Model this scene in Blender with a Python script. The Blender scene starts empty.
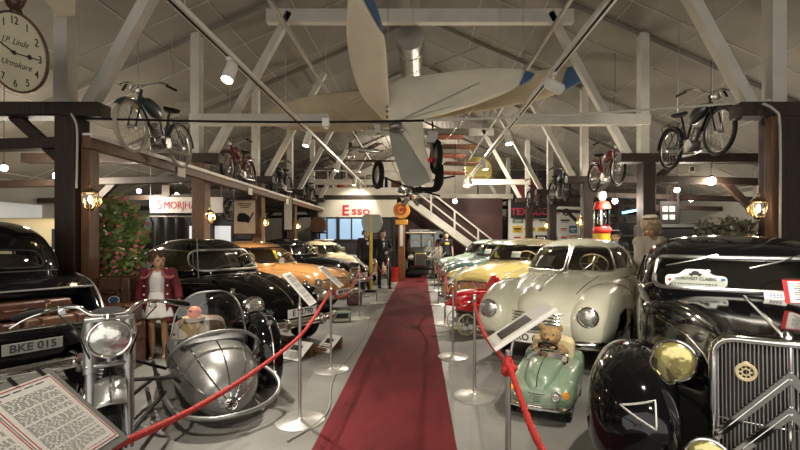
import bpy, math, random
from mathutils import Vector, Matrix
from mathutils.bvhtree import BVHTree
random.seed(7)
SC = bpy.context.scene
COL = SC.collection
PI = math.pi
F = 420.0                      # focal length in pixels of the 800 px wide frame

def at(px, py, Y):
    """world point seen at pixel (px, py) at distance Y down the hall"""
    return Vector(((px - 420) * Y / F, Y, 1.5 - (py - 239) * Y / F))

# ------------------------------------------------------------------ objects
def setp(o, label=None, cat=None, group=None, kind=None):
    if label: o['label'] = label
    if cat: o['category'] = cat
    if group: o['group'] = group
    if kind: o['kind'] = kind
    return o

def thing(name, label, cat, loc=(0, 0, 0), rz=0.0, group=None):
    o = bpy.data.objects.new(name, None)
    o.empty_display_size = 0.1
    COL.objects.link(o)
    o.location = loc
    o.rotation_euler = (0, 0, rz)
    return setp(o, label, cat, group)

def copy_tree(o, parent=None, label=None):
    c = o.copy()
    COL.objects.link(c)
    c.parent = parent
    if label: c['label'] = label
    for ch in list(o.children):
        copy_tree(ch, c)
    return c

def crv(a, b, c, d, t):
    return 0.5 * ((2 * b) + (c - a) * t + (2 * a - 5 * b + 4 * c - d) * t * t + (3 * b - a - 3 * c + d) * t ** 3)

def smooth_rows(rows, k):
    """Catmull-Rom through rows of numbers, k steps per span"""
    out = []
    n = len(rows)
    for i in range(n - 1):
        r0, r1, r2, r3 = rows[max(i - 1, 0)], rows[i], rows[i + 1], rows[min(i + 2, n - 1)]
        for j in range(k):
            t = j / k
            out.append(tuple(crv(a, b, c, d, t) for a, b, c, d in zip(r0, r1, r2, r3)))
    out.append(tuple(rows[-1]))
    return out

def spc(c, e):
    return math.copysign(abs(c) ** (2.0 / e), c)

def frames(pts, closed):
    n = len(pts)
    tans = []
    for i in range(n):
        a = pts[(i - 1) % n] if (closed or i > 0) else pts[i]
        b = pts[(i + 1) % n] if (closed or i < n - 1) else pts[i]
        t = (b - a)
        tans.append(t.normalized() if t.length > 1e-9 else Vector((0, 0, 1)))
    up = Vector((0, 0, 1)) if abs(tans[0].z) < 0.9 else Vector((1, 0, 0))
    u = tans[0].cross(up).normalized()
    res = []
    for t in tans:
        u = (u - t * u.dot(t))
        if u.length < 1e-6:
            u = t.orthogonal()
        u.normalize()
        res.append((u, t.cross(u)))
    return res

def axis_mat(o, d):
    d = Vector(d).normalized()
    return Matrix.Translation(Vector(o)) @ d.to_track_quat('Z', 'Y').to_matrix().to_4x4()

def T(x, y, z): return Matrix.Translation((x, y, z))
def RX(a): return Matrix.Rotation(a, 4, 'X')
def RY(a): return Matrix.Rotation(a, 4, 'Y')
def RZ(a): return Matrix.Rotation(a, 4, 'Z')
def SCL(x, y, z): return Matrix.Diagonal((x, y, z, 1))

class MB:
    def __init__(self, M=None):
        self.v = []; self.f = []; self.M = M or Matrix()
    def add(self, vs, fs, M=None):
        M = self.M @ M if M is not None else self.M
        b = len(self.v)
        self.v += [M @ Vector(p) for p in vs]
        self.f += [tuple(i + b for i in f) for f in fs]
        return self
    def box(self, c, s, M=None):
        x, y, z = c; a, b, d = s[0] / 2, s[1] / 2, s[2] / 2
        vs = [(x + i * a, y + j * b, z + k * d) for i in (-1, 1) for j in (-1, 1) for k in (-1, 1)]
        return self.add(vs, [(0, 1, 3, 2), (4, 6, 7, 5), (0, 4, 5, 1), (2, 3, 7, 6), (0, 2, 6, 4), (1, 5, 7, 3)], M)
    def bar(self, p, q, w, h, up=(0, 0, 1)):
        """rectangular bar from p to q, w wide, h tall"""
        p, q = Vector(p), Vector(q)
        t = (q - p).normalized(); up = Vector(up)
        s = t.cross(up)
        if s.length < 1e-4: s = t.cross(Vector((1, 0, 0)))
        s.normalize(); u = s.cross(t)
        vs = [e + s * (i * w / 2) + u * (j * h / 2) for e in (p, q) for i in (-1, 1) for j in (-1, 1)]
        return self.add(vs, [(0, 1, 3, 2), (4, 6, 7, 5), (0, 4, 5, 1), (2, 3, 7, 6), (0, 2, 6, 4), (1, 5, 7, 3)])
    def tube(self, pts, r, n=8, closed=False, cap=True, sm=0, flat=1.0):
        pts = [Vector(p) for p in pts]
        rs = list(r) if isinstance(r, (list, tuple)) else [r] * len(pts)
        if sm:
            if closed:
                m = len(pts); np_, nr = [], []
                for i in range(m):
                    for j in range(sm):
                        t = j / sm
                        np_.append(Vector([crv(pts[i - 1][k], pts[i][k], pts[(i + 1) % m][k], pts[(i + 2) % m][k], t) for k in range(3)]))
                        nr.append(rs[i])
                pts, rs = np_, nr
            else:
                rows = smooth_rows([(p.x, p.y, p.z, q) for p, q in zip(pts, rs)], sm)
                pts = [Vector(a[:3]) for a in rows]; rs = [a[3] for a in rows]
        fr = frames(pts, closed)
        vs = []
        for p, q, (u, w) in zip(pts, rs, fr):
            for j in range(n):
                a = 2 * PI * j / n
                vs.append(p + (u * math.cos(a) + w * (math.sin(a) * flat)) * q)
        m = len(pts); fs = []
        for i in range(m if closed else m - 1):
            for j in range(n):
                a, b = i * n, ((i + 1) % m) * n
                fs.append((a + j, a + (j + 1) % n, b + (j + 1) % n, b + j))
        if cap and not closed:
            fs.append(tuple(range(n))[::-1]); fs.append(tuple((m - 1) * n + j for j in range(n)))
        return self.add(vs, fs)
    def lathe(self, prof, o=(0, 0, 0), d=(0, 0, 1), n=24, M=None):
        A = axis_mat(o, d)
        if M is not None: A = M @ A
        vs = [A @ Vector((r * math.cos(2 * PI * j / n), r * math.sin(2 * PI * j / n), h)) for r, h in prof for j in range(n)]
        fs = []
        for i in range(len(prof) - 1):
            for j in range(n):
                fs.append((i * n + j, i * n + (j + 1) % n, (i + 1) * n + (j + 1) % n, (i + 1) * n + j))
        if prof[0][0] > 1e-5: fs.append(tuple(range(n))[::-1])
        if prof[-1][0] > 1e-5: fs.append(tuple((len(prof) - 1) * n + j for j in range(n)))
        return self.add(vs, fs)
    def cyl(self, p, q, r, n=12, r2=None):
        p, q = Vector(p), Vector(q)
        return self.lathe([(r, 0), (r if r2 is None else r2, (q - p).length)], p, q - p, n)
    def torus(self, o, d, R, r, n=32, m=8, flat=1.0):
        A = axis_mat(o, d)
        pr = [(R + r * math.cos(2 * PI * k / m), r * flat * math.sin(2 * PI * k / m)) for k in range(m)]
        vs = [A @ Vector((a * math.cos(2 * PI * j / n), a * math.sin(2 * PI * j / n), h)) for a, h in pr for j in range(n)]
        fs = [(i * n + j, i * n + (j + 1) % n, ((i + 1) % m) * n + (j + 1) % n, ((i + 1) % m) * n + j) for i in range(m) for j in range(n)]
        return self.add(vs, fs)
    def ell(self, c, r, n=16, M=None):
        m = max(6, n // 2)
        vs = []
        for i in range(m + 1):
            p = PI * i / m
            for j in range(n):
                a = 2 * PI * j / n
                vs.append((c[0] + r[0] * math.sin(p) * math.cos(a), c[1] + r[1] * math.sin(p) * math.sin(a), c[2] + r[2] * math.cos(p)))
        fs = [(i * n + j, (i + 1) * n + j, (i + 1) * n + (j + 1) % n, i * n + (j + 1) % n) for i in range(m) for j in range(n)]
        return self.add(vs, fs, M)
    def prism(self, poly, depth, M=None):
        """polygon in local XY, thickened along +Z by depth"""
        n = len(poly)
        vs = [(x, y, 0) for x, y in poly] + [(x, y, depth) for x, y in poly]
        fs = [tuple(range(n))[::-1], tuple(range(n, 2 * n))] + [(i, (i + 1) % n, n + (i + 1) % n, n + i) for i in range(n)]
        return self.add(vs, fs, M)
    def loft(self, st, n=32, k=4, cut=None, side=1):
        """st rows: x, yc, halfwidth, zlo, zhi, exponent; sections across x"""
        rows = smooth_rows(st, k)
        vs = []
        for x, yc, w, zl, zh, e in rows:
            w = max(w, 0.001); h = max((zh - zl) / 2, 0.001); zc = (zh + zl) / 2; e = max(e, 1.6)
            for j in range(n):
                a = 2 * PI * (j + 0.5) / n
                vs.append((x, side * (yc + w * spc(math.cos(a), e)), zc + h * spc(math.sin(a), e)))
        fs = []
        m = len(rows)
        for i in range(m - 1):
            for j in range(n):
                q = (i * n + j, i * n + (j + 1) % n, (i + 1) * n + (j + 1) % n, (i + 1) * n + j)
                if cut:
                    c = sum((Vector(vs[t]) for t in q), Vector()) / 4
                    if cut(c): continue
                fs.append(q)
        fs.append(tuple(range(n))[::-1]); fs.append(tuple((m - 1) * n + j for j in range(n)))
        return self.add(vs, fs)
    def sheet(self, grid, thick=0.0):
        """grid of points [rows][cols]; optional thickness along normal by solid offset"""
        R, Cn = len(grid), len(grid[0])
        vs = [p for row in grid for p in row]
        fs = [(i * Cn + j, i * Cn + j + 1, (i + 1) * Cn + j + 1, (i + 1) * Cn + j) for i in range(R - 1) for j in range(Cn - 1)]
        return self.add(vs, fs)
    def build(self, name, mat, parent=None, angle=40, bevel=0.0, solid=0.0, sub=0, loc=None):
        me = bpy.data.meshes.new(name)
        me.from_pydata([tuple(p) for p in self.v], [], self.f)
        me.validate()
        import bmesh
        bm = bmesh.new(); bm.from_mesh(me)
        bmesh.ops.remove_doubles(bm, verts=bm.verts, dist=1e-5)
        bmesh.ops.recalc_face_normals(bm, faces=bm.faces)
        bm.to_mesh(me); bm.free()
        for p in me.polygons: p.use_smooth = True
        if angle is not None: me.set_sharp_from_angle(angle=math.radians(angle))
        o = bpy.data.objects.new(name, me)
        if mat: me.materials.append(mat)
        COL.objects.link(o)
        if parent: o.parent = parent
        if solid:
            md = o.modifiers.new('s', 'SOLIDIFY'); md.thickness = solid; md.offset = 0
        if bevel:
            md = o.modifiers.new('b', 'BEVEL'); md.width = bevel; md.segments = 2; md.limit_method = 'ANGLE'; md.angle_limit = math.radians(40)
            md.harden_normals = False
        if sub:
            md = o.modifiers.new('u', 'SUBSURF'); md.levels = sub; md.render_levels = sub
        if loc: o.location = loc
        return o

def text(name, s, size, M, mat, parent=None, ext=0.002, align='CENTER', shear=0.0, bold=0.0, sx=1.0):
    cu = bpy.data.curves.new(name, 'FONT')
    cu.body = s; cu.size = size; cu.extrude = ext; cu.align_x = align; cu.align_y = 'CENTER'
    cu.shear = shear; cu.offset = bold; cu.resolution_u = 3
    tmp = bpy.data.objects.new(name, cu); COL.objects.link(tmp)
    me = bpy.data.meshes.new_from_object(tmp)
    bpy.data.objects.remove(tmp)
    me.name = name
    me.transform(M @ SCL(sx, 1, 1))
    me.materials.clear(); me.materials.append(mat)
    o = bpy.data.objects.new(name, me); COL.objects.link(o)
    if parent: o.parent = parent
    return o

# ------------------------------------------------------------------ materials
MATS = {}
def mat(name, col, rough=0.5, metal=0.0, coat=0.0, noise=0.0, nscale=8.0, bump=0.0, bscale=60.0, emit=None, es=0.0, alpha=1.0, spec=None, sheen=0.0, trans=0.0, col2=None, stretch=None):
    m = bpy.data.materials.new(name); m.use_nodes = True
    nt = m.node_tree; b = nt.nodes['Principled BSDF']
    b.inputs['Base Color'].default_value = (*col, 1)
    b.inputs['Roughness'].default_value = rough
    b.inputs['Metallic'].default_value = metal
    b.inputs['Coat Weight'].default_value = coat
    b.inputs['Coat Roughness'].default_value = 0.03
    if spec is not None: b.inputs['Specular IOR Level'].default_value = spec
    if sheen: b.inputs['Sheen Weight'].default_value = sheen
    if trans: b.inputs['Transmission Weight'].default_value = trans
    if emit: b.inputs['Emission Color'].default_value = (*emit, 1); b.inputs['Emission Strength'].default_value = es
    b.inputs['Alpha'].default_value = alpha
    tc = None
    if noise or bump:
        tc = nt.nodes.new('ShaderNodeTexCoord')
        src = tc.outputs['Object']
        if stretch:
            mp = nt.nodes.new('ShaderNodeMapping'); mp.inputs['Scale'].default_value = stretch
            nt.links.new(src, mp.inputs['Vector']); src = mp.outputs['Vector']
    if noise:
        n = nt.nodes.new('ShaderNodeTexNoise'); n.inputs['Scale'].default_value = nscale; n.inputs['Detail'].default_value = 5
        r = nt.nodes.new('ShaderNodeMix'); r.data_type = 'RGBA'
        c2 = col2 or tuple(c * (1 - noise) for c in col)
        r.inputs[6].default_value = (*col, 1); r.inputs[7].default_value = (*c2, 1)
        rp = nt.nodes.new('ShaderNodeMapRange'); rp.inputs[1].default_value = 0.35; rp.inputs[2].default_value = 0.65
        nt.links.new(src, n.inputs['Vector']); nt.links.new(n.outputs['Fac'], rp.inputs[0])
        nt.links.new(rp.outputs[0], r.inputs[0]); nt.links.new(r.outputs[2], b.inputs['Base Color'])
    if bump:
        n2 = nt.nodes.new('ShaderNodeTexNoise'); n2.inputs['Scale'].default_value = bscale
        bp = nt.nodes.new('ShaderNodeBump'); bp.inputs['Strength'].default_value = bump; bp.inputs['Distance'].default_value = 0.01
        nt.links.new(src, n2.inputs['Vector']); nt.links.new(n2.outputs['Fac'], bp.inputs['Height'])
        nt.links.new(bp.outputs['Normal'], b.inputs['Normal'])
    MATS[name] = m
    return m

def glass_mat(name, tint, gloss=0.06):
    m = bpy.data.materials.new(name); m.use_nodes = True
    nt = m.node_tree; nt.nodes.clear()
    out = nt.nodes.new('ShaderNodeOutputMaterial'); mx = nt.nodes.new('ShaderNodeMixShader')
    tr = nt.nodes.new('ShaderNodeBsdfTransparent'); tr.inputs[0].default_value = (*tint, 1)
    gl = nt.nodes.new('ShaderNodeBsdfGlossy'); gl.inputs['Roughness'].default_value = 0.02
    lw = nt.nodes.new('ShaderNodeFresnel'); lw.inputs[0].default_value = 1.5
    ad = nt.nodes.new('ShaderNodeMath'); ad.operation = 'ADD'; ad.inputs[1].default_value = gloss; ad.use_clamp = True
    nt.links.new(lw.outputs[0], ad.inputs[0]); nt.links.new(ad.outputs[0], mx.inputs[0])
    nt.links.new(tr.outputs[0], mx.inputs[1]); nt.links.new(gl.outputs[0], mx.inputs[2]); nt.links.new(mx.outputs[0], out.inputs[0])
    return m

black = mat('black_paint', (0.003, 0.003, 0.0035), 0.07, spec=0.42)
black2 = mat('black_metal', (0.008, 0.008, 0.009), 0.4, spec=0.35)
blackmat = mat('black_matte', (0.012, 0.011, 0.011), 0.85, spec=0.2)
chrome = mat('chrome', (0.78, 0.77, 0.74), 0.09, 1.0)
steel = mat('brushed_steel', (0.55, 0.54, 0.52), 0.32, 1.0)
darksteel = mat('engine_metal', (0.25, 0.24, 0.22), 0.35, 0.9)
rubber = mat('rubber', (0.009, 0.009, 0.009), 0.75, bump=0.15, spec=0.25)
glass = glass_mat('window_glass', (0.82, 0.86, 0.84))
clearglass = glass_mat('clear_glass', (0.93, 0.93, 0.92), 0.05)
lens = mat('lamp_glass', (0.62, 0.62, 0.58), 0.18, 0.8, coat=1.0, bump=0.35, bscale=22)
lensy = mat('yellow_lamp_glass', (0.60, 0.53, 0.20), 0.15, 0.7, coat=1.0, bump=0.35, bscale=30)
lenso = mat('orange_lamp_glass', (0.9, 0.36, 0.02), 0.2, coat=1.0)
cream = mat('cream_paint', (0.62, 0.615, 0.48), 0.22, coat=1.0)
ivory = mat('ivory_paint', (0.66, 0.56, 0.34), 0.25, coat=1.0)
yellow = mat('yellow_paint', (0.52, 0.42, 0.15), 0.22, coat=1.0)
teal = mat('teal_paint', (0.085, 0.16, 0.14), 0.2, coat=1.0)
teal2 = mat('pale_teal_paint', (0.24, 0.32, 0.26), 0.2, coat=1.0)
orange = mat('orange_paint', (0.56, 0.27, 0.085), 0.25, coat=1.0)
sage = mat('sage_green_paint', (0.19, 0.265, 0.18), 0.3, coat=0.8)
silver = mat('silver_paint', (0.27, 0.27, 0.26), 0.33, 0.7, coat=0.6)
redp = mat('red_paint', (0.55, 0.012, 0.02), 0.22, coat=1.0)
maroonp = mat('maroon_paint', (0.12, 0.012, 0.015), 0.25, coat=0.8)
greenp = mat('dark_green_paint', (0.03, 0.06, 0.05), 0.3, coat=0.6)
seatm = mat('seat_leather', (0.10, 0.065, 0.045), 0.55, bump=0.2)
rope_m = mat('red_rope', (0.55, 0.035, 0.03), 0.7, bump=0.6, bscale=120)
white = mat('white_paint', (0.60, 0.57, 0.50), 0.55, noise=0.12, nscale=3)
whiteb = mat('white_enamel', (0.78, 0.76, 0.70), 0.35)
paper = mat('paper', (0.82, 0.80, 0.74), 0.7)
ink = mat('ink', (0.02, 0.02, 0.025), 0.7)
redink = mat('red_ink', (0.50, 0.02, 0.03), 0.6)
pinkink = mat('magenta_red_ink', (0.55, 0.02, 0.07), 0.6)
blueink = mat('blue_paint', (0.05, 0.13, 0.26), 0.5)
darkwood = mat('dark_brown_timber', (0.040, 0.022, 0.014), 0.6, noise=0.5, nscale=5, stretch=(8, 8, 0.6), bump=0.2, bscale=30)
brownwood = mat('brown_timber', (0.17, 0.085, 0.042), 0.55, noise=0.4, nscale=5, stretch=(10, 10, 0.7))
greytimber = mat('grey_painted_timber', (0.42, 0.39, 0.33), 0.65, noise=0.2, nscale=4)
leather = mat('brown_leather', (0.075, 0.028, 0.015), 0.4, noise=0.5, nscale=9, bump=0.3)
leather2 = mat('tan_leather', (0.125, 0.062, 0.033), 0.45, noise=0.4, nscale=9, bump=0.3)
canvas_c = mat('aged_cream_fabric', (0.84, 0.78, 0.62), 0.75, noise=0.10, nscale=2.5)
canvas_t = mat('tan_aged_fabric', (0.56, 0.47, 0.32), 0.8, noise=0.15, nscale=2.5)
plexi = mat('grey_fabric', (0.40, 0.40, 0.34), 0.5, noise=0.15, nscale=3)
duct = mat('galvanised_duct', (0.38, 0.37, 0.33), 0.38, 0.8)
skin = mat('mannequin_skin', (0.50, 0.27, 0.14), 0.4)
skinp = mat('pale_skin', (0.55, 0.36, 0.25), 0.45)
hairb = mat('brown_hair', (0.10, 0.045, 0.02), 0.6, noise=0.6, nscale=30, bump=0.8, bscale=50)
hairbl = mat('blond_hair', (0.42, 0.30, 0.18), 0.6, noise=0.5, nscale=30, bump=0.8, bscale=50)
coatred = mat('burgundy_cloth', (0.13, 0.010, 0.02), 0.8, bump=0.3)
clothw = mat('white_cloth', (0.70, 0.68, 0.64), 0.8, bump=0.3)
clothb = mat('cream_cloth', (0.55, 0.48, 0.38), 0.85, bump=0.4, bscale=40)
clothk = mat('dark_cloth', (0.018, 0.018, 0.024), 0.85)
fur = mat('teddy_fur', (0.42, 0.27, 0.12), 0.95, noise=0.4, nscale=40, bump=1.0, bscale=70)
leafm = mat('leaf', (0.30, 0.42, 0.13), 0.5, noise=0.5, nscale=6)
leaf2 = mat('dull_leaf', (0.20, 0.21, 0.13), 0.6, noise=0.5, nscale=6)
flowm = mat('pink_flower', (0.85, 0.24, 0.25), 0.6)
flowr = mat('crimson_flower', (0.35, 0.01, 0.03), 0.6)
bulb = mat('warm_bulb', (1, 1, 1), 0.5, emit=(1, 0.80, 0.50), es=60)
bulb2 = mat('lantern_bulb', (1, 1, 1), 0.5, emit=(1, 0.76, 0.45), es=9)
brass = mat('brass', (0.50, 0.36, 0.18), 0.25, 1.0)
redlight = mat('red_plastic', (0.6, 0.03, 0.02), 0.4)
yellowp = mat('yellow_enamel', (0.75, 0.52, 0.05), 0.4)
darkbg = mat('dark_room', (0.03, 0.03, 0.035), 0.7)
clockface = mat('aged_clock_face', (0.62, 0.55, 0.38), 0.5, noise=0.12, nscale=3)
grill_k = mat('radiator_core', (0.04, 0.036, 0.03), 0.6)
burlap = mat('burlap', (0.50, 0.36, 0.18), 0.9, bump=0.6)
orangeb = mat('dull_orange_fabric', (0.13, 0.035, 0.016), 0.7)
cyan = mat('cyan_tube_light', (0.1, 0.6, 0.8), 0.5, emit=(0.15, 0.75, 1), es=4)
# ------------------------------------------------------------------ the setting
def floor_material():
    m = bpy.data.materials.new('painted_concrete'); m.use_nodes = True
    nt = m.node_tree; b = nt.nodes['Principled BSDF']; L = nt.links
    tc = nt.nodes.new('ShaderNodeTexCoord')
    n1 = nt.nodes.new('ShaderNodeTexNoise'); n1.inputs['Scale'].default_value = 1.3; n1.inputs['Detail'].default_value = 8
    n2 = nt.nodes.new('ShaderNodeTexNoise'); n2.inputs['Scale'].default_value = 60; n2.inputs['Detail'].default_value = 3
    cr = nt.nodes.new('ShaderNodeValToRGB')
    cr.color_ramp.elements[0].position = 0.35; cr.color_ramp.elements[0].color = (0.19, 0.185, 0.168, 1)
    cr.color_ramp.elements[1].position = 0.65; cr.color_ramp.elements[1].color = (0.29, 0.285, 0.262, 1)
    mx = nt.nodes.new('ShaderNodeMix'); mx.data_type = 'RGBA'; mx.blend_type = 'MULTIPLY'; mx.inputs[0].default_value = 0.35
    L.new(tc.outputs['Object'], n1.inputs[0]); L.new(tc.outputs['Object'], n2.inputs[0])
    L.new(n1.outputs[0], cr.inputs[0]); L.new(cr.outputs[0], mx.inputs[6]); L.new(n2.outputs[0], mx.inputs[7])
    L.new(mx.outputs[2], b.inputs['Base Color'])
    b.inputs['Roughness'].default_value = 0.5
    return m
def carpet_material():
    m = mat('red_carpet', (0.155, 0.008, 0.012), 0.95, noise=0.25, nscale=2.2, bump=0.6, bscale=220)
    return m
ceil_m = mat('ceiling_board', (0.22, 0.200, 0.168), 0.85, noise=0.22, nscale=0.9, bump=0.1, bscale=8)
wall_m = mat('wall_board', (0.52, 0.49, 0.42), 0.8, noise=0.2, nscale=1.2)
wall_w = mat('white_wall', (0.24, 0.23, 0.205), 0.8, noise=0.1, nscale=1.2)
batten_m = mat('batten_white', (0.40, 0.37, 0.32), 0.7)

def struct(o, **k): return setp(o, kind='structure')
W = 10.0; YB = 26.0; Y0 = -6.0; EZ = 2.95; RZZ = 7.35
def roofz(x): return RZZ - (RZZ - EZ) * abs(x) / W

struct(MB().box((0, (Y0 + YB) / 2, -0.1), (2 * W, YB - Y0, 0.2)).build('floor', floor_material()))
for s, nm in ((-1, 'left'), (1, 'right')):
    mb = MB()
    mb.add([(0, Y0, RZZ), (0, YB, RZZ), (s * W, YB, EZ), (s * W, Y0, EZ), (0, Y0, RZZ + .1), (0, YB, RZZ + .1), (s * W, YB, EZ + .1), (s * W, Y0, EZ + .1)],
           [(0, 1, 2, 3), (7, 6, 5, 4), (0, 4, 5, 1), (1, 5, 6, 2), (2, 6, 7, 3), (3, 7, 4, 0)])
    struct(mb.build('ceiling', ceil_m))
    # wall: dark below, pale band above
    struct(MB().box((s * (W + .1), (Y0 + YB) / 2, EZ / 2), (.2, YB - Y0, EZ + .1)).build('wall_' + nm, wall_w))
    # seams of the ceiling boards
    b = MB()
    for i in range(1, 9):
        x = s * (i * 1.2 + .15)
        b.bar((x, Y0, roofz(x) - .008), (x, YB, roofz(x) - .008), .014, .012)
    for j in range(0, 20):
        y = Y0 + .6 + j * 1.6
        b.bar((s * .1, y, roofz(.1) - .008), (s * (W - .1), y, roofz(W - .1) - .008), .014, .012)
    struct(b.build('trim_1' if s < 0 else 'trim_2', batten_m))
# gable walls
poly = [(-W, 0), (W, 0), (W, EZ), (0, RZZ), (-W, EZ)]
struct(MB(T(0, YB + .2, 0) @ RX(PI / 2)).prism(poly, .2).build('wall_back', wall_m))
# no wall at the camera end: left out so world light fills the hall

# carpet
cp = MB()
rows = []
for i in range(60):
    y = -3 + 20.4 * i / 59
    rows.append([(-.77, y, 0.0), (-.765, y, .012), (-.25, y, .013), (.258, y, .012), (.263, y, .0)])
cp.sheet(rows)
setp(cp.build('carpet_runner', carpet_material()), 'long dark red carpet runner down the middle of the grey floor', 'carpet')

# ------------------------------------------------------------------ timber frames
ordn = ['first', 'second', 'third', 'fourth', 'fifth', 'sixth']
FY = [5.1, 8.1, 11.0, 13.9, 16.8, 20.5]
for k, Y in enumerate(FY):
    f = thing('timber_truss', ordn[k] + ' timber truss frame counted from the camera, dark brown posts below and white struts above', 'roof truss', (0, Y, 0), group='roof trusses of the hall')
    for s in (-1, 1):
        sp = 'left' if s < 0 else 'right'
        X = s * 4.3
        post_m = brownwood if (k in (1, 2, 3) and s < 0) else darkwood
        if s < 0:
            MB().box((-4.22, 0, 1.48), (.24, .24, 2.96)).build('post', post_m, f, bevel=.008)
            if k == 0: MB().box((-4.02, .02, 1.33), (.10, .16, 2.66)).build('post_cladding', brownwood, f, bevel=.006)
        else:
            MB().box((4.36, 0, 1.48), (.30 if k == 0 else .24, .26, 2.96)).build('post', post_m, f, bevel=.008)
            if k == 0: MB().box((4.18, -.1, 2.0), (.08, .1, 1.9)).build('post_cladding', brownwood, f, bevel=.006)
        # crossbeam from the outer wall to just inside the post
        MB().bar((s * 3.83, 0, 3.05), (s * 7.6, 0, 3.05), .22, .17).build('crossbeam', darkwood, f, bevel=.006)
        MB().bar((s * 4.3, 0, 2.66), (s * 9.95, 0, 2.5), .16, .13).build('aisle_beam', darkwood, f, bevel=.006)
        MB().bar((s * 4.4, .03, 2.5), (s * 4.95, .03, 3.0), .09, .12).build('brace', darkwood, f)
        MB().bar((s * 6.6, 0, 0), (s * 6.6, 0, 2.9), .2, .2, (0, 1, 0)).build('aisle_post', darkwood, f)
        MB().bar((s * 6.5, .03, 2.0), (s * 5.9, .03, 2.6), .09, .12).build('brace', darkwood, f)
        # white upper post and slanted strut
        MB().bar((s * 4.3, 0, 3.13), (s * 4.3, 0, roofz(4.3)), .17, .17, (0, 1, 0)).build('upper_post', white, f, bevel=.006)
        MB().bar((s * 4.0, 0, 3.13), (s * 2.5, 0, 5.85), .13, .14, (0, 1, 0)).build('strut', white, f, bevel=.006)
        MB().bar((s * 4.1, 0, 3.5 + 0), (s * 2.9, 0, roofz(2.9) - .02), .06, .1, (0, 1, 0)) if False else None
        # rafter under the boards
        MB().bar((0, 0, RZZ - .05), (s * 9.9, 0, roofz(9.9) - .05), .06, .08).build('rafter', ceil_m, f)
        if k in (1, 4):
            MB().bar((s * 1.74, -.12, 3.76), (s * 4.35, -.12, 3.76), .16, .20).build('hammer_beam', white, f, bevel=.006)
    if k in (1, 4): MB().bar((-2.95, 0, 5.78), (2.95, 0, 5.78), .14, .26).build('collar_beam', white, f, bevel=.006)

# ridge-parallel white purlins
for s, nm in ((-1, 'left'), (1, 'right')):
    x = s * 2.55
    setp(MB().bar((x, 3.4, 5.55), (x, YB - .1, 5.55), .06, .07).build('roof_purlin', greytimber), 'long grey purlin under the %s slope of the roof' % nm, 'beam')

# long plate joining the left posts, with a pale rope-light on it
t = thing('longitudinal_beam', 'brown beam running along the left row of posts above the lanterns', 'beam', (-3.98, 5.0, 0))
MB().bar((0, 0, 2.66), (0, 15.4, 2.66), .1, .15).build('beam', brownwood, t, bevel=.004)
MB().bar((.02, 0, 2.75), (.02, 15.4, 2.75), .12, .025).bar((.068, 0, 2.725), (.068, 15.4, 2.725), .02, .028).build('top_strip', whiteb, t)
for i, y in enumerate((1.9, 4.7, 7.4)):
    MB().box((.062, y, 2.60), (.01, .22, .16)).build('tag', paper, t)

# garland cable between first posts
pts = []
for i in range(25):
    u = i / 24
    x = -4.2 + 8.5 * u
    pts.append((x, 5.05, 2.955 + .06 * u - .10 * math.sin(PI * u) + (.16 * u * u)))
t = thing('hanging_cable', 'dark cable strung across the hall below the roof between the nearest posts', 'cable', (0, 0, 0))
MB().tube(pts[:13], .014, 6).build('dark_cable', blackmat, t)
MB().tube(pts[12:], .014, 6).build('pale_cable', white, t)
p = MB().tube([(-9, 5.0, 3.02), (-6, 5.0, 2.97), (-4.3, 5.0, 2.98)], .014, 6).build('cable', blackmat, t)
t2 = MB(); t2.box((-1.13, 5.05, 2.90), (.085, .06, .10)); t2.box((-1.13, 5.05, 2.83), (.045, .045, .03))
setp(t2.build('sensor_box', whiteb, None, bevel=.006), 'small white sensor box hanging on the dark cable', 'sensor')
setp(MB().tube([(-4.12, 4.96, 2.98), (-4.05, 4.95, 2.85), (-4.04, 4.95, 2.6), (-4.05, 4.95, 2.1)], .012, 6, sm=3).build('post_cable', white), 'pale cable looping down the nearest left post above its lantern', 'cable')
setp(MB().tube([(4.0, 4.9, 3.08), (4.14, 4.9, 3.0), (4.2, 4.9, 2.8), (4.2, 4.9, 1.62), (4.24, 4.95, 1.55)], .014, 6, sm=3).build('post_cable', white), 'pale cable running down the nearest right post', 'cable')

# ventilation duct at the ridge
t = thing('ventilation_duct', 'round galvanised ventilation duct hanging behind the blue-tipped wing', 'duct', (-.2, 0, 0))
d = MB(); pr = []
for i in range(60): pr += [(.26, i * .1), (.27, i * .1 + .05)]
d.lathe(pr, (0, 8.6, 5.6), (0, 1, 0), 20); d.build('duct_pipe', duct, t)
MB().lathe([(.01, 0), (.28, .0), (.29, .12), (.26, .14)], (0, 8.5, 5.6), (0, 1, 0), 20).build('duct_mouth', steel, t)
for y in (9, 11, 13.5): MB().torus((0, y, 5.6), (0, 1, 0), .275, .012, 20, 6).cyl((0, y, 5.87), (0, y, 7.2), .006, 6).build('hanger', steel, t)

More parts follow.
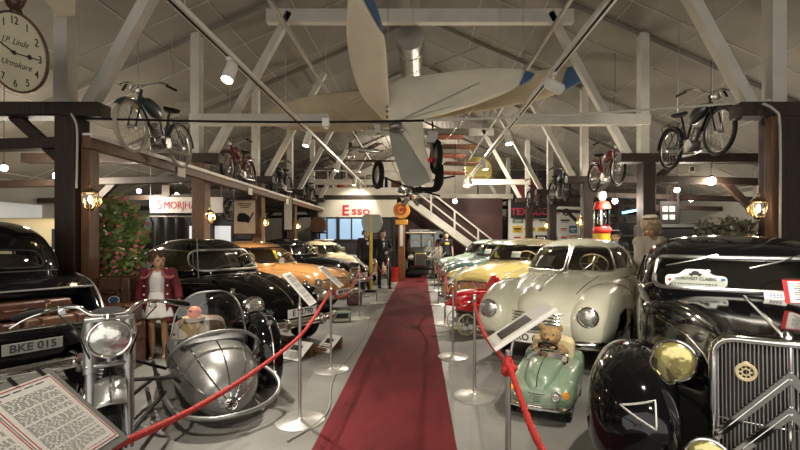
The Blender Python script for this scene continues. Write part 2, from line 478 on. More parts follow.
# ------------------------------------------------------------------ track lights
def spot(name, loc, energy, aim, col=(1, .91, .78), size=1.3, blend=.6, rad=.05):
    l = bpy.data.lights.new(name, 'SPOT'); l.energy = energy; l.color = col; l.spot_size = size; l.spot_blend = blend; l.shadow_soft_size = rad
    o = bpy.data.objects.new(name, l); COL.objects.link(o); o.location = loc
    o.rotation_euler = (Vector(aim) - Vector(loc)).to_track_quat('-Z', 'Y').to_euler()
    return o
def point(name, loc, energy, col=(1, .90, .76), rad=.05):
    l = bpy.data.lights.new(name, 'POINT'); l.energy = energy; l.color = col; l.shadow_soft_size = rad
    o = bpy.data.objects.new(name, l); COL.objects.link(o); o.location = loc
    return o
KEY = 1.7
tracks = {}
for s, X, nm in ((-1, -2.24, 'left'), (1, 1.72, 'right')):
    t = thing('lighting_track', 'white ceiling lighting track along the %s side of the aisle' % nm, 'lighting track', (X, 0, 0))
    b = MB(); b.bar((0, -3, 3.66), (0, 16.5, 3.66), .085, .055); b.build('rail', whiteb, t)
    MB().bar((0, -3, 3.632), (0, 16.5, 3.632), .022, .012).build('conductor_slot', blackmat, t)
    for y in range(-2, 19, 3): MB().cyl((0, y, 3.68), (0, y, min(roofz(X), 6.9)), .004, 5).build('suspension_wire', steel, t)
def spotlamp(X, Y, aim, label, watts=150, zt=3.63, size=1.4):
    r = thing('track_spotlight', label, 'spotlight', (X, Y, zt), group='track spotlights')
    dv = (Vector(aim) - Vector((X, Y, zt - .16))).normalized()
    c = Vector((0, 0, -.16))
    MB().box((0, 0, -.02), (.05, .12, .04)).cyl((0, 0, -.03), (0, 0, -.1), .012, 8).build('mount', whiteb, r)
    a = c - dv * .09; e = c + dv * .10
    MB().lathe([(.0, -.03), (.060, -.025), (.068, .0), (.070, .22), (.064, .22), (.060, .185), (0, .185)], a, dv, 20).build('lamp_housing', whiteb, r)
    MB().lathe([(0, 0), (.058, 0), (.05, .006), (0, .008)], c + dv * .098, dv, 16).build('lamp_lens', bulb, r)
    spot('spot_light', Vector((X, Y, zt)) + c + dv * .16, watts, aim, size=size)
spots = [
    (-2.24, 4.95, (-2.5, 3.6, .6), 'white track spotlight on the left track nearest the camera', 170),
    (-2.24, 8.35, (-2.9, 7.8, .6), 'white track spotlight on the left track behind the left white hammer beam', 170),
    (1.72, 5.4, (3.6, 6.4, 3.0), 'large white track spotlight on the right track in front of the blue wing tip', 60),
    (1.72, 8.2, (2.0, 7.4, .6), 'white track spotlight on the right track at the end of the hammer beam', 170),
    (-2.24, 11.4, (-2.9, 11, .5), 'left track spotlight level with the third truss', 150),
    (1.72, 11.2, (2.2, 10.6, .5), 'right track spotlight level with the third truss', 150),
    (-2.24, 14.4, (-2.6, 14.2, .5), 'left track spotlight level with the fourth truss', 150),
    (1.72, 14.4, (2.2, 14.0, .5), 'right track spotlight level with the fourth truss', 150),
    (-2.24, 15.6, (-2.6, 17.0, 2.7), 'added fill spotlight at the far end of the left track, turned towards the lettered shop front', 50),  # extra lamp, added to brighten the shop fascia
    (1.72, 15.6, (5.0, 19.5, 3.2), 'added fill spotlight at the far end of the right track, turned towards the enamel signs', 90),  # extra lamp, added because the sign wall was too dark
    (-2.24, 2.2, (-1.9, 2.9, .5), 'left track spotlight overhead near the motorcycle', 75),
    (1.72, 2.2, (2.2, 3.0, .9), 'right track spotlight overhead above the black saloon', 110),
    (-2.24, 0.2, (-1.7, 2.8, .4), 'left track spotlight behind the viewer', 90),
    (1.72, 0.0, (1.6, 2.4, .5), 'right track spotlight behind the viewer', 120),
]
for X, Y, aim, lab, w in spots: spotlamp(X, Y, aim, lab, w * KEY)

# bare bright bulbs in the side aisles
def aisle_lamp(p, r, w, label):
    t = thing('aisle_lamp', label, 'lamp', p, group='bare bulbs in the side aisles')
    MB().ell((0, 0, 0), (r, r, r), 16).build('bulb', bulb, t)
    MB().cyl((0, 0, r * .8), (0, 0, r * .8 + .05), r * .45, 12).build('socket', blackmat, t)
    MB().cyl((0, 0, r), (0, 0, max(roofz(p[0]) - p[2], .3)), .005, 6).build('cord', blackmat, t)
    point('aisle_bulb_light', (p[0], p[1], p[2] - r - .03), w, rad=.06)
L_ = [((57, 176), 7.4, .06, 90, 'large bright bare bulb in the left aisle beside the nearest post'),
      ((4, 168), 7.0, .05, 60, 'bright bare bulb at the far left edge under the aisle roof'),
      ((139, 191), 10.5, .05, 60, 'small bare bulb in the left aisle just above the flowering shrub'),
      ((177, 195), 11.9, .06, 35, 'glowing bulb hanging over the red lettered sign'),
      ((711, 181), 8.0, .075, 60, 'brightest bare bulb in the right aisle under the hanging moped'),
      ((677, 190), 10.0, .06, 70, 'bare bulb in the right aisle just left of the brightest one'),
      ((691, 200), 13.0, .05, 40, 'small distant bare bulb in the right aisle, lowest of the group'),
      ((615, 201), 9.0, .055, 60, 'bare bulb above and right of the old petrol pump')]
for (px, py), Y, r, w, lab in L_:
    aisle_lamp(at(px, py, Y), r, w * KEY * .55, lab)
# lamps over the centre, upstairs
for (px, py), Y, r, w, lab in [((455, 201), 14.5, .07, 110, 'bright bulb in the middle of the hall at the stair top'),
                               ((484, 164), 15.5, .05, 60, 'bright bulb beside the yellow round sign upstairs'),
                               ((415, 150), 21.5, .07, 240, 'added fill bulb over the upper floor behind the grey aircraft panel'),  # added fill, tucked behind the panel to light the dark wall upstairs
                               ((330, 140), 21.5, .07, 160, 'added fill bulb over the upper floor left of the silver tanks')]:  # second added fill for the upstairs back wall
    aisle_lamp(at(px, py, Y), r, w * KEY, lab)

# coach lanterns on the posts
def lantern(name_label, x, y, z, s, rz=0):
    t = thing('wall_lantern', name_label, 'lantern', (x, y, z), rz, group='brass coach lanterns on the posts')
    MB().cyl((0, .12, -.02), (0, .135, -.02), .05, 16).tube([(0, .12, -.02), (0, .06, -.06), (0, 0, -.12), (0, 0, -.10)], .008, 8, sm=3).build('bracket', brass, t)
    MB().lathe([(.03, -.11), (.045, -.1), (.05, -.09)], (0, 0, 0), n=8).build('base_cup', brass, t)
    MB().lathe([(.05, -.09), (.075, -.04), (.085, .02), (.08, .05)], (0, 0, 0), n=8).build('glass_shade', clearglass, t, angle=10)
    fr = MB()
    for i in range(8):
        a = 2 * PI * i / 8
        fr.tube([(r * math.cos(a), r * math.sin(a), h) for r, h in ((.05, -.09), (.075, -.04), (.085, .02), (.08, .05))], .0028, 5)
    fr.torus((0, 0, .05), (0, 0, 1), .08, .006, 16, 6)
    fr.build('lantern_frame', brass, t)
    MB().lathe([(.088, .05), (.06, .075), (.02, .09), (.012, .12), (.02, .13), (.005, .16), (0, .17)], (0, 0, 0), n=8).build('lantern_roof', brass, t)
    MB().ell((0, 0, -.01), (.022, .022, .035), 10).build('bulb', bulb2, t)
    t.scale = (.95, .95, 1.3)
    point('lantern_light', (x, y, z - .01), 1.6 * KEY, (1, .7, .40), .03)
lantern('brass lantern on the nearest left post above the flowering shrub', -3.80, 4.84, 1.97, 1)
lantern('brass lantern on the second left post over the black rounded car', -3.95, 7.9, 1.93, 1)
lantern('brass lantern on the third left post behind the orange car', -3.98, 10.8, 1.93, 1)
lantern('brass lantern on the fourth left post, farthest of the left row', -3.98, 13.7, 1.93, 1)
lantern('brass lantern on the nearest right post among pale flowers', 3.95, 4.9, 1.87, 1)
lantern('brass lantern on the third right post left of the petrol pump', 4.12, 10.8, 1.95, 1)
lantern('brass lantern on the fourth right post beside the enamel signs', 4.12, 13.7, 1.95, 1)

# wall at the very back of each aisle: dark lower dado
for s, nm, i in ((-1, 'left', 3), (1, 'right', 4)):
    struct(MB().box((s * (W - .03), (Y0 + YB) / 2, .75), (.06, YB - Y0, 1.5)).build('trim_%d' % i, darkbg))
# ------------------------------------------------------------------ car building kit
def rounded(poly, r, seg=5):
    """round the corners of a polygon"""
    out = []
    n = len(poly)
    for i in range(n):
        p = Vector(poly[i]); a = Vector(poly[i - 1]) - p; b = Vector(poly[(i + 1) % n]) - p
        rr = min(r, a.length * .45, b.length * .45)
        p0 = p + a.normalized() * rr; p1 = p + b.normalized() * rr
        for j in range(seg + 1):
            t = j / seg
            q = p0 * (1 - t) ** 2 + p * 2 * t * (1 - t) + p1 * t * t
            out.append((q.x, q.y))
    return out
def inside(x, y, poly):
    c = False; n = len(poly); j = n - 1
    for i in range(n):
        xi, yi = poly[i]; xj, yj = poly[j]
        if (yi > y) != (yj > y) and x < (xj - xi) * (y - yi) / (yj - yi) + xi: c = not c
        j = i
    return c
def dense(poly, step=.04):
    out = []
    n = len(poly)
    for i in range(n):
        a = Vector(poly[i]); b = Vector(poly[(i + 1) % n])
        m = max(1, int((b - a).length / step))
        for j in range(m): out.append(tuple(a + (b - a) * (j / m)))
    return out

class Cabin:
    """greenhouse from horizontal rings: z, x_rear, x_front, half width, exponent"""
    def __init__(s, rings, k=8, n=240):
        s.rows = smooth_rows(rings, k); s.n = n
    def ring(s, z):
        R = s.rows
        for i in range(len(R) - 1):
            if R[i][0] <= z <= R[i + 1][0]:
                t = (z - R[i][0]) / max(R[i + 1][0] - R[i][0], 1e-6)
                return [a + (b - a) * t for a, b in zip(R[i], R[i + 1])]
        return list(R[0] if z < R[0][0] else R[-1])
    def side(s, x, z, sg, off=0.0):
        _, xr, xf, w, e = s.ring(z)
        c, a = (xr + xf) / 2, (xf - xr) / 2
        q = max(0.0, 1 - abs((x - c) / a) ** e)
        return Vector((x, sg * (w * q ** (1 / e) + off), z))
    def front(s, y, z, off=0.0, rear=False):
        _, xr, xf, w, e = s.ring(z)
        c, a = (xr + xf) / 2, (xf - xr) / 2
        q = max(0.0, 1 - abs(y / w) ** e)
        d = a * q ** (1 / e) + off
        return Vector((c - d if rear else c + d, y, z))
    def make(s, wins):
        """wins: list of (kind, polygon); returns MB shell and list of MB glass"""
        vs = []
        for z, xr, xf, w, e in s.rows:
            c, a = (xr + xf) / 2, (xf - xr) / 2
            for j in range(s.n):
                t = 2 * PI * j / s.n
                vs.append((c + a * spc(math.cos(t), e), w * spc(math.sin(t), e), z))
        shell = []; gl = [[] for _ in wins]
        n = s.n
        for i in range(len(s.rows) - 1):
            z, xr, xf, w, e = s.rows[i]
            cc, aa = (xr + xf) / 2, (xf - xr) / 2
            for j in range(n):
                q = (i * n + j, i * n + (j + 1) % n, (i + 1) * n + (j + 1) % n, (i + 1) * n + j)
                x, y, zz = [sum(vs[k][d] for k in q) / 4 for d in range(3)]
                hit = None
                nx = abs((x - cc) / max(aa, .01)) ** (e - 1) / max(aa, .01); ny = abs(y / max(w, .01)) ** (e - 1) / max(w, .01)
                for wi, (kd, poly) in enumerate(wins):
                    if kd == 'L' and y > 0 and ny > nx * .6 and inside(x, zz, poly): hit = wi
                    if kd == 'R' and y < 0 and ny > nx * .6 and inside(x, zz, poly): hit = wi
                    if kd == 'F' and x > cc and nx > ny * .25 and inside(y, zz, poly): hit = wi
                    if kd == 'B' and x < cc and nx > ny * .25 and inside(y, zz, poly): hit = wi
                (shell if hit is None else gl[hit]).append(q)
        def pack(fs):
            used = sorted({i for f in fs for i in f}); ix = {u: k for k, u in enumerate(used)}
            m = MB(); m.add([vs[u] for u in used], [tuple(ix[i] for i in f) for f in fs]); return m
        sh = pack(shell)
        return sh, [pack(g) if g else None for g in gl]
    def rim(s, kd, poly, off=.004):
        pts = []
        for u, z in dense(poly, .03):
            if kd == 'L': pts.append(s.side(u, z, 1, off))
            elif kd == 'R': pts.append(s.side(u, z, -1, off))
            else: pts.append(s.front(u, z, off, kd == 'B'))
        return pts

def wheelcut(xs, r, y0):
    def cut(c):
        for x in xs:
            if abs(c[1]) > y0 and (c[0] - x) ** 2 + (c[2] - .33) ** 2 < r * r: return True
            if abs(c[1]) > y0 and abs(c[0] - x) < r and c[2] < .33: return True
        return False
    return cut

def add_wheel(root, x, y, r=.32, wd=.15, cap=chrome, rimm=None, tyre=rubber, whitewall=False):
    s = 1 if y > 0 else -1
    M = T(x, y, r)
    h = wd / 2
    prof = [(r * .62, -h * .8), (r * .80, -h), (r * .93, -h * .9), (r, -h * .55), (r, h * .55), (r * .93, h * .9), (r * .80, h), (r * .62, h * .8)]
    b = MB(M); b.lathe(prof, (0, 0, 0), (0, s, 0), 36)
    wh = b.build('wheel', tyre, root)
    b = MB(M); b.lathe([(0, h * .1), (r * .40, h * .1), (r * .56, h * .55), (r * .64, h * .85), (r * .66, h * .7)], (0, 0, 0), (0, s, 0), 32); b.build('rim', rimm or steel, wh)
    b = MB(M); b.lathe([(r * .40, h * .3), (r * .38, h * .6), (r * .25, h * .85), (0, h * .95)], (0, 0, 0), (0, s, 0), 28); b.build('hubcap', cap, wh)
    if whitewall:
        b = MB(M); b.lathe([(r * .64, h * .86), (r * .80, h * 1.01), (r * .82, h * .99)], (0, 0, 0), (0, s, 0), 36); b.build('white_sidewall', whiteb, wh)
    return wh

def add_lamp(root, p, d, r=.1, glassm=None, shell=chrome, name='headlight', depth=.06, bowl=None):
    d = Vector(d).normalized()
    if bowl:
        b = MB(); b.lathe([(0, -depth * 2.4), (r * .45, -depth * 2.1), (r * .85, -depth * 1.1), (r * 1.02, -.01), (r * 1.02, .01)], p, d, 28)
        o = b.build(name, bowl, root)
        MB().torus(Vector(p) + d * .008, d, r * 1.0, r * .09, 28, 8).build('rim_ring', shell, o)
    else:
        b = MB(); b.lathe([(r * 1.02, -depth), (r * 1.12, -.01), (r * 1.10, .012), (r * .97, .02), (r * .94, .012)], p, d, 28)
        o = b.build(name, shell, root)
    pr = [(r * .97 * math.cos(a), .006 + r * .28 * math.sin(a)) for a in [PI / 2 * i / 6 for i in range(7)]]
    MB().lathe(pr, p, d, 28).build('lamp_lens', glassm or lens, o)
    return o

def plate(root, s, p, w=.46, h=.11, rz=0, m=whiteb, tm=None, tilt=0, size=None, name='number_plate', box=True):
    """number plate facing local +x turned by rz"""
    M = T(*p) @ RZ(rz) @ RY(tilt)
    o = MB(M).box((0, 0, 0), (.008, w, h)).build(name, m, root, bevel=.002)
    TM = M @ T(.006, 0, 0) @ Matrix(((0, 0, 1, 0), (1, 0, 0, 0), (0, 1, 0, 0), (0, 0, 0, 1)))
    text('lettering', s, size or h * .95, TM, tm or ink, o, .001, bold=.002)
    return o

def steering(root, x, y, z, m=ivory, r=.19):
    b = MB(); A = Vector((-.75, 0, .66))
    b.torus((x, y, z), A, r, .011, 32, 8)
    q = axis_mat((x, y, z), A)
    for a in (0, 2.1, 4.2):
        e = q @ Vector((r * math.cos(a), r * math.sin(a), 0)); b.cyl((x, y, z), e, .007, 6)
    b.cyl((x, y, z), (x + .35, y, z - .3), .015, 8)
    return b.build('steering_wheel', m, root)

def seats(root, xs, z0, w, m=seatm, h=.32):
    for x in xs:
        b = MB()
        b.loft([(x - .12, 0, w, z0 - .1, z0 + h, 5), (x - .05, 0, w, z0 - .1, z0 + h + .02, 5), (x + .03, 0, w, z0 - .1, z0 + h - .02, 5)], 28, 3)
        b.loft([(x, 0, w, z0 - .3, z0 - .08, 5), (x + .4, 0, w, z0 - .3, z0 - .1, 5)], 28, 2)
        b.build('seat', m, root)

def bumper(root, x, z, w, sweep=.18, r=.035, m=chrome, over=True, rear=False, tall=.1):
    g = -1 if rear else 1
    pts = [(x - g * sweep * 1.5, -w, z), (x - g * sweep * .7, -w * .9, z), (x - g * sweep * .15, -w * .55, z), (x, 0, z), (x - g * sweep * .15, w * .55, z), (x - g * sweep * .7, w * .9, z), (x - g * sweep * 1.5, w, z)]
    b = MB()
    rows = smooth_rows([tuple(p) for p in pts], 6)
    fr = frames([Vector(p) for p in rows], False)
    vs = []; prof = [(-.012, -.5), (.012, -.42), (.022, -.2), (.022, .2), (.012, .42), (-.012, .5)]
    for p, (u, v) in zip(rows, fr):
        n = Vector((0, 0, 1)).cross(u if abs(u.z) < .5 else v)
        out = Vector((p[0], p[1] * .35, 0)).normalized() * (1 if True else 1)
        if out.x * g < 0: out = -out
        for a, h in prof: vs.append(Vector(p) + out * a * 1.6 + Vector((0, 0, h * tall)))
    k = len(prof); fs = [(i * k + j, i * k + (j + 1) % k, (i + 1) * k + (j + 1) % k, (i + 1) * k + j) for i in range(len(rows) - 1) for j in range(k)]
    fs += [tuple(range(k)), tuple((len(rows) - 1) * k + j for j in range(k))]
    b.add(vs, fs)
    o = b.build('rear_bumper' if rear else 'front_bumper', m, root, angle=50)
    if over:
        for s in (-1, 1):
            MB().loft([(x - .06, s * w * .42, .028, z - tall * .8, z + tall * .8, 3), (x + g * .035, s * w * .42, .026, z - tall * .75, z + tall * .75, 3), (x + g * .06, s * w * .42, .015, z - tall * .5, z + tall * .5, 3)], 16, 3).build('overrider', m, o)
    return o

def car(name, label, loc, heading, P):
    """heading: angle of the car's nose in the XY plane. P: parameters"""
    root = thing(name, label, 'car', (loc[0], loc[1], 0), heading)
    paint = P['paint']; roofp = P.get('roof_paint', paint)
    wr = P.get('wr', .32); wx = P['wheels']; wy = P['track']
    ycut = P.get('ycut', .45)
    cutf = wheelcut(wx, P.get('cutr', wr + .05), ycut) if P.get('cut', True) else None
    body = MB(); body.loft(P['body'], 44, 6, cutf)
    o_body = body.build('body', paint, root, angle=60)
    for e in P.get('extra', []):
        b = MB(); b.loft(e[1], 36, 6, cutf); b.build(e[0], e[2] if len(e) > 2 else paint, root, angle=60)
    for nm, st in P.get('fenders', []):
        for s in (1, -1):
            b = MB(); b.loft(st, 36, 7, wheelcut(wx, P.get('cutr', wr + .05), ycut) if P.get('fcut', True) else None, side=s)
            b.build(nm, P.get('fender_paint', paint), root, angle=60)
    cb = Cabin(P['cabin'])
    wins = []
    for kd, poly, rr in P['windows']:
        pl = rounded(poly, rr)
        if kd == 'S': wins += [('L', pl), ('R', pl)]
        elif kd == 'F2':      # split windscreen, mirrored
            wins += [('F', pl), ('F', [(-a, b) for a, b in pl][::-1])]
        elif kd == 'B2': wins += [('B', pl), ('B', [(-a, b) for a, b in pl][::-1])]
        else: wins.append((kd, pl))
    sh, gl = cb.make(wins)
    sh.build('cabin', roofp, root, angle=60)
    for (kd, pl), g in zip(wins, gl):
        if not g: continue
        nm = {'L': 'side_window', 'R': 'side_window', 'F': 'windscreen', 'B': 'rear_window'}[kd]
        o = g.build(nm, glass, root, angle=None)
        rm = P.get('rim_front' if kd in 'FB' else 'rim_side', chrome)
        MB().tube(cb.rim(kd, pl), P.get('rimr', .014) if kd in 'FB' else P.get('rimrs', .010), 8, closed=True).build('window_frame', rm, o)
    for x in wx:
        for s in (1, -1): add_wheel(root, x, s * wy, wr, P.get('tw', .15), P.get('cap', chrome), P.get('rimm'))
    for p, r in P.get('lamps', []):
        for s in (1, -1):
            px_ = p[0]
            for o in root.children:
                if o.name.startswith('front_fender') and o.data.vertices[0].co.y * s > 0:
                    h, _n = on_mesh(o, (5, s * p[1], p[2]), (-1, 0, 0))
                    if h is not None: px_ = h.x - .005
            add_lamp(root, (px_, s * p[1], p[2]), (1, s * P.get('lampout', .05), .08), r, P.get('lens'), depth=.09)
    if 'fb' in P: bumper(root, *P['fb'])
    if 'rb' in P: bumper(root, *P['rb'], rear=True)
    if 'seats' in P: seats(root, *P['seats'])
    if 'steer' in P: steering(root, *P['steer'], m=P.get('wheelcol', ivory))
    for a in P.get('plates', []): plate(root, *a)
    return root, cb

def on_mesh(o, origin, direction):
    """point and normal where a ray in the object's own space meets it"""
    me = o.data
    bv = BVHTree.FromPolygons([v.co[:] for v in me.vertices], [p.vertices[:] for p in me.polygons])
    h = bv.ray_cast(Vector(origin), Vector(direction).normalized())
    return h[0], h[1]
def child(root, name, i=0):
    c = [o for o in root.children if o.name.split('.')[0] == name]
    return c[i]
def surf_strip(b, o, pts, d, r=.008, off=.003, n=6, flat=1.0, sm=0):
    """a moulding laid on a mesh: pts projected along d"""
    out = []
    for p in pts:
        h, nn = on_mesh(o, p, d)
        if h is not None: out.append(h - Vector(d).normalized() * off)
    if len(out) > 1: b.tube(out, r, n, sm=sm, flat=flat)
    return out
def handle(root, x, y, z):
    s = 1 if y > 0 else -1
    MB().tube([(x, y, z), (x, y + s * .035, z), (x - .03, y + s * .045, z), (x - .12, y + s * .035, z)], .008, 6, sm=2).build('door_handle', chrome, root)
def hd(dx, dy): return math.atan2(dy, dx)
# ------------------------------------------------------------------ the cars
# --- black rounded car with split of curved fenders, front to the aisle (left row, nearest)
BX, BY, BH = -3.16, 6.47, hd(.85, -.53)
bee, cb = car('rounded_car', 'black rounded small car with round headlamps and a paper on its windscreen, behind the sidecar', (BX, BY), BH, dict(
    paint=black, wr=.33, wheels=(1.2, -1.2), track=.66, cutr=.39, ycut=.5,
    body=[(1.78, 0, .16, .42, .60, 2.6), (1.70, 0, .34, .34, .70, 2.6), (1.55, 0, .44, .30, .80, 2.7), (1.3, 0, .52, .28, .90, 2.8), (.95, 0, .60, .27, .985, 3), (.55, 0, .68, .27, 1.02, 3.4),
          (.2, 0, .72, .27, 1.03, 4), (-.4, 0, .73, .27, 1.02, 4), (-.9, 0, .70, .27, .98, 3.5), (-1.3, 0, .60, .28, .90, 3), (-1.7, 0, .48, .32, .76, 2.6), (-1.95, 0, .25, .4, .6, 2.4)],
    cabin=[(.90, -1.72, .62, .68, 2.9), (1.0, -1.64, .56, .68, 2.9), (1.12, -1.5, .47, .645, 2.8), (1.25, -1.32, .34, .60, 2.7), (1.36, -1.1, .2, .54, 2.6), (1.44, -.88, .03, .46, 2.5), (1.485, -.68, -.13, .34, 2.4), (1.505, -.5, -.28, .18, 2.3), (1.51, -.39, -.37, .02, 2.2)],
    windows=[('F', [(-.54, 1.055), (.54, 1.055), (.46, 1.335), (-.46, 1.335)], .13), ('B', [(-.36, 1.12), (.36, 1.12), (.3, 1.32), (-.3, 1.32)], .12),
             ('S', [(-.42, 1.05), (.33, 1.05), (.13, 1.32), (-.42, 1.35)], .08), ('S', [(-1.12, 1.06), (-.52, 1.05), (-.52, 1.34), (-.85, 1.31)], .12)],
    fenders=[('front_fender', [(1.80, .56, .06, .42, .56, 2.2), (1.74, .57, .14, .34, .66, 2.2), (1.6, .58, .19, .30, .76, 2.3), (1.35, .60, .20, .30, .83, 2.3), (1.05, .62, .18, .30, .80, 2.3), (.8, .66, .13, .28, .66, 2.3), (.6, .69, .07, .27, .48, 2.2), (.45, .70, .05, .25, .33, 2.2)]),
             ('rear_fender', [(-.55, .70, .05, .25, .36, 2.2), (-.75, .68, .09, .26, .52, 2.2), (-1.0, .64, .15, .28, .72, 2.3), (-1.25, .61, .18, .3, .80, 2.3), (-1.5, .58, .17, .32, .76, 2.3), (-1.75, .54, .12, .36, .6, 2.2), (-1.88, .5, .05, .4, .5, 2.2)])],
    lamps=[((1.70, .565, .675), .118)], lampout=.03, fb=(1.98, .43, .70, .13, .03, chrome, True), rb=(-1.98, .45, .68, .13, .03, chrome, True),
    seats=((-.25, -1.0), 1.0, .52), steer=(.22, .33, 1.13), wheelcol=ivory,
    plates=[('E 32790', (1.93, 0, .555), .48, .11)], rimr=.019, rim_front=steel))
bd = child(bee, 'body')
b = MB(); surf_strip(b, bd, [(1.76 - i * .045, 0, 2) for i in range(27)], (0, 0, -1), .011, .002); b.build('bonnet_strip', chrome, bee)
for s in (1, -1):
    b = MB(); surf_strip(b, bd, [(.75 - i * .09, 2 * s, .90) for i in range(24)], (0, -s, 0), .009, .004); b.build('side_moulding', chrome, bee)
    handle(bee, -.34, s * .72, .96)
    MB().box((-.1, s * .74, .27), (1.15, .14, .04)).build('running_board', rubber, bee, bevel=.01)
    MB().lathe([(0, .06), (.03, .05), (.035, 0), (.04, -.01)], (1.33, s * .6, .83), (0.3, 0, 1), 14).build('indicator', chrome, bee)
MB().tube([cb.front(.05, 1.05, .012), cb.front(.2, 1.10, .02), cb.front(.40, 1.13, .02)], .005, 5).tube([cb.front(-.35, 1.05, .012), cb.front(-.2, 1.11, .02), cb.front(.0, 1.13, .02)], .005, 5).build('wiper', steel, bee)
MB().tube([(.62, -.62, .98), (.60, -.63, 1.5)], .005, 5).tube([(.45, .70, 1.05), (.50, .84, 1.13)], .006, 6).build('aerial', steel, bee)
MB().lathe([(0, 0), (.055, .0), (.05, .03), (0, .04)], (.50, .86, 1.14), (-1, 0, 0), 16).build('door_mirror', chrome, bee)
Mx = Matrix.Translation(cb.front(.06, 1.14, -.05)) @ RZ(.1) @ RY(-.6)
MB(Mx).box((0, 0, .06), (.004, .17, .24)).build('windscreen_notice', paper, bee)
MB(Mx).box((.004, 0, .05), (.004, .07, .07)).build('notice_stamp', lensy, bee)
# white plank-like brochure laid over the bonnet
q0, _ = on_mesh(bd, (1.5, .1, 2), (0, 0, -1)); q1, _ = on_mesh(bd, (1.0, .2, 2), (0, 0, -1))

# --- Traction style black saloon, right foreground
TX, TY, TH = 2.575, 3.48, hd(-.485, -.875)
tra, ct = car('saloon_car', 'large glossy black saloon with chrome chevron grille and yellow headlamps in the right foreground', (TX, TY), TH, dict(
    paint=black, wr=.36, wheels=(1.42, -1.45), track=.66, cutr=.41, ycut=.52,
    body=[(1.64, 0, .27, .42, 1.00, 5), (1.60, 0, .285, .38, 1.02, 5), (1.3, 0, .30, .34, 1.045, 4.5), (.95, 0, .37, .32, 1.07, 4), (.7, 0, .47, .30, 1.085, 3.8), (.45, 0, .60, .27, 1.09, 4), (.2, 0, .68, .25, 1.085, 4.5), (-.3, 0, .71, .25, 1.08, 5),
          (-.9, 0, .70, .25, 1.06, 5), (-1.4, 0, .62, .28, 1.0, 4), (-1.8, 0, .48, .34, .86, 3), (-2.05, 0, .28, .45, .66, 2.5)],
    cabin=[(.98, -1.68, .53, .68, 4.2), (1.08, -1.62, .50, .69, 4.2), (1.2, -1.52, .44, .67, 4.0), (1.3, -1.40, .375, .64, 3.8), (1.40, -1.22, .28, .59, 3.4), (1.46, -1.05, .15, .52, 3), (1.505, -.85, -.03, .40, 2.7), (1.53, -.65, -.2, .22, 2.4), (1.535, -.48, -.36, .02, 2.2)],
    windows=[('F', [(-.56, 1.12), (.56, 1.12), (.53, 1.355), (-.53, 1.355)], .07), ('B', [(-.3, 1.14), (.3, 1.14), (.28, 1.32), (-.28, 1.32)], .07),
             ('S', [(-.38, 1.10), (.36, 1.10), (.24, 1.35), (-.38, 1.36)], .05), ('S', [(-1.05, 1.10), (-.46, 1.10), (-.46, 1.36), (-.98, 1.34)], .06)],
    fenders=[('front_fender', [(2.06, .63, .06, .44, .60, 2.2), (2.02, .635, .15, .34, .70, 2.3), (1.9, .65, .21, .28, .79, 2.4), (1.7, .665, .235, .26, .85, 2.5), (1.42, .67, .235, .26, .87, 2.5), (1.1, .675, .22, .28, .82, 2.5), (.8, .69, .17, .26, .68, 2.4), (.5, .73, .12, .24, .48, 2.3), (.25, .75, .08, .24, .34, 2.2)]),
             ('rear_fender', [(-.75, .72, .05, .25, .38, 2.2), (-1.0, .69, .10, .26, .62, 2.3), (-1.3, .65, .14, .28, .80, 2.4), (-1.6, .60, .14, .3, .80, 2.4), (-1.85, .54, .11, .34, .62, 2.2), (-2.0, .48, .04, .4, .5, 2.2)])],
    fb=(2.2, .40, .74, .12, .03, chrome, True, False, .11), rb=(-2.15, .42, .55, .12, .03, chrome, True),
    seats=((-.2, -1.05), 1.0, .55), steer=(.10, .34, 1.06), wheelcol=leather, rimr=.019, rim_side=black, rim_front=steel))
# grille
gr = MB(); fp = rounded([(-.295, .40), (.295, .40), (.295, 1.0), (-.295, 1.0)], .10, 8)
G = Matrix(((0, 0, 1, 1.645), (1, 0, 0, 0), (0, 1, 0, 0), (0, 0, 0, 1)))   # local (y,z,+x)
def gx(z): return 1.70 - (z - .40) * .07
def gp(y, z, off=0): return (gx(z) + .03 * (1 - (y / .3) ** 2) + off, y, z)
gr.sheet([[gp(-.28 + .56 * i / 10, .42 + .56 * j / 8, -.01) for i in range(11)] for j in range(9)])
grille = gr.build('grille', grill_k, tra, solid=.004)
bars = MB()
for i in range(35):
    y = -.272 + .544 * i / 34
    top = .985 if abs(y) < .22 else .985 - (abs(y) - .22) * .6
    bars.tube([gp(y, .41, .004), gp(y, top, .004)], .0032, 5)
bars.tube([gp(-.28 + .056 * i, .60, .002) for i in range(11)], .003, 5)
bars.build('grille_bars', steel, grille)
MB().tube([gp(y, z, .01) for y, z in dense(fp, .03)], .021, 10, closed=True).build('grille_surround', chrome, grille)
MB().tube([gp(0, .40, .018), gp(0, 1.0, .018)], .009, 8).build('centre_bar', chrome, grille)
for zc in (.87, .71):
    b = MB()
    for s in (1, -1): b.bar(gp(s * .285, zc - .34, .022), gp(0, zc, .03), .016, .017, (0, 0, 1)); b.bar(gp(s * .285, zc - .34 - .034, .022), gp(0, zc - .034, .03), .016, .017, (0, 0, 1)); b.bar(gp(s * .285, zc - .357, .014), gp(0, zc - .017, .022), .01, .035, (0, 0, 1))
    b.build('chevron', chrome, grille)
b = MB(); b.torus(gp(-.165, .845, .02), (1, 0, 0), .038, .009, 24, 6)
b.torus(gp(-.165, .845, .02), (1, 0, 0), .016, .004, 16, 6)
for i in range(8):
    a = i * PI / 4; p = gp(-.165, .845, .02)
    b.cyl((p[0], p[1] + .016 * math.cos(a), p[2] + .016 * math.sin(a)), (p[0], p[1] + .034 * math.cos(a), p[2] + .034 * math.sin(a)), .0035, 5)
b.ell((gp(-.165, .845, .02)[0], -.165, .888), (.006, .016, .012), 10)
b.build('radiator_badge', ivory, grille)
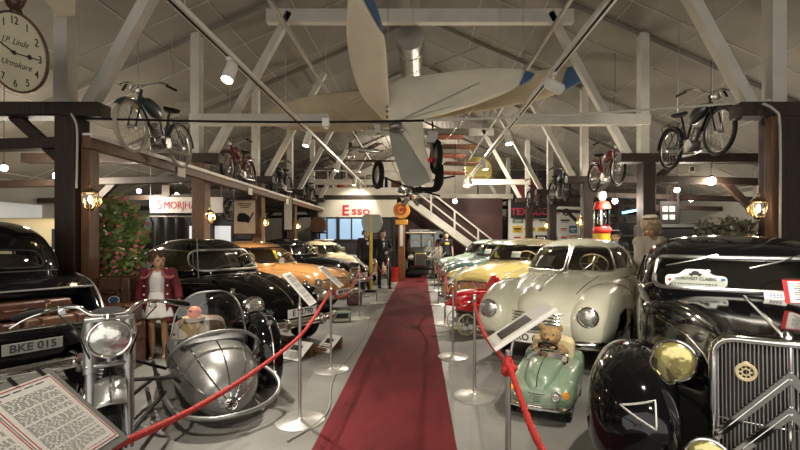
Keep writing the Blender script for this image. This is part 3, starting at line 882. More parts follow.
b = MB(); b.lathe([(0, 0), (.028, 0), (.026, .02), (.012, .035), (.0, .045)], (1.66, 0, 1.018), (.2, 0, 1), 16); b.build('radiator_cap', chrome, tra)
bdt = child(tra, 'body')
b = MB(); surf_strip(b, bdt, [(1.60 - i * .04, 0, 2) for i in range(27)], (0, 0, -1), .011, .003); b.build('bonnet_hinge', chrome, tra)
for s in (1, -1):
    add_lamp(tra, (1.60, s * .465, .835), (1, s * .02, 0), .108, lensy, chrome, bowl=chrome, depth=.08)
    MB().tube([(1.5, s * .46, .80), (1.52, s * .46, .72), (1.4, s * .40, .66)], .02, 8, sm=3).build('lamp_stalk', chrome, tra)
    add_lamp(tra, (1.94, s * .345, .485), (1, 0, 0), .088, lenso if False else lensy, chrome, name='fog_lamp', bowl=chrome, depth=.05)
    MB().tube([(1.92, s * .345, .40), (1.9, s * .345, .34)], .012, 8).build('fog_lamp_bracket', chrome, tra)
    handle(tra, -.30, s * .715, .97)
    MB().box((-.25, s * .77, .26), (1.1, .16, .05)).build('running_board', rubber, tra, bevel=.01)
    # bonnet side seam with louvres
    b = MB(); surf_strip(b, bdt, [(1.5 - i * .05, s * 2, .80 + i * .005) for i in range(20)], (0, -s, 0), .007, .002); b.build('bonnet_edge', chrome, tra)
    b = MB(); surf_strip(b, bdt, [(.42, s * 2, .45 + i * .06) for i in range(11)], (0, -s, 0), .006, .002); b.build('door_seam', black2, tra)
# wipers hang from the top of the screen
for y0, y1 in ((-.12, -.47), (.38, .06)):
    w0 = ct.front(y0, 1.375, .022); w1 = ct.front((y0 + y1) / 2, 1.33, .035); w2 = ct.front(y1, 1.285, .02)
    o = MB().tube([w0, w1, w2], .006, 6).tube([w0 + Vector((.004, -.01, .004)), w0 + (w1 - w0) * .7], .008, 6).build('wiper', whiteb if False else steel, tra)
# painted white triangle outline on the near front fender
ff = child(tra, 'front_fender', 1) if child(tra, 'front_fender', 1).data.vertices[0].co.y > 0 and False else None
for o_ in tra.children:
    if o_.name.startswith('front_fender'):
        ys = sum(v.co.y for v in o_.data.vertices) / len(o_.data.vertices)
        if ys < 0: nf = o_
tri = [(-.555, .725), (-.55, .61), (-.705, .69)]
tp = []
for i in range(3):
    a = Vector(tri[i]); c = Vector(tri[(i + 1) % 3])
    for j in range(8): tp.append(tuple(a + (c - a) * j / 8))
out = []
for y, z in tp:
    h, n = on_mesh(nf, (3, y, z), (-1, 0, 0))
    if h is not None: out.append(h + Vector((.003, 0, 0)))
MB().tube(out, .010, 4, closed=True, flat=.5).build('triangle_outline', whiteb, tra)
# rally plate behind the screen
q = rounded([(-.20, 0), (.20, 0), (.20, .085), (.11, .09), (.07, .135), (-.07, .135), (-.11, .09), (-.20, .085)], .03, 4)
def facex(M): return M @ Matrix(((0, 0, 1, 0), (1, 0, 0, 0), (0, 1, 0, 0), (0, 0, 0, 1)))
PM = facex(Matrix.Translation(ct.front(-.28, 1.135, -.03)) @ RZ(-.12) @ RY(-.28))
rp = MB().prism(q, .004, PM).build('rally_plate', paper, tra)
text('lettering', 'NORDVEST CLASSIC', .030, PM @ T(.0, .058, .006), ink, rp, .0005, bold=.0006)
b = MB(PM @ T(0, .018, .005))
for i in range(14): b.box((-.13 + i * .02, 0, 0), (.012 + .003 * (i % 3 - 1), .009, .001))
b.build('fine_print', ink, rp)
MB().box((.175, .06, .005), (.03, .02, .002), PM).build('start_number_box', blueink, rp)
MB().lathe([(0, 0), (.012, 0), (.012, .002), (0, .002)], n=12, M=PM @ T(-.17, .045, .005)).build('red_mark', redink, rp)
b = MB(PM @ T(0, .1, .005)); b.box((0, -.004, 0), (.085, .014, .002)); b.prism(rounded([(-.03, 0), (.03, 0), (.015, .022), (-.015, .022)], .01), .002)
for x in (-.025, .028): b.lathe([(0, 0), (.009, 0), (.009, .003), (0, .003)], (x, -.012, 0), n=12)
b.build('car_silhouette', ink, rp)
# tickets standing at the foot of the windscreen
for y0, w_, h_, m_, nm, rot in ((.175, .13, .055, canvas_c, 'folded_ticket', 0),):
    P0 = ct.front(y0, 1.085, .10)
    o = MB(facex(Matrix.Translation(P0) @ RY(-.5))).prism([(-w_ / 2, 0), (w_ / 2, 0), (w_ / 2, h_), (-w_ / 2, h_)], .003).build('ticket', paper, tra)
    b = MB(facex(Matrix.Translation(P0) @ RY(-.5)))
    for j in range(3):
        for i in range(4): b.box((-.027 + i * .018, .016 + j * .012, .004), (.014, .007, .001))
    b.build('ticket_print', blueink, o)

Mi = (T(TX, TY, 0) @ RZ(TH)).inverted()
pr_ = Mi @ at(806, 306, 2.62)
Ms = facex(Matrix.Translation((pr_.x, pr_.y, 1.095)) @ RZ(.3) @ RY(-.25))
o = MB(Ms).box((0, .075, 0), (.22, .15, .004)).build('red_edged_notice', redink, tra)
MB(Ms).box((.012, .072, .003), (.19, .135, .002)).build('notice_sheet', paper, o)
b = MB(Ms)
for i in range(8): b.box((.01, .125 - i * .014, .005), (.13 if i % 3 else .09, .005, .0008))
b.build('printed_lines', MATS.get('faded_print') or ink, o)

# --- cream streamlined car, right row
QX, QY, QH = 2.48, 6.61, hd(-.545, -.84)
tat, cq = car('streamlined_car', 'large cream streamlined car with a split windscreen and low chrome grille, behind the teddy bear', (QX, QY), QH, dict(
    paint=cream, wr=.33, wheels=(1.4, -1.35), track=.66, cutr=.36, ycut=.5,
    body=[(2.12, 0, .25, .36, .52, 2.4), (2.06, 0, .50, .29, .66, 2.6), (1.9, 0, .64, .26, .78, 2.7), (1.6, 0, .70, .25, .89, 2.9), (1.2, 0, .74, .25, .965, 3.1), (.7, 0, .77, .25, 1.02, 3.6),
          (.2, 0, .78, .25, 1.03, 4), (-.6, 0, .78, .25, 1.02, 4), (-1.2, 0, .75, .25, .98, 3.5), (-1.7, 0, .62, .28, .85, 3), (-2.1, 0, .4, .34, .64, 2.6), (-2.25, 0, .2, .4, .54, 2.4)],
    extra=[('bonnet', [(2.14, 0, .14, .48, .66, 2.2), (2.02, 0, .25, .48, .84, 2.2), (1.75, 0, .32, .48, .95, 2.3), (1.3, 0, .38, .48, 1.015, 2.4), (.8, 0, .46, .5, 1.055, 2.6), (.45, 0, .5, .5, 1.06, 2.8)])],
    cabin=[(.96, -1.8, .80, .74, 3.2), (1.04, -1.7, .76, .74, 3.2), (1.16, -1.52, .64, .71, 3.1), (1.28, -1.3, .49, .66, 3.0), (1.38, -1.08, .33, .58, 2.8), (1.45, -.86, .15, .48, 2.6), (1.49, -.66, -.02, .34, 2.4), (1.51, -.5, -.18, .18, 2.3), (1.515, -.36, -.32, .02, 2.2)],
    windows=[('F2', [(.02, 1.045), (.63, 1.055), (.49, 1.375), (.02, 1.40)], .07), ('B2', [(.03, 1.14), (.36, 1.14), (.28, 1.33), (.03, 1.33)], .06),
             ('S', [(-.32, 1.08), (.48, 1.08), (.22, 1.36), (-.32, 1.38)], .07), ('S', [(-1.16, 1.10), (-.40, 1.08), (-.40, 1.38), (-.78, 1.34)], .10)],
    fenders=[('front_fender', [(2.14, .55, .08, .40, .62, 2.2), (2.09, .555, .17, .32, .74, 2.2), (1.95, .565, .215, .28, .84, 2.3), (1.65, .585, .235, .27, .93, 2.4), (1.25, .61, .23, .27, .955, 2.5), (.8, .65, .19, .27, .92, 2.5), (.35, .69, .14, .28, .82, 2.5), (-.1, .72, .10, .3, .66, 2.4)]),
             ('rear_fender', [(-.6, .73, .05, .3, .5, 2.3), (-1.0, .70, .11, .27, .72, 2.4), (-1.4, .67, .14, .27, .80, 2.5), (-1.8, .6, .13, .3, .72, 2.3), (-2.1, .52, .06, .4, .55, 2.2)])],
    lamps=[((2.06, .575, .655), .102)], lampout=.04, fb=(2.27, .37, .76, .12, .03, chrome, False, False, .10), rb=(-2.30, .4, .45, .10, .03, chrome, False),
    seats=((-.2, -.95), 1.0, .58), steer=(.42, .32, 1.14), wheelcol=ivory, rimr=.012, rim_front=steel,
    plates=[('RO 67 13', (2.31, .05, .40), .50, .11)]))
bq = child(tat, 'bonnet')
b = MB(); surf_strip(b, bq, [(1.95 - i * .05, 0, 2) for i in range(29)], (0, 0, -1), .014, .0); b.build('bonnet_strip', darksteel, tat)
for s in (1, -1):
    b = MB(); surf_strip(b, child(tat, 'body'), [(1.7 - i * .12, s * (.36 + i * .012), 2) for i in range(9)], (0, 0, -1), .005, .001); b.build('bonnet_seam', black2, tat)
gb = MB()
for i in range(6):
    z = .47 + i * .035; w_ = .36 - i * .012
    gb.tube([(2.185 - .12 * (y / .36) ** 2 - max(0, z - .5) * .35, y, z) for y in [w_ * (j / 8 - 1) for j in range(17)]], .0095, 6)
for j in range(5): gb.cyl((2.15, -.24 + j * .12, .46), (2.11, -.24 + j * .12, .65), .005, 6)
gb.build('grille', chrome, tat)
for s in (1, -1):
    handle(tat, -.24, s * .79, .93)
    MB().lathe([(0, 0), (.05, 0), (.046, .02), (0, .025)], (1.98, s * .62, .42), (1, 0, 0), 16).build('fog_lamp', lens, tat)
for y0, y1 in ((.22, .46), (-.16, -.40)):
    MB().tube([cq.front(y0, 1.055, .01), cq.front((y0 + y1) / 2, 1.16, .025), cq.front(y1 * .75, 1.25, .015)], .005, 6).build('wiper', steel, tat)
Mx = Matrix.Translation(cq.front(-.36, 1.10, -.03)) @ RZ(-.25) @ RY(-.80)
MB(Mx).box((0, 0, .10), (.004, .24, .22)).build('windscreen_notice', paper, tat)
Mx = Matrix.Translation(cq.front(.2, 1.12, -.8)) @ RY(-.1)
MB(Mx).box((0, 0, .06), (.004, .14, .10)).build('yellow_card', yellowp, tat)

# --- generic saloons further down the hall
def saloon(name, label, loc, h, paint, scale=1.0, style='pontoon', **kw):
    if style == 'pontoon':
        P = dict(paint=paint, wr=.32, wheels=(1.35, -1.25), track=.64, cutr=.37, ycut=.5,
            body=[(2.08, 0, .45, .34, .60, 3), (2.03, 0, .62, .28, .74, 3.2), (1.8, 0, .70, .26, .84, 3.6), (1.3, 0, .74, .25, .90, 4), (.7, 0, .76, .25, .94, 4.5), (-.6, 0, .77, .25, .95, 4.5), (-1.3, 0, .75, .25, .92, 4), (-1.8, 0, .66, .28, .82, 3.4), (-2.1, 0, .5, .34, .66, 3)],
            extra=[('bonnet', [(2.04, 0, .32, .5, .76, 2.6), (1.85, 0, .42, .5, .90, 2.6), (1.3, 0, .5, .5, .99, 2.7), (.7, 0, .55, .5, 1.02, 3), (.5, 0, .56, .5, 1.02, 3)])],
            cabin=[(.90, -1.55, .78, .73, 3.4), (1.0, -1.48, .72, .72, 3.4), (1.15, -1.34, .56, .69, 3.3), (1.30, -1.15, .38, .63, 3.1), (1.40, -.95, .20, .54, 2.8), (1.46, -.72, .0, .40, 2.5), (1.485, -.55, -.15, .22, 2.3), (1.49, -.38, -.34, .02, 2.2)],
            windows=[('F', [(-.60, 1.03), (.60, 1.03), (.50, 1.34), (-.50, 1.34)], .08), ('B', [(-.5, 1.06), (.5, 1.06), (.42, 1.32), (-.42, 1.32)], .08),
                     ('S', [(-.34, 1.03), (.44, 1.03), (.2, 1.34), (-.34, 1.35)], .06), ('S', [(-1.12, 1.05), (-.42, 1.03), (-.42, 1.35), (-.84, 1.32)], .09)],
            fenders=[('front_fender', [(2.10, .58, .08, .38, .62, 2.4), (2.04, .58, .15, .3, .76, 2.4), (1.8, .6, .18, .27, .86, 2.6), (1.3, .63, .17, .27, .90, 2.8), (.7, .68, .12, .28, .88, 2.8), (.1, .71, .08, .3, .8, 2.6)])],
            lamps=[((2.06, .56, .66), .095)], fb=(2.22, .42, .76, .1, .03, chrome, True), rb=(-2.22, .42, .74, .1, .03, chrome, True),
            seats=((-.1, -.95), .95, .58), steer=(.40, .32, 1.08), rimr=.014)
    else:
        P = dict(paint=paint, wr=.33, wheels=(1.35, -1.25), track=.64, cutr=.38, ycut=.5,
            body=[(1.95, 0, .2, .40, .62, 2.6), (1.88, 0, .36, .34, .78, 2.8), (1.6, 0, .46, .3, .90, 2.8), (1.2, 0, .54, .28, .98, 3), (.7, 0, .66, .26, 1.02, 3.6), (0, 0, .74, .25, 1.02, 4), (-.8, 0, .74, .25, 1.0, 4), (-1.4, 0, .64, .26, .92, 3.4), (-1.9, 0, .46, .3, .74, 2.8), (-2.15, 0, .26, .4, .58, 2.4)],
            cabin=[(.92, -1.85, .62, .70, 3.0), (1.02, -1.75, .57, .70, 3.0), (1.15, -1.58, .47, .67, 2.9), (1.28, -1.36, .34, .62, 2.8), (1.39, -1.1, .18, .55, 2.7), (1.46, -.86, .0, .44, 2.5), (1.50, -.64, -.18, .28, 2.4), (1.52, -.48, -.32, .12, 2.3), (1.525, -.41, -.39, .02, 2.2)],
            windows=[('F2', [(.02, 1.08), (.54, 1.09), (.45, 1.34), (.02, 1.36)], .07), ('B2', [(.03, 1.14), (.3, 1.14), (.26, 1.3), (.03, 1.3)], .06),
                     ('S', [(-.40, 1.06), (.34, 1.06), (.16, 1.34), (-.40, 1.36)], .06), ('S', [(-1.2, 1.08), (-.5, 1.06), (-.5, 1.36), (-.92, 1.32)], .10)],
            fenders=[('front_fender', [(2.02, .57, .06, .4, .56, 2.2), (1.96, .58, .15, .32, .68, 2.2), (1.75, .59, .2, .3, .80, 2.3), (1.4, .61, .2, .3, .85, 2.4), (1.0, .64, .17, .28, .78, 2.4), (.6, .68, .11, .28, .6, 2.3), (.3, .72, .06, .28, .42, 2.2)]),
                     ('rear_fender', [(-.6, .72, .05, .3, .42, 2.2), (-1.0, .68, .13, .28, .70, 2.3), (-1.3, .65, .16, .28, .80, 2.4), (-1.7, .6, .14, .3, .7, 2.3), (-2.05, .52, .05, .4, .52, 2.2)])],
            lamps=[((1.93, .57, .66), .095)], fb=(2.18, .42, .72, .12, .03, chrome, True), rb=(-2.25, .42, .70, .12, .03, chrome, True),
            seats=((-.2, -1.0), 1.0, .55), steer=(.28, .32, 1.12), rimr=.013)
    P.update(kw)
    r, c = car(name, label, loc, h, P)
    r.scale = (scale, scale, scale)
    return r, c
def hgrille(r, x, w, z0, z1, n=7, m=chrome, fm=chrome):
    g = MB().box((x - .03, 0, (z0 + z1) / 2), (.03, w * 2, z1 - z0)).build('grille', grill_k, r, bevel=.01)
    b = MB()
    for i in range(n):
        z = z0 + (z1 - z0) * (i + .5) / n
        b.cyl((x, -w, z), (x, w, z), .006, 6)
    b.build('grille_bars', m, g)
    fp = rounded([(-w, z0), (w, z0), (w, z1), (-w, z1)], .06)
    MB().tube([(x, y, z) for y, z in fp], .012, 6, closed=True).build('grille_surround', fm, g)
def vgrille(r, x, w, z0, z1, n=16, back=None):
    g = MB().box((x - .03, 0, (z0 + z1) / 2), (.03, w * 2, z1 - z0)).build('grille', back or grill_k, r, bevel=.01)
    b = MB()
    for i in range(n):
        y = -w + 2 * w * (i + .5) / n
        b.cyl((x, y, z0), (x, y, z1), .005, 6)
    b.build('grille_bars', chrome, g)
    MB().tube([(x, y, z) for y, z in rounded([(-w * .8, z0), (w * .8, z0), (w, z1), (-w, z1)], .1)], .014, 6, closed=True).build('grille_surround', chrome, g)

HL = hd(.9, -.42)
r, c = saloon('hatchback_car', 'bright orange car with black roof pillars and round lamps between two black cars', (-3.55, 9.35), HL, orange, .98, plates=[('MJB 630', (2.27, 0, .46), .46, .11)], rim_front=blackmat)
hgrille(r, 2.07, .38, .48, .72, 6)
Mx = Matrix.Translation(c.front(-.05, 1.12, -.06)) @ RY(-.5); MB(Mx).box((0, 0, .08), (.004, .08, .2)).build('windscreen_notice', yellowp, r)
r, c = saloon('black_saloon', 'black car with a split windscreen and chrome bumper behind the orange car', (-3.5, 11.95), HL, black, 1.0, 'round', plates=[('A 5417', (2.22, 0, .56), .4, .11)])
vgrille(r, 1.96, .22, .42, .74, 14)
r, c = saloon('cream_saloon', 'small cream car with rounded roof behind the second black saloon near the yellow pole', (-3.15, 14.5), HL, ivory, .96, 'round')
vgrille(r, 1.96, .2, .42, .74, 12)
MB().box((-.2, 0, 1.53), (.5, .5, .03)).build('roof_hatch', whiteb, r, bevel=.01)
HR = hd(-.62, -.78)
r, c = saloon('yellow_saloon', 'mustard yellow rounded car with chrome grille behind the cream streamlined car', (2.3, 9.4), HR, yellow, 1.02, fender_paint=yellow, roof_paint=ivory)
vgrille(r, 2.08, .34, .40, .70, 22, darksteel)
Mx = Matrix.Translation(c.front(.1, 1.08, -.06)) @ RY(-.5); MB(Mx).box((0, 0, .08), (.004, .2, .14)).build('windscreen_notice', paper, r)
r, c = saloon('teal_saloon', 'teal green rounded car with cream pillars behind the yellow car', (2.35, 12.3), HR, teal, 1.0, fender_paint=teal, roof_paint=teal2)
vgrille(r, 2.07, .30, .42, .76, 16)
Mx = Matrix.Translation(c.front(-.1, 1.08, -.06)) @ RY(-.5); MB(Mx).box((0, 0, .08), (.004, .2, .14)).build('windscreen_notice', paper, r)
r, c = saloon('pale_teal_saloon', 'pale green car with cream roof parked furthest back on the right below the stair', (2.35, 15.0), HR, teal2, 1.0)
vgrille(r, 2.07, .30, .42, .76, 16)

# --- black thirties car seen from behind, left foreground
VX, VY, VH = -4.75, 4.37, hd(-.85, .53)
old, co_ = car('vintage_car', 'black thirties car at the left edge, seen from behind with its boot open', (VX, VY), VH, dict(
    paint=black, wr=.36, wheels=(1.35, -.95), track=.66, cutr=.40, ycut=.52, rimr=.010, rimrs=.008, rim_front=blackmat, rim_side=blackmat,
    body=[(1.9, 0, .25, .4, 1.0, 4), (1.2, 0, .34, .35, 1.06, 4), (.6, 0, .52, .3, 1.10, 4), (.1, 0, .58, .28, 1.10, 4.5), (-.5, 0, .66, .28, 1.10, 4.5), (-.85, 0, .68, .28, 1.12, 4), (-1.1, 0, .64, .3, 1.13, 3.6), (-1.15, 0, .62, .5, 1.12, 3.6)],
    cabin=[(1.02, -1.02, .56, .62, 3.0), (1.1, -1.0, .54, .62, 3.0), (1.27, -.94, .46, .61, 2.9), (1.44, -.82, .36, .57, 2.8), (1.55, -.70, .24, .51, 2.7), (1.63, -.54, .08, .41, 2.6), (1.675, -.40, -.05, .28, 2.4), (1.69, -.30, -.14, .12, 2.3), (1.695, -.24, -.2, .02, 2.2)],
    windows=[('F', [(-.5, 1.14), (.5, 1.14), (.44, 1.42), (-.44, 1.42)], .06), ('B2', [(.02, 1.22), (.40, 1.22), (.36, 1.38), (.02, 1.40)], .08),
             ('S', [(-.2, 1.15), (.38, 1.15), (.26, 1.42), (-.2, 1.43)], .05), ('S', [(-.72, 1.16), (-.28, 1.15), (-.28, 1.43), (-.6, 1.40)], .07)],
    fenders=[('rear_fender', [(-.35, .70, .06, .26, .40, 2.2), (-.6, .70, .12, .26, .66, 2.3), (-.9, .69, .17, .28, .84, 2.4), (-1.15, .66, .19, .3, .85, 2.4), (-1.4, .64, .18, .32, .76, 2.3), (-1.6, .62, .12, .36, .62, 2.2), (-1.68, .6, .05, .42, .54, 2.2)]),
             ('front_fender', [(2.1, .62, .05, .46, .6, 2.2), (1.9, .63, .18, .32, .8, 2.4), (1.4, .66, .2, .3, .88, 2.5), (.9, .7, .15, .28, .66, 2.4), (.5, .74, .08, .26, .36, 2.2)])],
    seats=((-.05,), 1.0, .55), fb=(2.2, .4, .7, .1, .03, chrome, True)))
# boot opening: deck surround and dark hollow
bt = MB()
for y in (-.60, .60): bt.loft([(-1.0, y, .035, .55, 1.12, 3), (-1.35, y, .035, .55, 1.05, 3), (-1.62, y, .03, .55, .80, 3)], 16, 4)
bt.box((-1.3, 0, .56), (.66, 1.2, .04))
bt.build('boot_sides', black, old, angle=50)
MB().loft([(-.95, 0, .62, 1.09, 1.13, 4), (-1.2, 0, .62, 1.09, 1.125, 4), (-1.42, 0, .60, 1.02, 1.05, 4)], 24, 4).build('boot_top', black, old)
MB().tube([(-1.0, -.62, 1.14), (-1.3, -.63, 1.08), (-1.5, -.63, .95), (-1.62, -.63, .80)], .012, 8, sm=4).tube([(-1.0, .62, 1.14), (-1.3, .63, 1.08), (-1.5, .63, .95), (-1.62, .63, .80)], .012, 8, sm=4).tube([(-1.44, -.6, 1.045), (-1.44, .6, 1.045)], .01, 8).build('boot_edging', steel, old)
MB().loft([(-1.60, 0, .58, .60, .72, 4), (-1.72, 0, .60, .56, .76, 4), (-1.80, 0, .58, .58, .70, 4)], 24, 3).build('boot_lid', black, old)
MB().tube([(-1.80, y / 10, .765 - .01 * abs(y) / 6) for y in range(-6, 7)], .010, 8).build('lid_edge', chrome, old)
bumper(old, -1.98, .46, .70, .10, .03, chrome, True, True, .1)
plate(old, 'BKE 015', (-1.87, -.04, .63), .38, .09, PI, mat('worn_plate', (.17, .17, .15), .5), ink)
for s in (1, -1):
    MB().lathe([(0, .03), (.04, .025), (.05, 0), (.05, -.05)], (-1.80, s * .52, .62), (-1, 0, 0), 16).build('tail_light', redlight, old)
MB().tube([(-1.02, -.46, 1.19), (-1.03, .46, 1.19)], .008, 6).build('window_bottom_strip', chrome, old)
# ------------------------------------------------------------------ motorcycle with sidecar
def spokes(b, c, ax, r0, r1, n=24, w=.0016, off=.02):
    q = axis_mat(c, ax)
    for i in range(n):
        a = 2 * PI * i / n; s = off if i % 2 else -off
        b.cyl(q @ Vector((r0 * math.cos(a + .3), r0 * math.sin(a + .3), s)), q @ Vector((r1 * math.cos(a), r1 * math.sin(a), 0)), w, 4)
MX, MY, MH = -2.13, 2.88, hd(.6, -.8)
mo = thing('motorcycle', 'silver grey vintage motorcycle with a sidecar and large chrome headlamp in the left foreground', 'motorcycle', (MX, MY, 0), MH)
for x in (.70, -.70):
    w_ = MB().torus((x, 0, .33), (0, 1, 0), .285, .047, 48, 12).build('wheel', rubber, mo)
    b = MB(); b.torus((x, 0, .33), (0, 1, 0), .238, .014, 40, 8, flat=1.4); b.build('rim', chrome, w_)
    b = MB(); spokes(b, (x, 0, .33), (0, 1, 0), .03, .235, 32); b.build('spokes', steel, w_)
    MB().lathe([(.0, -.06), (.03, -.06), (.03, -.045), (.085, -.04), (.085, .04), (.03, .045), (.03, .06), (0, .06)], (x, 0, .33), (0, 1, 0), 28).build('drum_brake', darksteel, w_)
def fenderarc(cx, cz, R, a0, a1, w, lip=.03, n=20):
    g = []
    for i in range(n + 1):
        a = a0 + (a1 - a0) * i / n
        row = []
        for y, dr in ((-w, -.045), (-w * .98, -.012), (-w * .7, .006), (0, .016), (w * .7, .006), (w * .98, -.012), (w, -.045)):
            rr = R + dr; row.append((cx + rr * math.cos(a), y, cz + rr * math.sin(a)))
        g.append(row)
    return g
MB().sheet(fenderarc(.70, .34, .375, .95, 2.9, .07)).build('front_mudguard', silver, mo, solid=.004)
MB().tube([(.70 + .395 * math.cos(a), 0, .34 + .395 * math.sin(a)) for a in [.97 + 1.8 * i / 20 for i in range(21)]], .006, 6).build('mudguard_strip', chrome, mo)
MB().sheet(fenderarc(-.70, .34, .375, .4, 3.5, .085)).build('rear_mudguard', silver, mo, solid=.004)
for s in (1, -1):
    MB().tube([(.71, s * .085, .33), (.62, s * .085, .62), (.585, s * .088, .74)], [.022, .027, .027], 14).tube([(.585, s * .088, .74), (.50, s * .09, 1.02)], [.035, .035], 14).build('fork_leg', silver, mo)
    MB().tube([(.70, s * .06, .33), (.66, s * .075, .5), (.60, s * .075, .70)], .006, 6).build('mudguard_stay', steel, mo)
MB().box((.50, 0, 1.03), (.07, .24, .03)).box((.575, 0, .78), (.06, .23, .025)).cyl((.55, 0, .76), (.47, 0, 1.04), .028, 14).build('fork_yoke', silver, mo, bevel=.008)
hl = add_lamp(mo, (.665, 0, .945), (1, 0, .02), .100, lens, chrome, bowl=chrome, depth=.075)
for s in (1, -1):
    MB().tube([(.50, s * .09, .95), (.60, s * .112, .95), (.645, s * .108, .945)], .010, 6, sm=2).build('headlight_bracket', silver, mo)
MB().lathe([(0, 0), (.045, 0), (.04, .02), (0, .025)], (.50, 0, 1.03), (-.3, 0, 1), 20).build('speedometer', chrome, mo)
hb = [(.30, -.41, 1.06), (.36, -.29, 1.09), (.46, -.16, 1.11), (.49, -.08, 1.06), (.49, .08, 1.06), (.46, .16, 1.11), (.36, .29, 1.09), (.30, .41, 1.06)]
hbo = MB().tube(hb, .012, 10, sm=5).build('handlebar', chrome, mo)
for s in (1, -1):
    MB().tube([(.355, s * .30, 1.088), (.30, s * .41, 1.06), (.27, s * .44, 1.045)], [.018, .019, .016], 12).build('grip', rubber, hbo)
    MB().tube([(.40, s * .24, 1.10), (.43, s * .29, 1.09), (.42, s * .37, 1.06), (.38, s * .44, 1.01)], [.012, .010, .008, .011], 8, sm=3, flat=.6).build('lever', chrome, hbo)
    MB().tube([(.42, s * .24, 1.07), (.55, s * .16, 1.0), (.60, s * .10, .85), (.50, s * .06, .7)], .0045, 6, sm=4).build('control_cable', blackmat, hbo)
    MB().box((.41, s * .22, 1.08), (.04, .04, .035)).build('switch_clamp', chrome, hbo, bevel=.006)
MB().loft([(.40, 0, .05, .82, .94, 2.4), (.30, 0, .12, .76, .99, 2.5), (.12, 0, .15, .73, 1.0, 2.6), (-.08, 0, .12, .73, .93, 2.5), (-.20, 0, .05, .76, .86, 2.4)], 28, 4).build('fuel_tank', silver, mo)
MB().lathe([(0, .02), (.03, .015), (.035, 0)], (.2, 0, 1.0), (0, 0, 1), 16).build('filler_cap', chrome, mo)
MB().loft([(-.12, 0, .05, .80, .86, 2.4), (-.25, 0, .11, .80, .88, 2.5), (-.45, 0, .15, .81, .90, 2.5), (-.52, 0, .06, .84, .90, 2.4)], 24, 4).loft([(-.58, 0, .06, .84, .90, 2.4), (-.72, 0, .13, .84, .93, 2.5), (-.92, 0, .08, .86, .92, 2.4)], 24, 4).build('saddle', rubber, mo)
b = MB()
b.tube([(.50, 0, .86), (.25, 0, .80), (-.15, 0, .74), (-.45, 0, .62), (-.70, 0, .36)], .017, 8).tube([(.52, 0, .80), (.35, .1, .30), (.2, .12, .20), (-.4, .12, .20), (-.70, .09, .33)], .017, 8, sm=3).tube([(.52, 0, .80), (.35, -.1, .30), (.2, -.12, .20), (-.4, -.12, .20), (-.70, -.09, .33)], .017, 8, sm=3).cyl((-.15, 0, .74), (-.2, 0, .2), .017, 8)
b.build('frame', black2, mo)
b = MB(); b.box((.02, 0, .34), (.36, .2, .22)); b.cyl((.06, 0, .44), (.10, 0, .70), .085, 20)
for i in range(9): b.cyl((.065 + i * .005, 0, .47 + i * .025), (.066 + i * .005, 0, .478 + i * .025), .11, 20)
b.cyl((-.02, -.14, .33), (-.02, .14, .33), .09, 20); b.build('engine', darksteel, mo, bevel=.01)
MB().tube([(.12, -.08, .62), (.24, -.12, .52), (.20, -.15, .28), (-.1, -.17, .22), (-.5, -.18, .24), (-.95, -.18, .27)], [.02, .02, .02, .025, .035, .03], 10, sm=4).build('exhaust_pipe', chrome, mo)
MB().tube([(.1, 0, .18), (.12, .17, .20), (.18, .24, .20), (.12, .24, .22)], .012, 8, sm=2).build('footrest', steel, mo)
# sidecar
SY = .77
st = [(.04, SY, .02, .17, .21, 2.1), (.02, SY, .10, .11, .31, 2.1), (-.06, SY, .20, .08, .42, 2.15), (-.20, SY, .275, .07, .515, 2.2), (-.42, SY, .315, .08, .58, 2.3), (-.72, SY, .33, .10, .60, 2.4), (-1.1, SY, .33, .12, .62, 2.5), (-1.45, SY, .29, .14, .60, 2.4), (-1.75, SY, .20, .2, .50, 2.3), (-1.92, SY, .05, .28, .38, 2.2)]
def cut(c): return -1.30 < c.x < -.66 and abs(c.y - SY) < .25 and c.z > .45
sc_ = MB().loft(st, 48, 8, cut).build('sidecar_body', silver, mo, angle=60, solid=.006)
rows = smooth_rows(st, 8)
rb = MB()
for a in (PI * .30, PI * .5, PI * .70, PI * .10, PI * .90):
    pts = []
    for x, yc, w, zl, zh, e in rows[4:52 if abs(a - PI / 2) > .7 else 37]:
        pts.append((x, yc + (w + .002) * spc(math.cos(a), e), (zl + zh) / 2 + ((zh - zl) / 2 + .002) * spc(math.sin(a), e)))
    rb.tube(pts, .0075, 6)
rb.build('body_ribs', chrome, sc_)
MB().torus((.045, SY, .20), (1, 0, 0), .048, .007, 24, 8).lathe([(0, .01), (.042, .0)], (.043, SY, .20), (1, 0, 0), 20).build('nose_badge', chrome, sc_)
b = MB()
for a in range(8): b.cyl((.055, SY, .20), (.055, SY + .036 * math.cos(a * PI / 4), .20 + .036 * math.sin(a * PI / 4)), .003, 4)
b.build('badge_star', black2, sc_)
MB().loft([(-.52, SY, .25, .52, .60, 2.5), (-.62, SY, .29, .50, .635, 2.5), (-.72, SY, .28, .50, .62, 2.5)], 30, 3).build('cockpit_cowl', mat('black_vinyl', (.02, .02, .02), .45, bump=.6, bscale=12), sc_)
MB().sheet([[( -.64 - .72 * j / 10 * .96, SY - .26 + .52 * i / 8, .36 - .04 * math.sin(PI * i / 8)) for i in range(9)] for j in range(11)]).build('cockpit_floor', blackmat, sc_)
MB().loft([(-1.22, SY, .22, .35, .66, 4), (-1.30, SY, .24, .35, .70, 4), (-1.36, SY, .2, .35, .64, 4)], 24, 3).build('seat_back', seatm, sc_)
ws = []
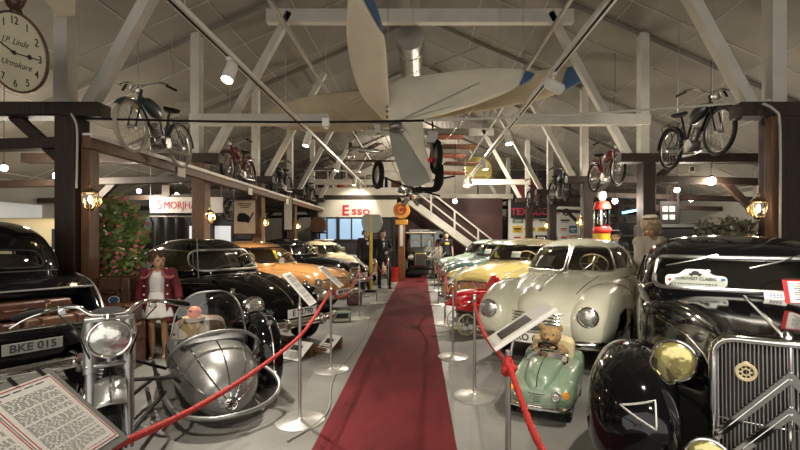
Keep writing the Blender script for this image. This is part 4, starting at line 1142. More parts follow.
for j in range(11):
    row = []
    for i in range(17):
        u = i / 8 - 1; v = j / 10
        wd = .325 * (1 - .0 * v)
        top = .40 * (1 - abs(u) ** 3.2) ** .6 + .0
        row.append((-.64 - .10 * (1 - math.cos(u * 1.2)) - .10 * v * (top / .40) - .16 * u * u * .5, SY + wd * u, .59 + .02 * (1 - u * u) + v * top))
    ws.append(row)
wsg = MB().sheet(ws).build('windscreen', clearglass, sc_, angle=None)
MB().tube([ws[0][i] for i in range(17)] + [ws[10][i] for i in range(15, 0, -1)], .009, 8, closed=True).build('windscreen_frame', steel, wsg)
def arcp(pts): return pts
MB().tube([(-.62, SY - .36, .40), (-.46, SY - .355, .54), (-.40, SY - .22, .66), (-.38, SY, .70), (-.40, SY + .22, .66), (-.46, SY + .355, .54), (-.62, SY + .36, .40)], .015, 10, sm=5).build('grab_rail', silver, sc_)
MB().tube([(-.55, SY - .40, .17), (-.1, SY - .34, .15), (.09, SY - .16, .14), (.13, SY, .14), (.10, SY + .18, .14), (.02, SY + .34, .17), (-.10, SY + .43, .22), (-.24, SY + .43, .28), (-.36, SY + .37, .34)], .019, 10, sm=5).build('bumper_tube', silver, mo)
b = MB()
b.tube([(-1.5, SY - .40, .24), (-.5, SY - .42, .22)], .018, 8).tube([(-1.5, SY + .32, .24), (-.3, SY + .36, .24)], .018, 8)
b.tube([(.36, .03, .62), (-.1, SY - .38, .45), (-.25, SY - .32, .36)], .014, 8).tube([(.30, .1, .24), (-.45, SY - .40, .24)], .016, 8).tube([(-.42, .1, .24), (-1.0, SY - .40, .24)], .016, 8).tube([(-.25, 0, .66), (-.8, SY - .36, .34)], .014, 8)
b.tube([(-.85, SY - .40, .24), (-.85, SY + .42, .28)], .02, 8)
b.build('sidecar_chassis', black2, mo)
WY = 1.24; WX = -.78
w_ = MB().torus((WX, WY, .33), (0, 1, 0), .285, .047, 48, 12).build('wheel', rubber, mo)
b = MB(); b.torus((WX, WY, .33), (0, 1, 0), .238, .014, 40, 8, flat=1.4); b.build('rim', chrome, w_)
b = MB(); spokes(b, (WX, WY, .33), (0, 1, 0), .03, .235, 32); b.build('spokes', steel, w_)
g = []
for i in range(25):
    a = -.75 + 4.3 * i / 24
    g.append([(WX + (.385 + dr) * math.cos(a), WY + y, .35 + (.385 + dr) * math.sin(a)) for y, dr in ((-.10, -.07), (-.098, -.02), (-.07, .008), (0, .018), (.07, .008), (.098, -.02), (.10, -.07))])
MB().sheet(g).build('sidecar_mudguard', black, mo, solid=.005)
MB().tube([(WX + .405 * math.cos(a), WY, .35 + .405 * math.sin(a)) for a in [-.3 + 2.2 * i / 16 for i in range(17)]], .010, 8).build('mudguard_strip', chrome, mo)
MB().lathe([(0, .04), (.02, .035), (.028, 0)], (WX + .27, WY, .69), (1, 0, .6), 14).build('marker_lamp', lens, mo)
Mm = T(MX, MY, 0) @ RZ(MH)
p = Mm @ Vector((-.86, SY - .12, .68))
t = thing('cloth_sack', 'small burlap sack with an open top inside the sidecar behind its windscreen', 'bag', (p.x, p.y, p.z))
MB().lathe([(0, -.29), (.10, -.29), (.13, -.15), (.12, -.02), (.085, .04), (.09, .07), (.10, .09), (.09, .09), (.07, .06)], (0, 0, 0), n=24).build('sack', burlap, t)
MB().torus((0, 0, .045), (0, 0, 1), .088, .008, 20, 6).build('tie_cord', leather2, t)
setp(MB().ell((p.x, p.y, p.z + .125), (.062, .062, .062), 24).build('orange_ball', mat('orange_rubber', (.75, .17, .07), .5)), 'bright orange ball sitting on the sack in the sidecar', 'ball')
# ------------------------------------------------------------------ rope barrier posts and signs
def board(parent, X, Y, sgn, zc, tilt, wy, hs, th, detail, thickcol=whiteb, clip=True, backm=None):
    """sign board whose reading side faces the aisle; sgn=-1 left row, +1 right row. returns face matrix"""
    # local frame: u along +-Y (reader's right), v up the board, n towards aisle and up
    v = Vector((sgn * math.cos(tilt), 0, math.sin(tilt))); u = Vector((0, -sgn, 0)); n = u.cross(v)
    M = Matrix(((u.x, v.x, n.x, X), (u.y, v.y, n.y, Y), (u.z, v.z, n.z, zc), (0, 0, 0, 1)))
    o = MB(M).box((0, 0, 0), (wy, hs, th)).build('sign_board', thickcol, parent, bevel=.003)
    return o, M
mat('faded_print', (.20, .20, .21), .7)
def page(parent, M, x, y, w, h, seed, z, title=None, redframe=True, rows=18, name='printed_sheet'):
    pg = MB(M).box((x, y, z), (w, h, .0016)).build(name, paper, parent)
    rnd = random.Random(seed)
    b = MB(M); zz = z + .0014; lh = h * .82 / rows
    for r in range(rows):
        if r % 5 == 4 and rows < 40 or r % 9 == 8: continue
        yy = y + h * .36 - r * lh
        xx = x - w * .40; end = x + w * (.40 if r % 5 != 3 else rnd.uniform(-.1, .25))
        while xx < end:
            L = min(rnd.uniform(.02, .07) * w / .2 * (.5 if rows < 40 else .3), end - xx)
            b.box((xx + L / 2, yy, zz), (L * .86, lh * (.36 if rows < 40 else .26), .0006)); xx += L + (.008 if rows < 40 else .004) * w / .2
    b.build('printed_lines', MATS['faded_print'], pg)
    if title:
        b = MB(M)
        for i, L in enumerate(title): b.box((x - w * .25 + i * w * .17, y + h * .435, zz), (w * .13, lh * (.8 if rows < 40 else .45), .0006))
        b.build('title_print', ink, pg)
    if redframe:
        b = MB(M)
        for a, c, d, e in ((0, h * .475, w * .95, .0025), (0, -h * .475, w * .95, .0025), (w * .475, 0, .0025, h * .95), (-w * .475, 0, .0025, h * .95)):
            b.box((x + a, y + c, zz), (d, e, .0006))
        b.build('red_border', redink, pg)
        MB(M).box((x - w * .40, y + h * .42, zz + .0004), (w * .10, w * .09, .0008)).build('red_stamp', redink, pg)
    return pg
def barrier(X, Y, label, h=.97, baser=.20, group='rope barrier posts'):
    t = thing('barrier_post', label, 'barrier post', (X, Y, 0), group=group)
    MB().lathe([(0, 0), (baser, 0), (baser, .008), (baser * .97, .012), (baser * .2, .018), (.03, .022), (.022, .035), (0, .035)], n=48).build('base', mat('pale_base_metal', (.62, .61, .57), .35, .7) if 'pale_base_metal' not in MATS else MATS['pale_base_metal'], t)
    MB().cyl((0, 0, .02), (0, 0, h), .0135, 14).build('pole', steel, t)
    MB().lathe([(.017, 0), (.02, .006), (.02, .03), (.017, .036)], (0, 0, h - .06), (0, 0, 1), 16).build('collar', chrome, t)
    return t
def sign_on(t, sgn, zc, tilt, wy, hs, seed, two=False, dx=0, photo=False, th=.010):
    o, M = board(t, dx, 0, sgn, zc, tilt, wy, hs, th, None, whiteb)
    if photo:
        pg = MB(M).box((0, 0, th / 2 + .001), (wy * .92, hs * .92, .0015)).build('printed_sheet', paper, o)
        MB(M).box((wy * .02, -hs * .1, .012), (wy * .62, hs * .5, .001)).build('picture', mat('dark_photo_print', (.06, .045, .035), .5, noise=.8, nscale=25), pg)
    else:
        page(o, M, 0, 0, wy * .9, hs * .9, seed, th / 2 + .001, title='abc', rows=20, redframe=False)
    MB().cyl((0, 0, .9), (dx * .6, 0, zc - .02), .008, 8).build('tilt_arm', steel, t)
    return o

# near left reading board
t = barrier(-1.05, 1.10, 'barrier post carrying the large two page information board at the lower left corner', .92)
o, M = board(t, 0, 0, -1, .98, .72, .46, .34, .008, None, mat('grey_board', (.22, .22, .20), .6))
page(o, M, -.105 + .21, 0, .205, .29, 3, .0055, title='abcd', rows=46)
page(o, M, -.105, 0, .205, .29, 4, .0055, title='abcd', rows=46)
b = MB(M)
for x in (.02, .10, .19): b.box((x, .16, .008), (.008, .03, .006))
b.build('paper_clip', blackmat, o)
MB().cyl((0, 0, .88), (0, 0, .97), .008, 8).build('tilt_arm', steel, t)

t = barrier(-.99, 3.46, 'barrier post beside the sidecar, with a yellow sticker on its round base')
sign_on(t, -1, 1.09, .85, .21, .34, 11)
MB().box((-.075, -.13, .014), (.045, .07, .003)).build('sticker', paper, t)
t = barrier(-1.02, 4.81, 'barrier post with a white sign in front of the black rounded car near the radio'); sign_on(t, -1, 1.07, .75, .24, .34, 12)
t = barrier(-1.15, 7.95, 'barrier post with a white sign in front of the orange car'); sign_on(t, -1, 1.08, .75, .24, .34, 13)
t = barrier(-1.02, 9.9, 'barrier post without a sign in front of the black saloon')
t = barrier(-.92, 12.2, 'left barrier post farthest down the carpet near the seated suited figure')
t = barrier(.42, 2.0, 'barrier post with an angled picture sign and a knotted rope beside the toy car'); sign_on(t, 1, 1.09, .58, .20, .34, 14, dx=.06, th=.02, photo=True)
t = barrier(.52, 4.01, 'barrier post without a sign in front of the cream streamlined car')
t = barrier(.42, 5.34, 'barrier post with a white angled sign left of the red pedal car'); sign_on(t, 1, 1.05, .75, .22, .32, 15, dx=.05)
t = barrier(.44, 7.4, 'barrier post with an angled sign in front of the yellow car'); sign_on(t, 1, 1.06, .75, .22, .32, 16, dx=.05)
t = barrier(.42, 9.6, 'barrier post with an angled sign between the yellow and teal cars'); sign_on(t, 1, 1.08, .75, .24, .32, 17, dx=.05)
t = barrier(.42, 12.2, 'barrier post with an angled sign in front of the teal car'); sign_on(t, 1, 1.08, .75, .24, .34, 18, dx=.05)
t = barrier(.42, 14.6, 'right barrier post farthest down the carpet, sign tilted'); sign_on(t, 1, 1.08, .75, .24, .34, 19, dx=.05)

def rope(pts, label, knot=None):
    t = thing('barrier_rope', label, 'rope', (0, 0, 0), group='red barrier ropes')
    rows = smooth_rows([tuple(p) for p in pts], 12)
    P = [Vector(p) for p in rows]
    MB().tube(P, .0135, 10).build('rope', rope_m, t)
    # spiral lay
    b = MB(); fr = frames(P, False); n = len(P); ln = 0
    sp = []
    for i in range(n - 1):
        seg = (P[i + 1] - P[i]).length
        m = max(2, int(seg / .012))
        for j in range(m):
            q = P[i].lerp(P[i + 1], j / m); a = ln / .05 * 2 * PI; ln += seg / m
            u, v = fr[i]; sp.append(q + (u * math.cos(a) + v * math.sin(a)) * .0125)
    if len(sp) > 2: b.tube(sp, .0042, 5)
    b.build('twisted_strand', rope_m, t)
    for e in (P[0], P[-1]): MB().ell(e, (.017, .017, .022), 12).build('end_hook', chrome, t)
    return t
rope([(-1.035, 1.14, .86), (-.99, 1.35, .83), (-1.01, 1.93, .735), (-1.01, 2.62, .69), (-.97, 3.44, .72), (-1.0, 4.35, .84), (-1.015, 4.77, .92)], 'long red rope sagging past the sidecar at the left')
rope([(-1.03, 4.86, .92), (-1.06, 5.6, .72), (-1.1, 6.8, .72), (-1.15, 7.90, .90)], 'red rope between the posts in front of the orange car')
rope([(-1.15, 8.0, .90), (-1.1, 8.9, .66), (-1.03, 9.85, .90)], 'short red rope in front of the black saloon')
rope([(-1.02, 9.95, .90), (-.97, 11.1, .6), (-.92, 12.15, .90)], 'farthest red rope on the left row')
rope([(.42, .35, .95), (.42, .8, .80), (.42, 1.45, .775), (.425, 1.75, .82), (.42, 1.97, .905)], 'red rope running down to the lower edge right of the carpet')
t = rope([(.42, 2.03, .905), (.45, 3.0, .84), (.51, 3.97, .90)], 'red rope with a big knot at the picture sign')
b = MB(); b.torus((.42, 1.975, .90), (.3, .4, .8), .026, .014, 16, 8); b.torus((.42, 1.972, .915), (.8, -.4, .3), .024, .014, 16, 8); b.torus((.415, 1.97, .885), (-.2, .8, .5), .024, .014, 16, 8)
b.build('knot', rope_m, t)
rope([(.51, 4.05, .90), (.47, 4.7, .74), (.42, 5.30, .90)], 'red rope in front of the red pedal car')
rope([(.42, 5.38, .90), (.43, 6.4, .68), (.44, 7.35, .90)], 'red rope in front of the yellow car')
rope([(.44, 7.45, .90), (.43, 8.5, .66), (.42, 9.55, .90)], 'red rope between the yellow and teal cars')
rope([(.42, 9.65, .90), (.42, 10.9, .62), (.42, 12.15, .90)], 'farthest red rope on the right row')

# cable lying on the floor along the left posts
setp(MB().tube([(-.98, 3.1, .010), (-.80, 3.6, .010), (-.93, 4.6, .010), (-.86, 6.5, .010), (-1.0, 8.6, .010)], .009, 8, sm=8).build('floor_cable', mat('grey_cable', (.28, .27, .25), .6)), 'grey cable lying on the floor beside the carpet', 'cable')

# boards and small things on the floor in front of the black rounded car
def leaning_sheet(X, Y, rz, w, h, label, grp, pic):
    t = thing('information_sheet', label, 'information sheet', (X, Y, 0), rz, group=grp)
    M = RX(PI / 2 - .95) @ T(0, h / 2, 0)
    M = T(0, 0, .012) @ RX(.62) @ T(0, h / 2, 0)
    MB(M).box((0, 0, 0), (w, h, .006)).build('sheet', paper, t)
    b = MB(M)
    b.box((-w * .05, h * .12, .004), (w * .5, h * .26, .001)); b.build('picture', darksteel, t)
    b = MB(M)
    for i in range(7): b.box((0, -h * .1 - i * h * .05, .004), (w * .7, h * .014, .001))
    b.build('printed_lines', ink, t)
    MB(T(0, h * math.cos(.62) , 0)).box((0, .02, h * math.sin(.62) / 2), (w * .8, .03, h * math.sin(.62))).build('prop_block', brownwood, t)
leaning_sheet(-1.62, 5.18, -.5, .34, .30, 'white sheet with a car picture leaning on the floor, left of two', 'sheets on the floor', 1)
leaning_sheet(-1.30, 5.55, -.6, .26, .30, 'white sheet with a car picture leaning on the floor, right of two', 'sheets on the floor', 2)
t = thing('wooden_rack', 'low pale wooden rack lying behind the two sheets under the black bumper', 'rack', (-1.62, 5.62, 0), -.55)
for i in range(3): MB().box((0, i * .09, .05), (.8, .03, .03)).build('slat', brownwood, t, bevel=.003)
for x in (-.3, .3): MB().box((x, .09, .018), (.04, .26, .036)).build('cross_bar', brownwood, t)
t = thing('portable_radio', 'small pale green portable radio on the floor in front of the black rounded car', 'radio', (-1.42, 7.6, 0), .25)
MB().loft([(-.17, 0, .06, 0, .20, 6), (.17, 0, .06, 0, .20, 6)], 32, 2).build('case', sage, t, bevel=.01)
MB().box((0, -.062, .12), (.24, .006, .08)).build('speaker_grille', black2, t)
MB().box((0, -.064, .045), (.26, .006, .035)).build('tuning_dial', ivory, t)
for x in (-.13, .13): MB().lathe([(.018, 0), (.015, .012), (0, .012)], (x, -.065, .12), (0, -1, 0), 14).build('knob', ivory, t)
MB().tube([(-.13, 0, .20), (-.12, 0, .25), (.12, 0, .25), (.13, 0, .20)], .008, 8, sm=3).build('carrying_handle', leather, t)
t = thing('travel_case', 'small red case standing on the floor in front of the orange car', 'case', (-1.50, 9.6, 0), .2)
MB().box((0, 0, .15), (.34, .14, .28)).build('case_body', maroonp, t, bevel=.02)
MB().tube([(-.06, 0, .29), (-.05, 0, .33), (.05, 0, .33), (.06, 0, .29)], .008, 8, sm=3).build('carrying_handle', leather, t)
for x in (-.12, .12): MB().box((x, -.072, .2), (.03, .01, .04)).build('latch', brass, t)

# ------------------------------------------------------------------ luggage
def suitcase(label, loc, rz, L, D, H, m, trim=leather, grp='suitcases', sticker=False, tiltm=None):
    t = thing('suitcase', label, 'suitcase', loc, rz, group=grp)
    MB().box((0, 0, H / 2), (L, D, H)).build('case_body', m, t, bevel=.02)
    b = MB()
    b.box((0, 0, H * .62), (L + .006, D + .006, .012)); b.build('lid_seam', trim, t)
    for x in (-1, 1):
        for y in (-1, 1):
            for z in (0.02, H - .02): pass
    for x in (-L * .28, L * .28):
        MB().box((x, -D / 2 - .006, H * .62), (.035, .014, .05)).build('latch', brass, t, bevel=.003)
        MB().box((x, 0, H / 2), (.03, D + .012, H + .010)).build('strap', trim, t, bevel=.004)
    MB().tube([(-.07, -D / 2, H * .56), (-.06, -D / 2 - .04, H * .55), (.06, -D / 2 - .04, H * .55), (.07, -D / 2, H * .56)], .01, 8, sm=3).build('carrying_handle', trim, t)
    if sticker:
        MB(T(.05, -D / 2 - .0, H * .32) @ RX(PI / 2)).lathe([(0, 0), (.05, 0), (.05, .003), (0, .003)], n=24, M=SCL(1.35, 1, 1)).build('oval_label', whiteb, t)
        MB(T(.05, -D / 2 - .004, H * .32) @ RX(PI / 2)).lathe([(.036, 0), (.040, 0), (.040, .002), (.036, .002)], n=24, M=SCL(1.35, 1, 1)).build('label_ring', blueink, t)
    return t
Mv = T(VX, VY, 0) @ RZ(VH)
for (lx, ly, lz, L, D, H, m, lab) in [(-1.38, .24, .585, .56, .36, .20, leather, 'dark brown suitcase lying in the open boot, left one'), (-1.38, -.30, .585, .46, .38, .22, leather2, 'tan leather suitcase lying in the open boot, right one'), (-1.34, -.02, .81, .80, .30, .14, leather, 'long flat brown suitcase on top of the luggage in the open boot')]:
    p = Mv @ Vector((lx, ly, lz)); suitcase(lab, (p.x, p.y, p.z), VH - PI / 2, L, D, H, m, leather, 'luggage in the open boot')
# trunk and cases beside the shrub
t = suitcase('tall brown trunk with an oval label on its front below the pink flowers', (-3.84, 5.34, .62), .12, .46, .34, .40, leather2, leather, 'trunks by the shrub', True)
suitcase('big dark wooden trunk on the floor carrying the tall brown trunk', (-3.80, 5.36, 0), .04, .48, .44, .615, leather, brownwood, 'trunks by the shrub')
suitcase('small reddish brown suitcase between the tall trunk and the girl mannequin', (-3.52, 4.92, .52), .1, .40, .22, .22, leather, leather, 'trunks by the shrub')
suitcase('plain brown trunk on the floor under the small reddish suitcase', (-3.52, 4.92, 0), .1, .46, .26, .515, leather2, leather, 'trunks by the shrub')

# ------------------------------------------------------------------ plants
def bush(name, label, cat, c, r, nleaf, nfl, lm, fm, stems, lsz=.05, fsz=.03, seed=3, pot=None, fm2=None):
    rnd = random.Random(seed)
    t = thing(name, label, cat, (c[0], c[1], 0))
    b = MB()
    def rp(shell=.55):
        while True:
            p = Vector((rnd.uniform(-1, 1), rnd.uniform(-1, 1), rnd.uniform(-1, 1)))
            if shell < p.length < 1: break
        k = 1 - .25 * max(0, -p.z)
        return Vector((p.x * r[0] * k, p.y * r[1] * k, c[2] + p.z * r[2]))
    for i in range(nleaf):
        p = rp(.35); d = Vector((rnd.gauss(0, 1), rnd.gauss(0, 1), rnd.gauss(.2, .7))).normalized(); u = d.orthogonal().normalized()
        u.rotate(Matrix.Rotation(rnd.uniform(0, 6.28), 3, d)); w = u * lsz * rnd.uniform(.3, .45); L = d * lsz * rnd.uniform(.9, 1.6); n = d.cross(u) * lsz * .15
        b.add([p, p + L * .35 + w + n, p + L * .75 + w * .7, p + L, p + L * .75 - w * .7, p + L * .35 - w + n, p + L * .5], [(0, 1, 6), (1, 2, 6), (2, 3, 6), (3, 4, 6), (4, 5, 6), (5, 0, 6)])
    o = b.build('foliage', lm, t, angle=None); setp(o, kind='stuff')
    for q, (mm, nn) in enumerate(((fm, nfl), (fm2, nfl // 3))):
        if not mm: continue
        b = MB()
        for i in range(nn):
            p = rp(.8)
            if q: p.z = c[2] - r[2] * rnd.uniform(.5, 1.0)
            for k in range(5):
                a = k * 1.2566; v = Vector((math.cos(a), math.sin(a), .2)); v.rotate(Matrix.Rotation(rnd.uniform(0, 1.5), 3, 'X'))
                b.ell(p + v * fsz * .55, (fsz * .5, fsz * .5, fsz * .4), 6)
        o = b.build('blossoms', mm, t); setp(o, kind='stuff')
    for i in range(stems):
        a = i * 2.4
        MB().tube([(.03 * math.cos(a), .03 * math.sin(a), .1 if pot else .0), (.08 * math.cos(a), .08 * math.sin(a), c[2] * .5), (r[0] * .5 * math.cos(a), r[1] * .5 * math.sin(a), c[2] + r[2] * .3)], [.014, .011, .006], 6, sm=3).build('stem', brownwood, t)
    if pot:
        MB().lathe([(0, 0), (.13, 0), (.17, .22), (.18, .3), (.16, .3), (.15, .27), (0, .27)], n=28).build('pot', pot, t)
    return t
bush('flowering_shrub', 'tall green shrub covered in pink flowers beside the nearest left post', 'potted plant', (-4.10, 5.72, 1.42), (.37, .28, .66), 1300, 120, leafm, flowm, 6, .075, .030, pot=leather2, fm2=None, seed=5)
bush('flowering_shrub', 'small crimson flowered plant low behind the tall brown trunk', 'potted plant', (-4.38, 5.6, 1.12), (.20, .16, .22), 260, 40, leafm, flowr, 3, .06, .04, pot=leather2, seed=6)
bush('flowering_shrub', 'pale dusty flowering plant on the right beside the lantern behind the black saloon', 'potted plant', (3.98, 5.45, 1.55), (.42, .2, .24), 600, 30, leaf2, clothb, 4, .06, .045, pot=leather2, seed=8)
# ------------------------------------------------------------------ figures
def figure(name, label, loc, rz, H, skinm, J=None, voxel=.009, female=False, child_=False, head_yaw=0.0, group=None, cat='mannequin', lean=None):
    t = thing(name, label, cat, loc, rz, group)
    hs = 1.18 if child_ else 1.0
    j = dict(head=(0, -.01, .930), neck=(0, 0, .865), chest=(0, 0, .76), belly=(0, 0, .63), pelvis=(0, 0, .545),
             sl=(.105, 0, .815), el=(.135, .01, .645), wl=(.14, -.03, .50), sr=(-.105, 0, .815), er=(-.135, .01, .645), wr=(-.14, -.03, .50),
             hl=(.052, 0, .525), kl=(.055, -.01, .285), al=(.055, .015, .045), hr=(-.052, 0, .525), kr=(-.055, -.01, .285), ar=(-.055, .015, .045))
    if J: j.update(J)
    j = {k: Vector(v) * H for k, v in j.items()}
    b = MB(); f = 1.0 if not female else .92
    def tb(ps, rs): b.tube(ps, [r * H for r in rs], 12, sm=3)
    # torso
    tb([j['neck'] - Vector((0, 0, .02 * H)), j['chest'], j['belly'], j['pelvis']], [.045, .082 * f, .070 * f, .082])
    for s, k in ((1, 'l'), (-1, 'r')):
        sh, el, wr_ = j['s' + k], j['e' + k], j['w' + k]
        b.ell(sh, (.034 * H, .034 * H, .034 * H), 12)
        tb([j['chest'] + Vector((s * .04 * H, 0, .03 * H)), sh], [.055, .034])
        tb([sh, sh.lerp(el, .5), el, el.lerp(wr_, .4), wr_], [.031, .028, .022, .021, .0145])
        # hand: palm, four fingers, thumb
        dr = (wr_ - el).normalized(); side = dr.cross(Vector((0, 1, 0)))
        if side.length < .3: side = Vector((1, 0, 0))
        side.normalize(); nrm = side.cross(dr).normalized()
        pc = wr_ + dr * .028 * H
        b.tube([wr_, wr_ + dr * .025 * H, wr_ + dr * .050 * H], [.014 * H, .021 * H, .020 * H], 10, flat=.6)
        for q in range(4):
            base = wr_ + dr * .048 * H + side * (q - 1.5) * .0115 * H
            L = (.040, .046, .043, .034)[q] * H
            b.tube([base, base + dr * L * .5, base + dr * L * .85 + nrm * L * .3], [.0060 * H, .0055 * H, .0045 * H], 7)
        th = wr_ + dr * .015 * H + side * -.018 * H
        b.tube([th, th - side * .014 * H + dr * .018 * H, th - side * .016 * H + dr * .038 * H], [.008 * H, .0075 * H, .0055 * H], 7)
        hp, kn, an = j['h' + k], j['k' + k], j['a' + k]
        b.ell(hp, (.05 * H, .05 * H, .05 * H), 12)
        tb([hp, hp.lerp(kn, .5), kn, kn.lerp(an, .35), an], [.050, .043, .030, .032, .018])
        b.tube([an + Vector((0, .018 * H, -.028 * H)), an + Vector((0, -.03 * H, -.028 * H)), an + Vector((0, -.085 * H, -.034 * H))], [.020 * H, .022 * H, .014 * H], 10)
        b.tube([an, an + Vector((0, -.01 * H, -.03 * H))], [.018 * H, .02 * H], 10)
    # neck and head
    hc = j['head']; R = .062 * H * hs
    tb([j['neck'] - Vector((0, 0, .02 * H)), j['neck'] + Vector((0, 0, .02 * H)), hc + Vector((0, .005 * H, -.03 * H))], [.030, .026, .027])
    hm = Matrix.Translation(hc) @ RZ(head_yaw)
    b.ell((0, .004 * H, .012 * H), (R * .80, R * .95, R * .98), 20, hm)
    b.ell((0, -R * .35, -R * .45), (R * .55, R * .55, R * .62), 16, hm)
    b.ell((0, -R * .95, -R * .12), (R * .12, R * .20, R * .20), 8, hm)
    b.ell((0, -R * .85, -R * .55), (R * .28, R * .12, R * .09), 8, hm)
    for s in (1, -1): b.ell((s * R * .80, .05 * R, -R * .05), (R * .10, R * .18, R * .26), 8, hm)
    body = b.build('body', skinm, t, angle=None)
    md = body.modifiers.new('r', 'REMESH'); md.mode = 'VOXEL'; md.voxel_size = voxel; md.use_smooth_shade = True
    md = body.modifiers.new('s', 'SMOOTH'); md.factor = .5; md.iterations = 2
    for s in (1, -1):
        MB(hm).ell((s * R * .32, -R * .86, R * .08), (R * .13, R * .07, R * .07), 8).build('eye', ink, t)
    MB(hm).ell((0, -R * .955, -R * .55), (R * .22, R * .05, R * .06), 8).build('lips', redink if female else leather, t)
    return t, j, hm, R
def hair(t, hm, R, m, long=0.0, puff=1.0, seed=1):
    rnd = random.Random(seed)
    b = MB(hm); b.ell((0, R * .28, R * .34), (R * .92 * puff, R * .95 * puff, R * .88 * puff), 18)
    for i in range(46):
        a = rnd.uniform(.15 * PI, .85 * PI) if i % 3 else rnd.uniform(0, 2 * PI)
        z = rnd.uniform(-.3 - long, .9) if i % 3 else rnd.uniform(.55, 1.0)
        rr = math.sqrt(max(.1, 1 - min(.99, max(z, 0)) ** 2))
        b.ell((math.cos(a) * R * .86 * rr * puff, math.sin(a) * R * .95 * rr * puff + R * .08, z * R + R * .15), (R * .26 * puff,) * 3, 8)
    o = b.build('hair', m, t, angle=None)
    md = o.modifiers.new('r', 'REMESH'); md.mode = 'VOXEL'; md.voxel_size = .008; md.use_smooth_shade = True
    return o
def ringed(b, rings, n=32, wav=0.0, nw=9):
    """garment from rings: centre x,y,z, rx, ry"""
    rows = smooth_rows(rings, 4); vs = []; fs = []
    for i, (x, y, z, rx, ry) in enumerate(rows):
        k = i / (len(rows) - 1)
        for q in range(n):
            a = 2 * PI * q / n; w = 1 + wav * k * math.sin(a * nw)
            vs.append((x + rx * w * math.cos(a), y + ry * w * math.sin(a), z))
    for i in range(len(rows) - 1):
        for q in range(n): fs.append((i * n + q, i * n + (q + 1) % n, (i + 1) * n + (q + 1) % n, (i + 1) * n + q))
    b.add(vs, fs)
def top_mesh(t, j, H, inf, m, name, hem=.50, f=1.0, arms=None, skirt=None):
    """close fitting garment grown from the torso and shoulders"""
    b = MB()
    P = [j['neck'] - Vector((0, 0, .035 * H)), j['chest'] + Vector((0, 0, .02 * H)), j['belly'], j['pelvis'], Vector((j['pelvis'].x, j['pelvis'].y, hem * H))]
    R_ = [.050 * H + inf, .084 * f * H + inf, .074 * f * H + inf, .086 * H + inf, .088 * H + inf]
    b.tube(P, R_, 18, sm=3)
    for k in 'lr':
        sh = j['s' + k]; b.ell(sh, (.036 * H + inf,) * 3, 14)
        b.tube([j['chest'].lerp(sh, .4) + Vector((0, 0, .02 * H)), sh], [.055 * H + inf, .036 * H + inf * .8], 12)
        if arms: b.tube([sh, sh.lerp(j['e' + k], arms)], [.036 * H + inf, .032 * H + inf], 12)
    o = b.build(name, m, t, angle=None)
    md = o.modifiers.new('r', 'REMESH'); md.mode = 'VOXEL'; md.voxel_size = .012; md.use_smooth_shade = True
    md = o.modifiers.new('s', 'SMOOTH'); md.factor = .5; md.iterations = 4
    return o
def sleeve(t, a, c, d, r0, r1, m, name='sleeve'):
    return MB().tube([a, a.lerp(c, .5), c, c.lerp(d, .9)], [r0, (r0 + r1) / 2, r1 * 1.05, r1], 14, sm=3, cap=False).build(name, m, t, solid=.006)

# girl mannequin, white dress and burgundy coat
H = 1.32
t, j, hm, R = figure('girl_mannequin', 'girl mannequin in a white dress and open burgundy coat standing barefoot behind the sidecar', (-3.30, 5.30, 0), .35, H, skin, child_=True, head_yaw=.55,
    J=dict(el=(.16, .0, .66), wl=(.19, -.08, .55), er=(-.155, .02, .65), wr=(-.15, -.02, .52)))
hair(t, hm, R, hairb, .15, 1.12)
top_mesh(t, j, H, .012, clothw, 'dress_bodice', .56)
b = MB(); ringed(b, [(0, 0, H * .63, .112, .112), (0, 0, H * .58, .135, .13), (0, -.01, H * .48, .17, .155), (0, -.01, H * .40, .20, .175)], 54, .05, 9)
b.build('dress_skirt', clothw, t, solid=.006)
b = MB()
cr_ = [(0, .0, H * .855, .07, .07), (0, .0, H * .835, .13, .10), (0, .0, H * .79, .155, .135), (0, .0, H * .66, .15, .14), (0, .01, H * .52, .175, .16), (0, .01, H * .34, .21, .19)]
rows = smooth_rows(cr_, 4); vs = []; n = 40; fs = []
for i, (x, y, z, rx, ry) in enumerate(rows):
    for q in range(n + 1):
        a = -PI / 2 + .62 + (2 * PI - 1.24) * q / n
        vs.append((x + rx * math.cos(a), y + ry * math.sin(a), z + 0))
for i in range(len(rows) - 1):
    for q in range(n): fs.append((i * (n + 1) + q, i * (n + 1) + q + 1, (i + 1) * (n + 1) + q + 1, (i + 1) * (n + 1) + q))
b.add(vs, fs); b.build('coat', coatred, t, solid=.012)
sleeve(t, j['sl'] * 1.0, j['el'], j['wl'], .066, .045, coatred); sleeve(t, j['sr'], j['er'], j['wr'], .066, .045, coatred)
b = MB()
for s in (1, -1): b.ell(j['sl' if s > 0 else 'sr'], (.068, .068, .066), 14)
b.build('coat_shoulders', coatred, t)
b = MB()
for s in (1, -1): b.tube([(s * .05, -.06, H * .855), (s * .09, -.13, H * .79), (s * .16, -.11, H * .775), (s * .19, .03, H * .80)], [.012, .02, .022, .012], 8, sm=3, flat=.5)
b.build('collar_trim', mat('dusty_pink_trim', (.26, .07, .075), .8), t)
for s in (1, -1):
    for z in (.70, .62): MB().ell((s * .125, -.145, H * z), (.011, .006, .011), 8).build('button', clothw, t)
MB().torus((0, -.075, H * .77), (0, -.9, .45), .06, .0035, 24, 5).build('necklace', blackmat, t)
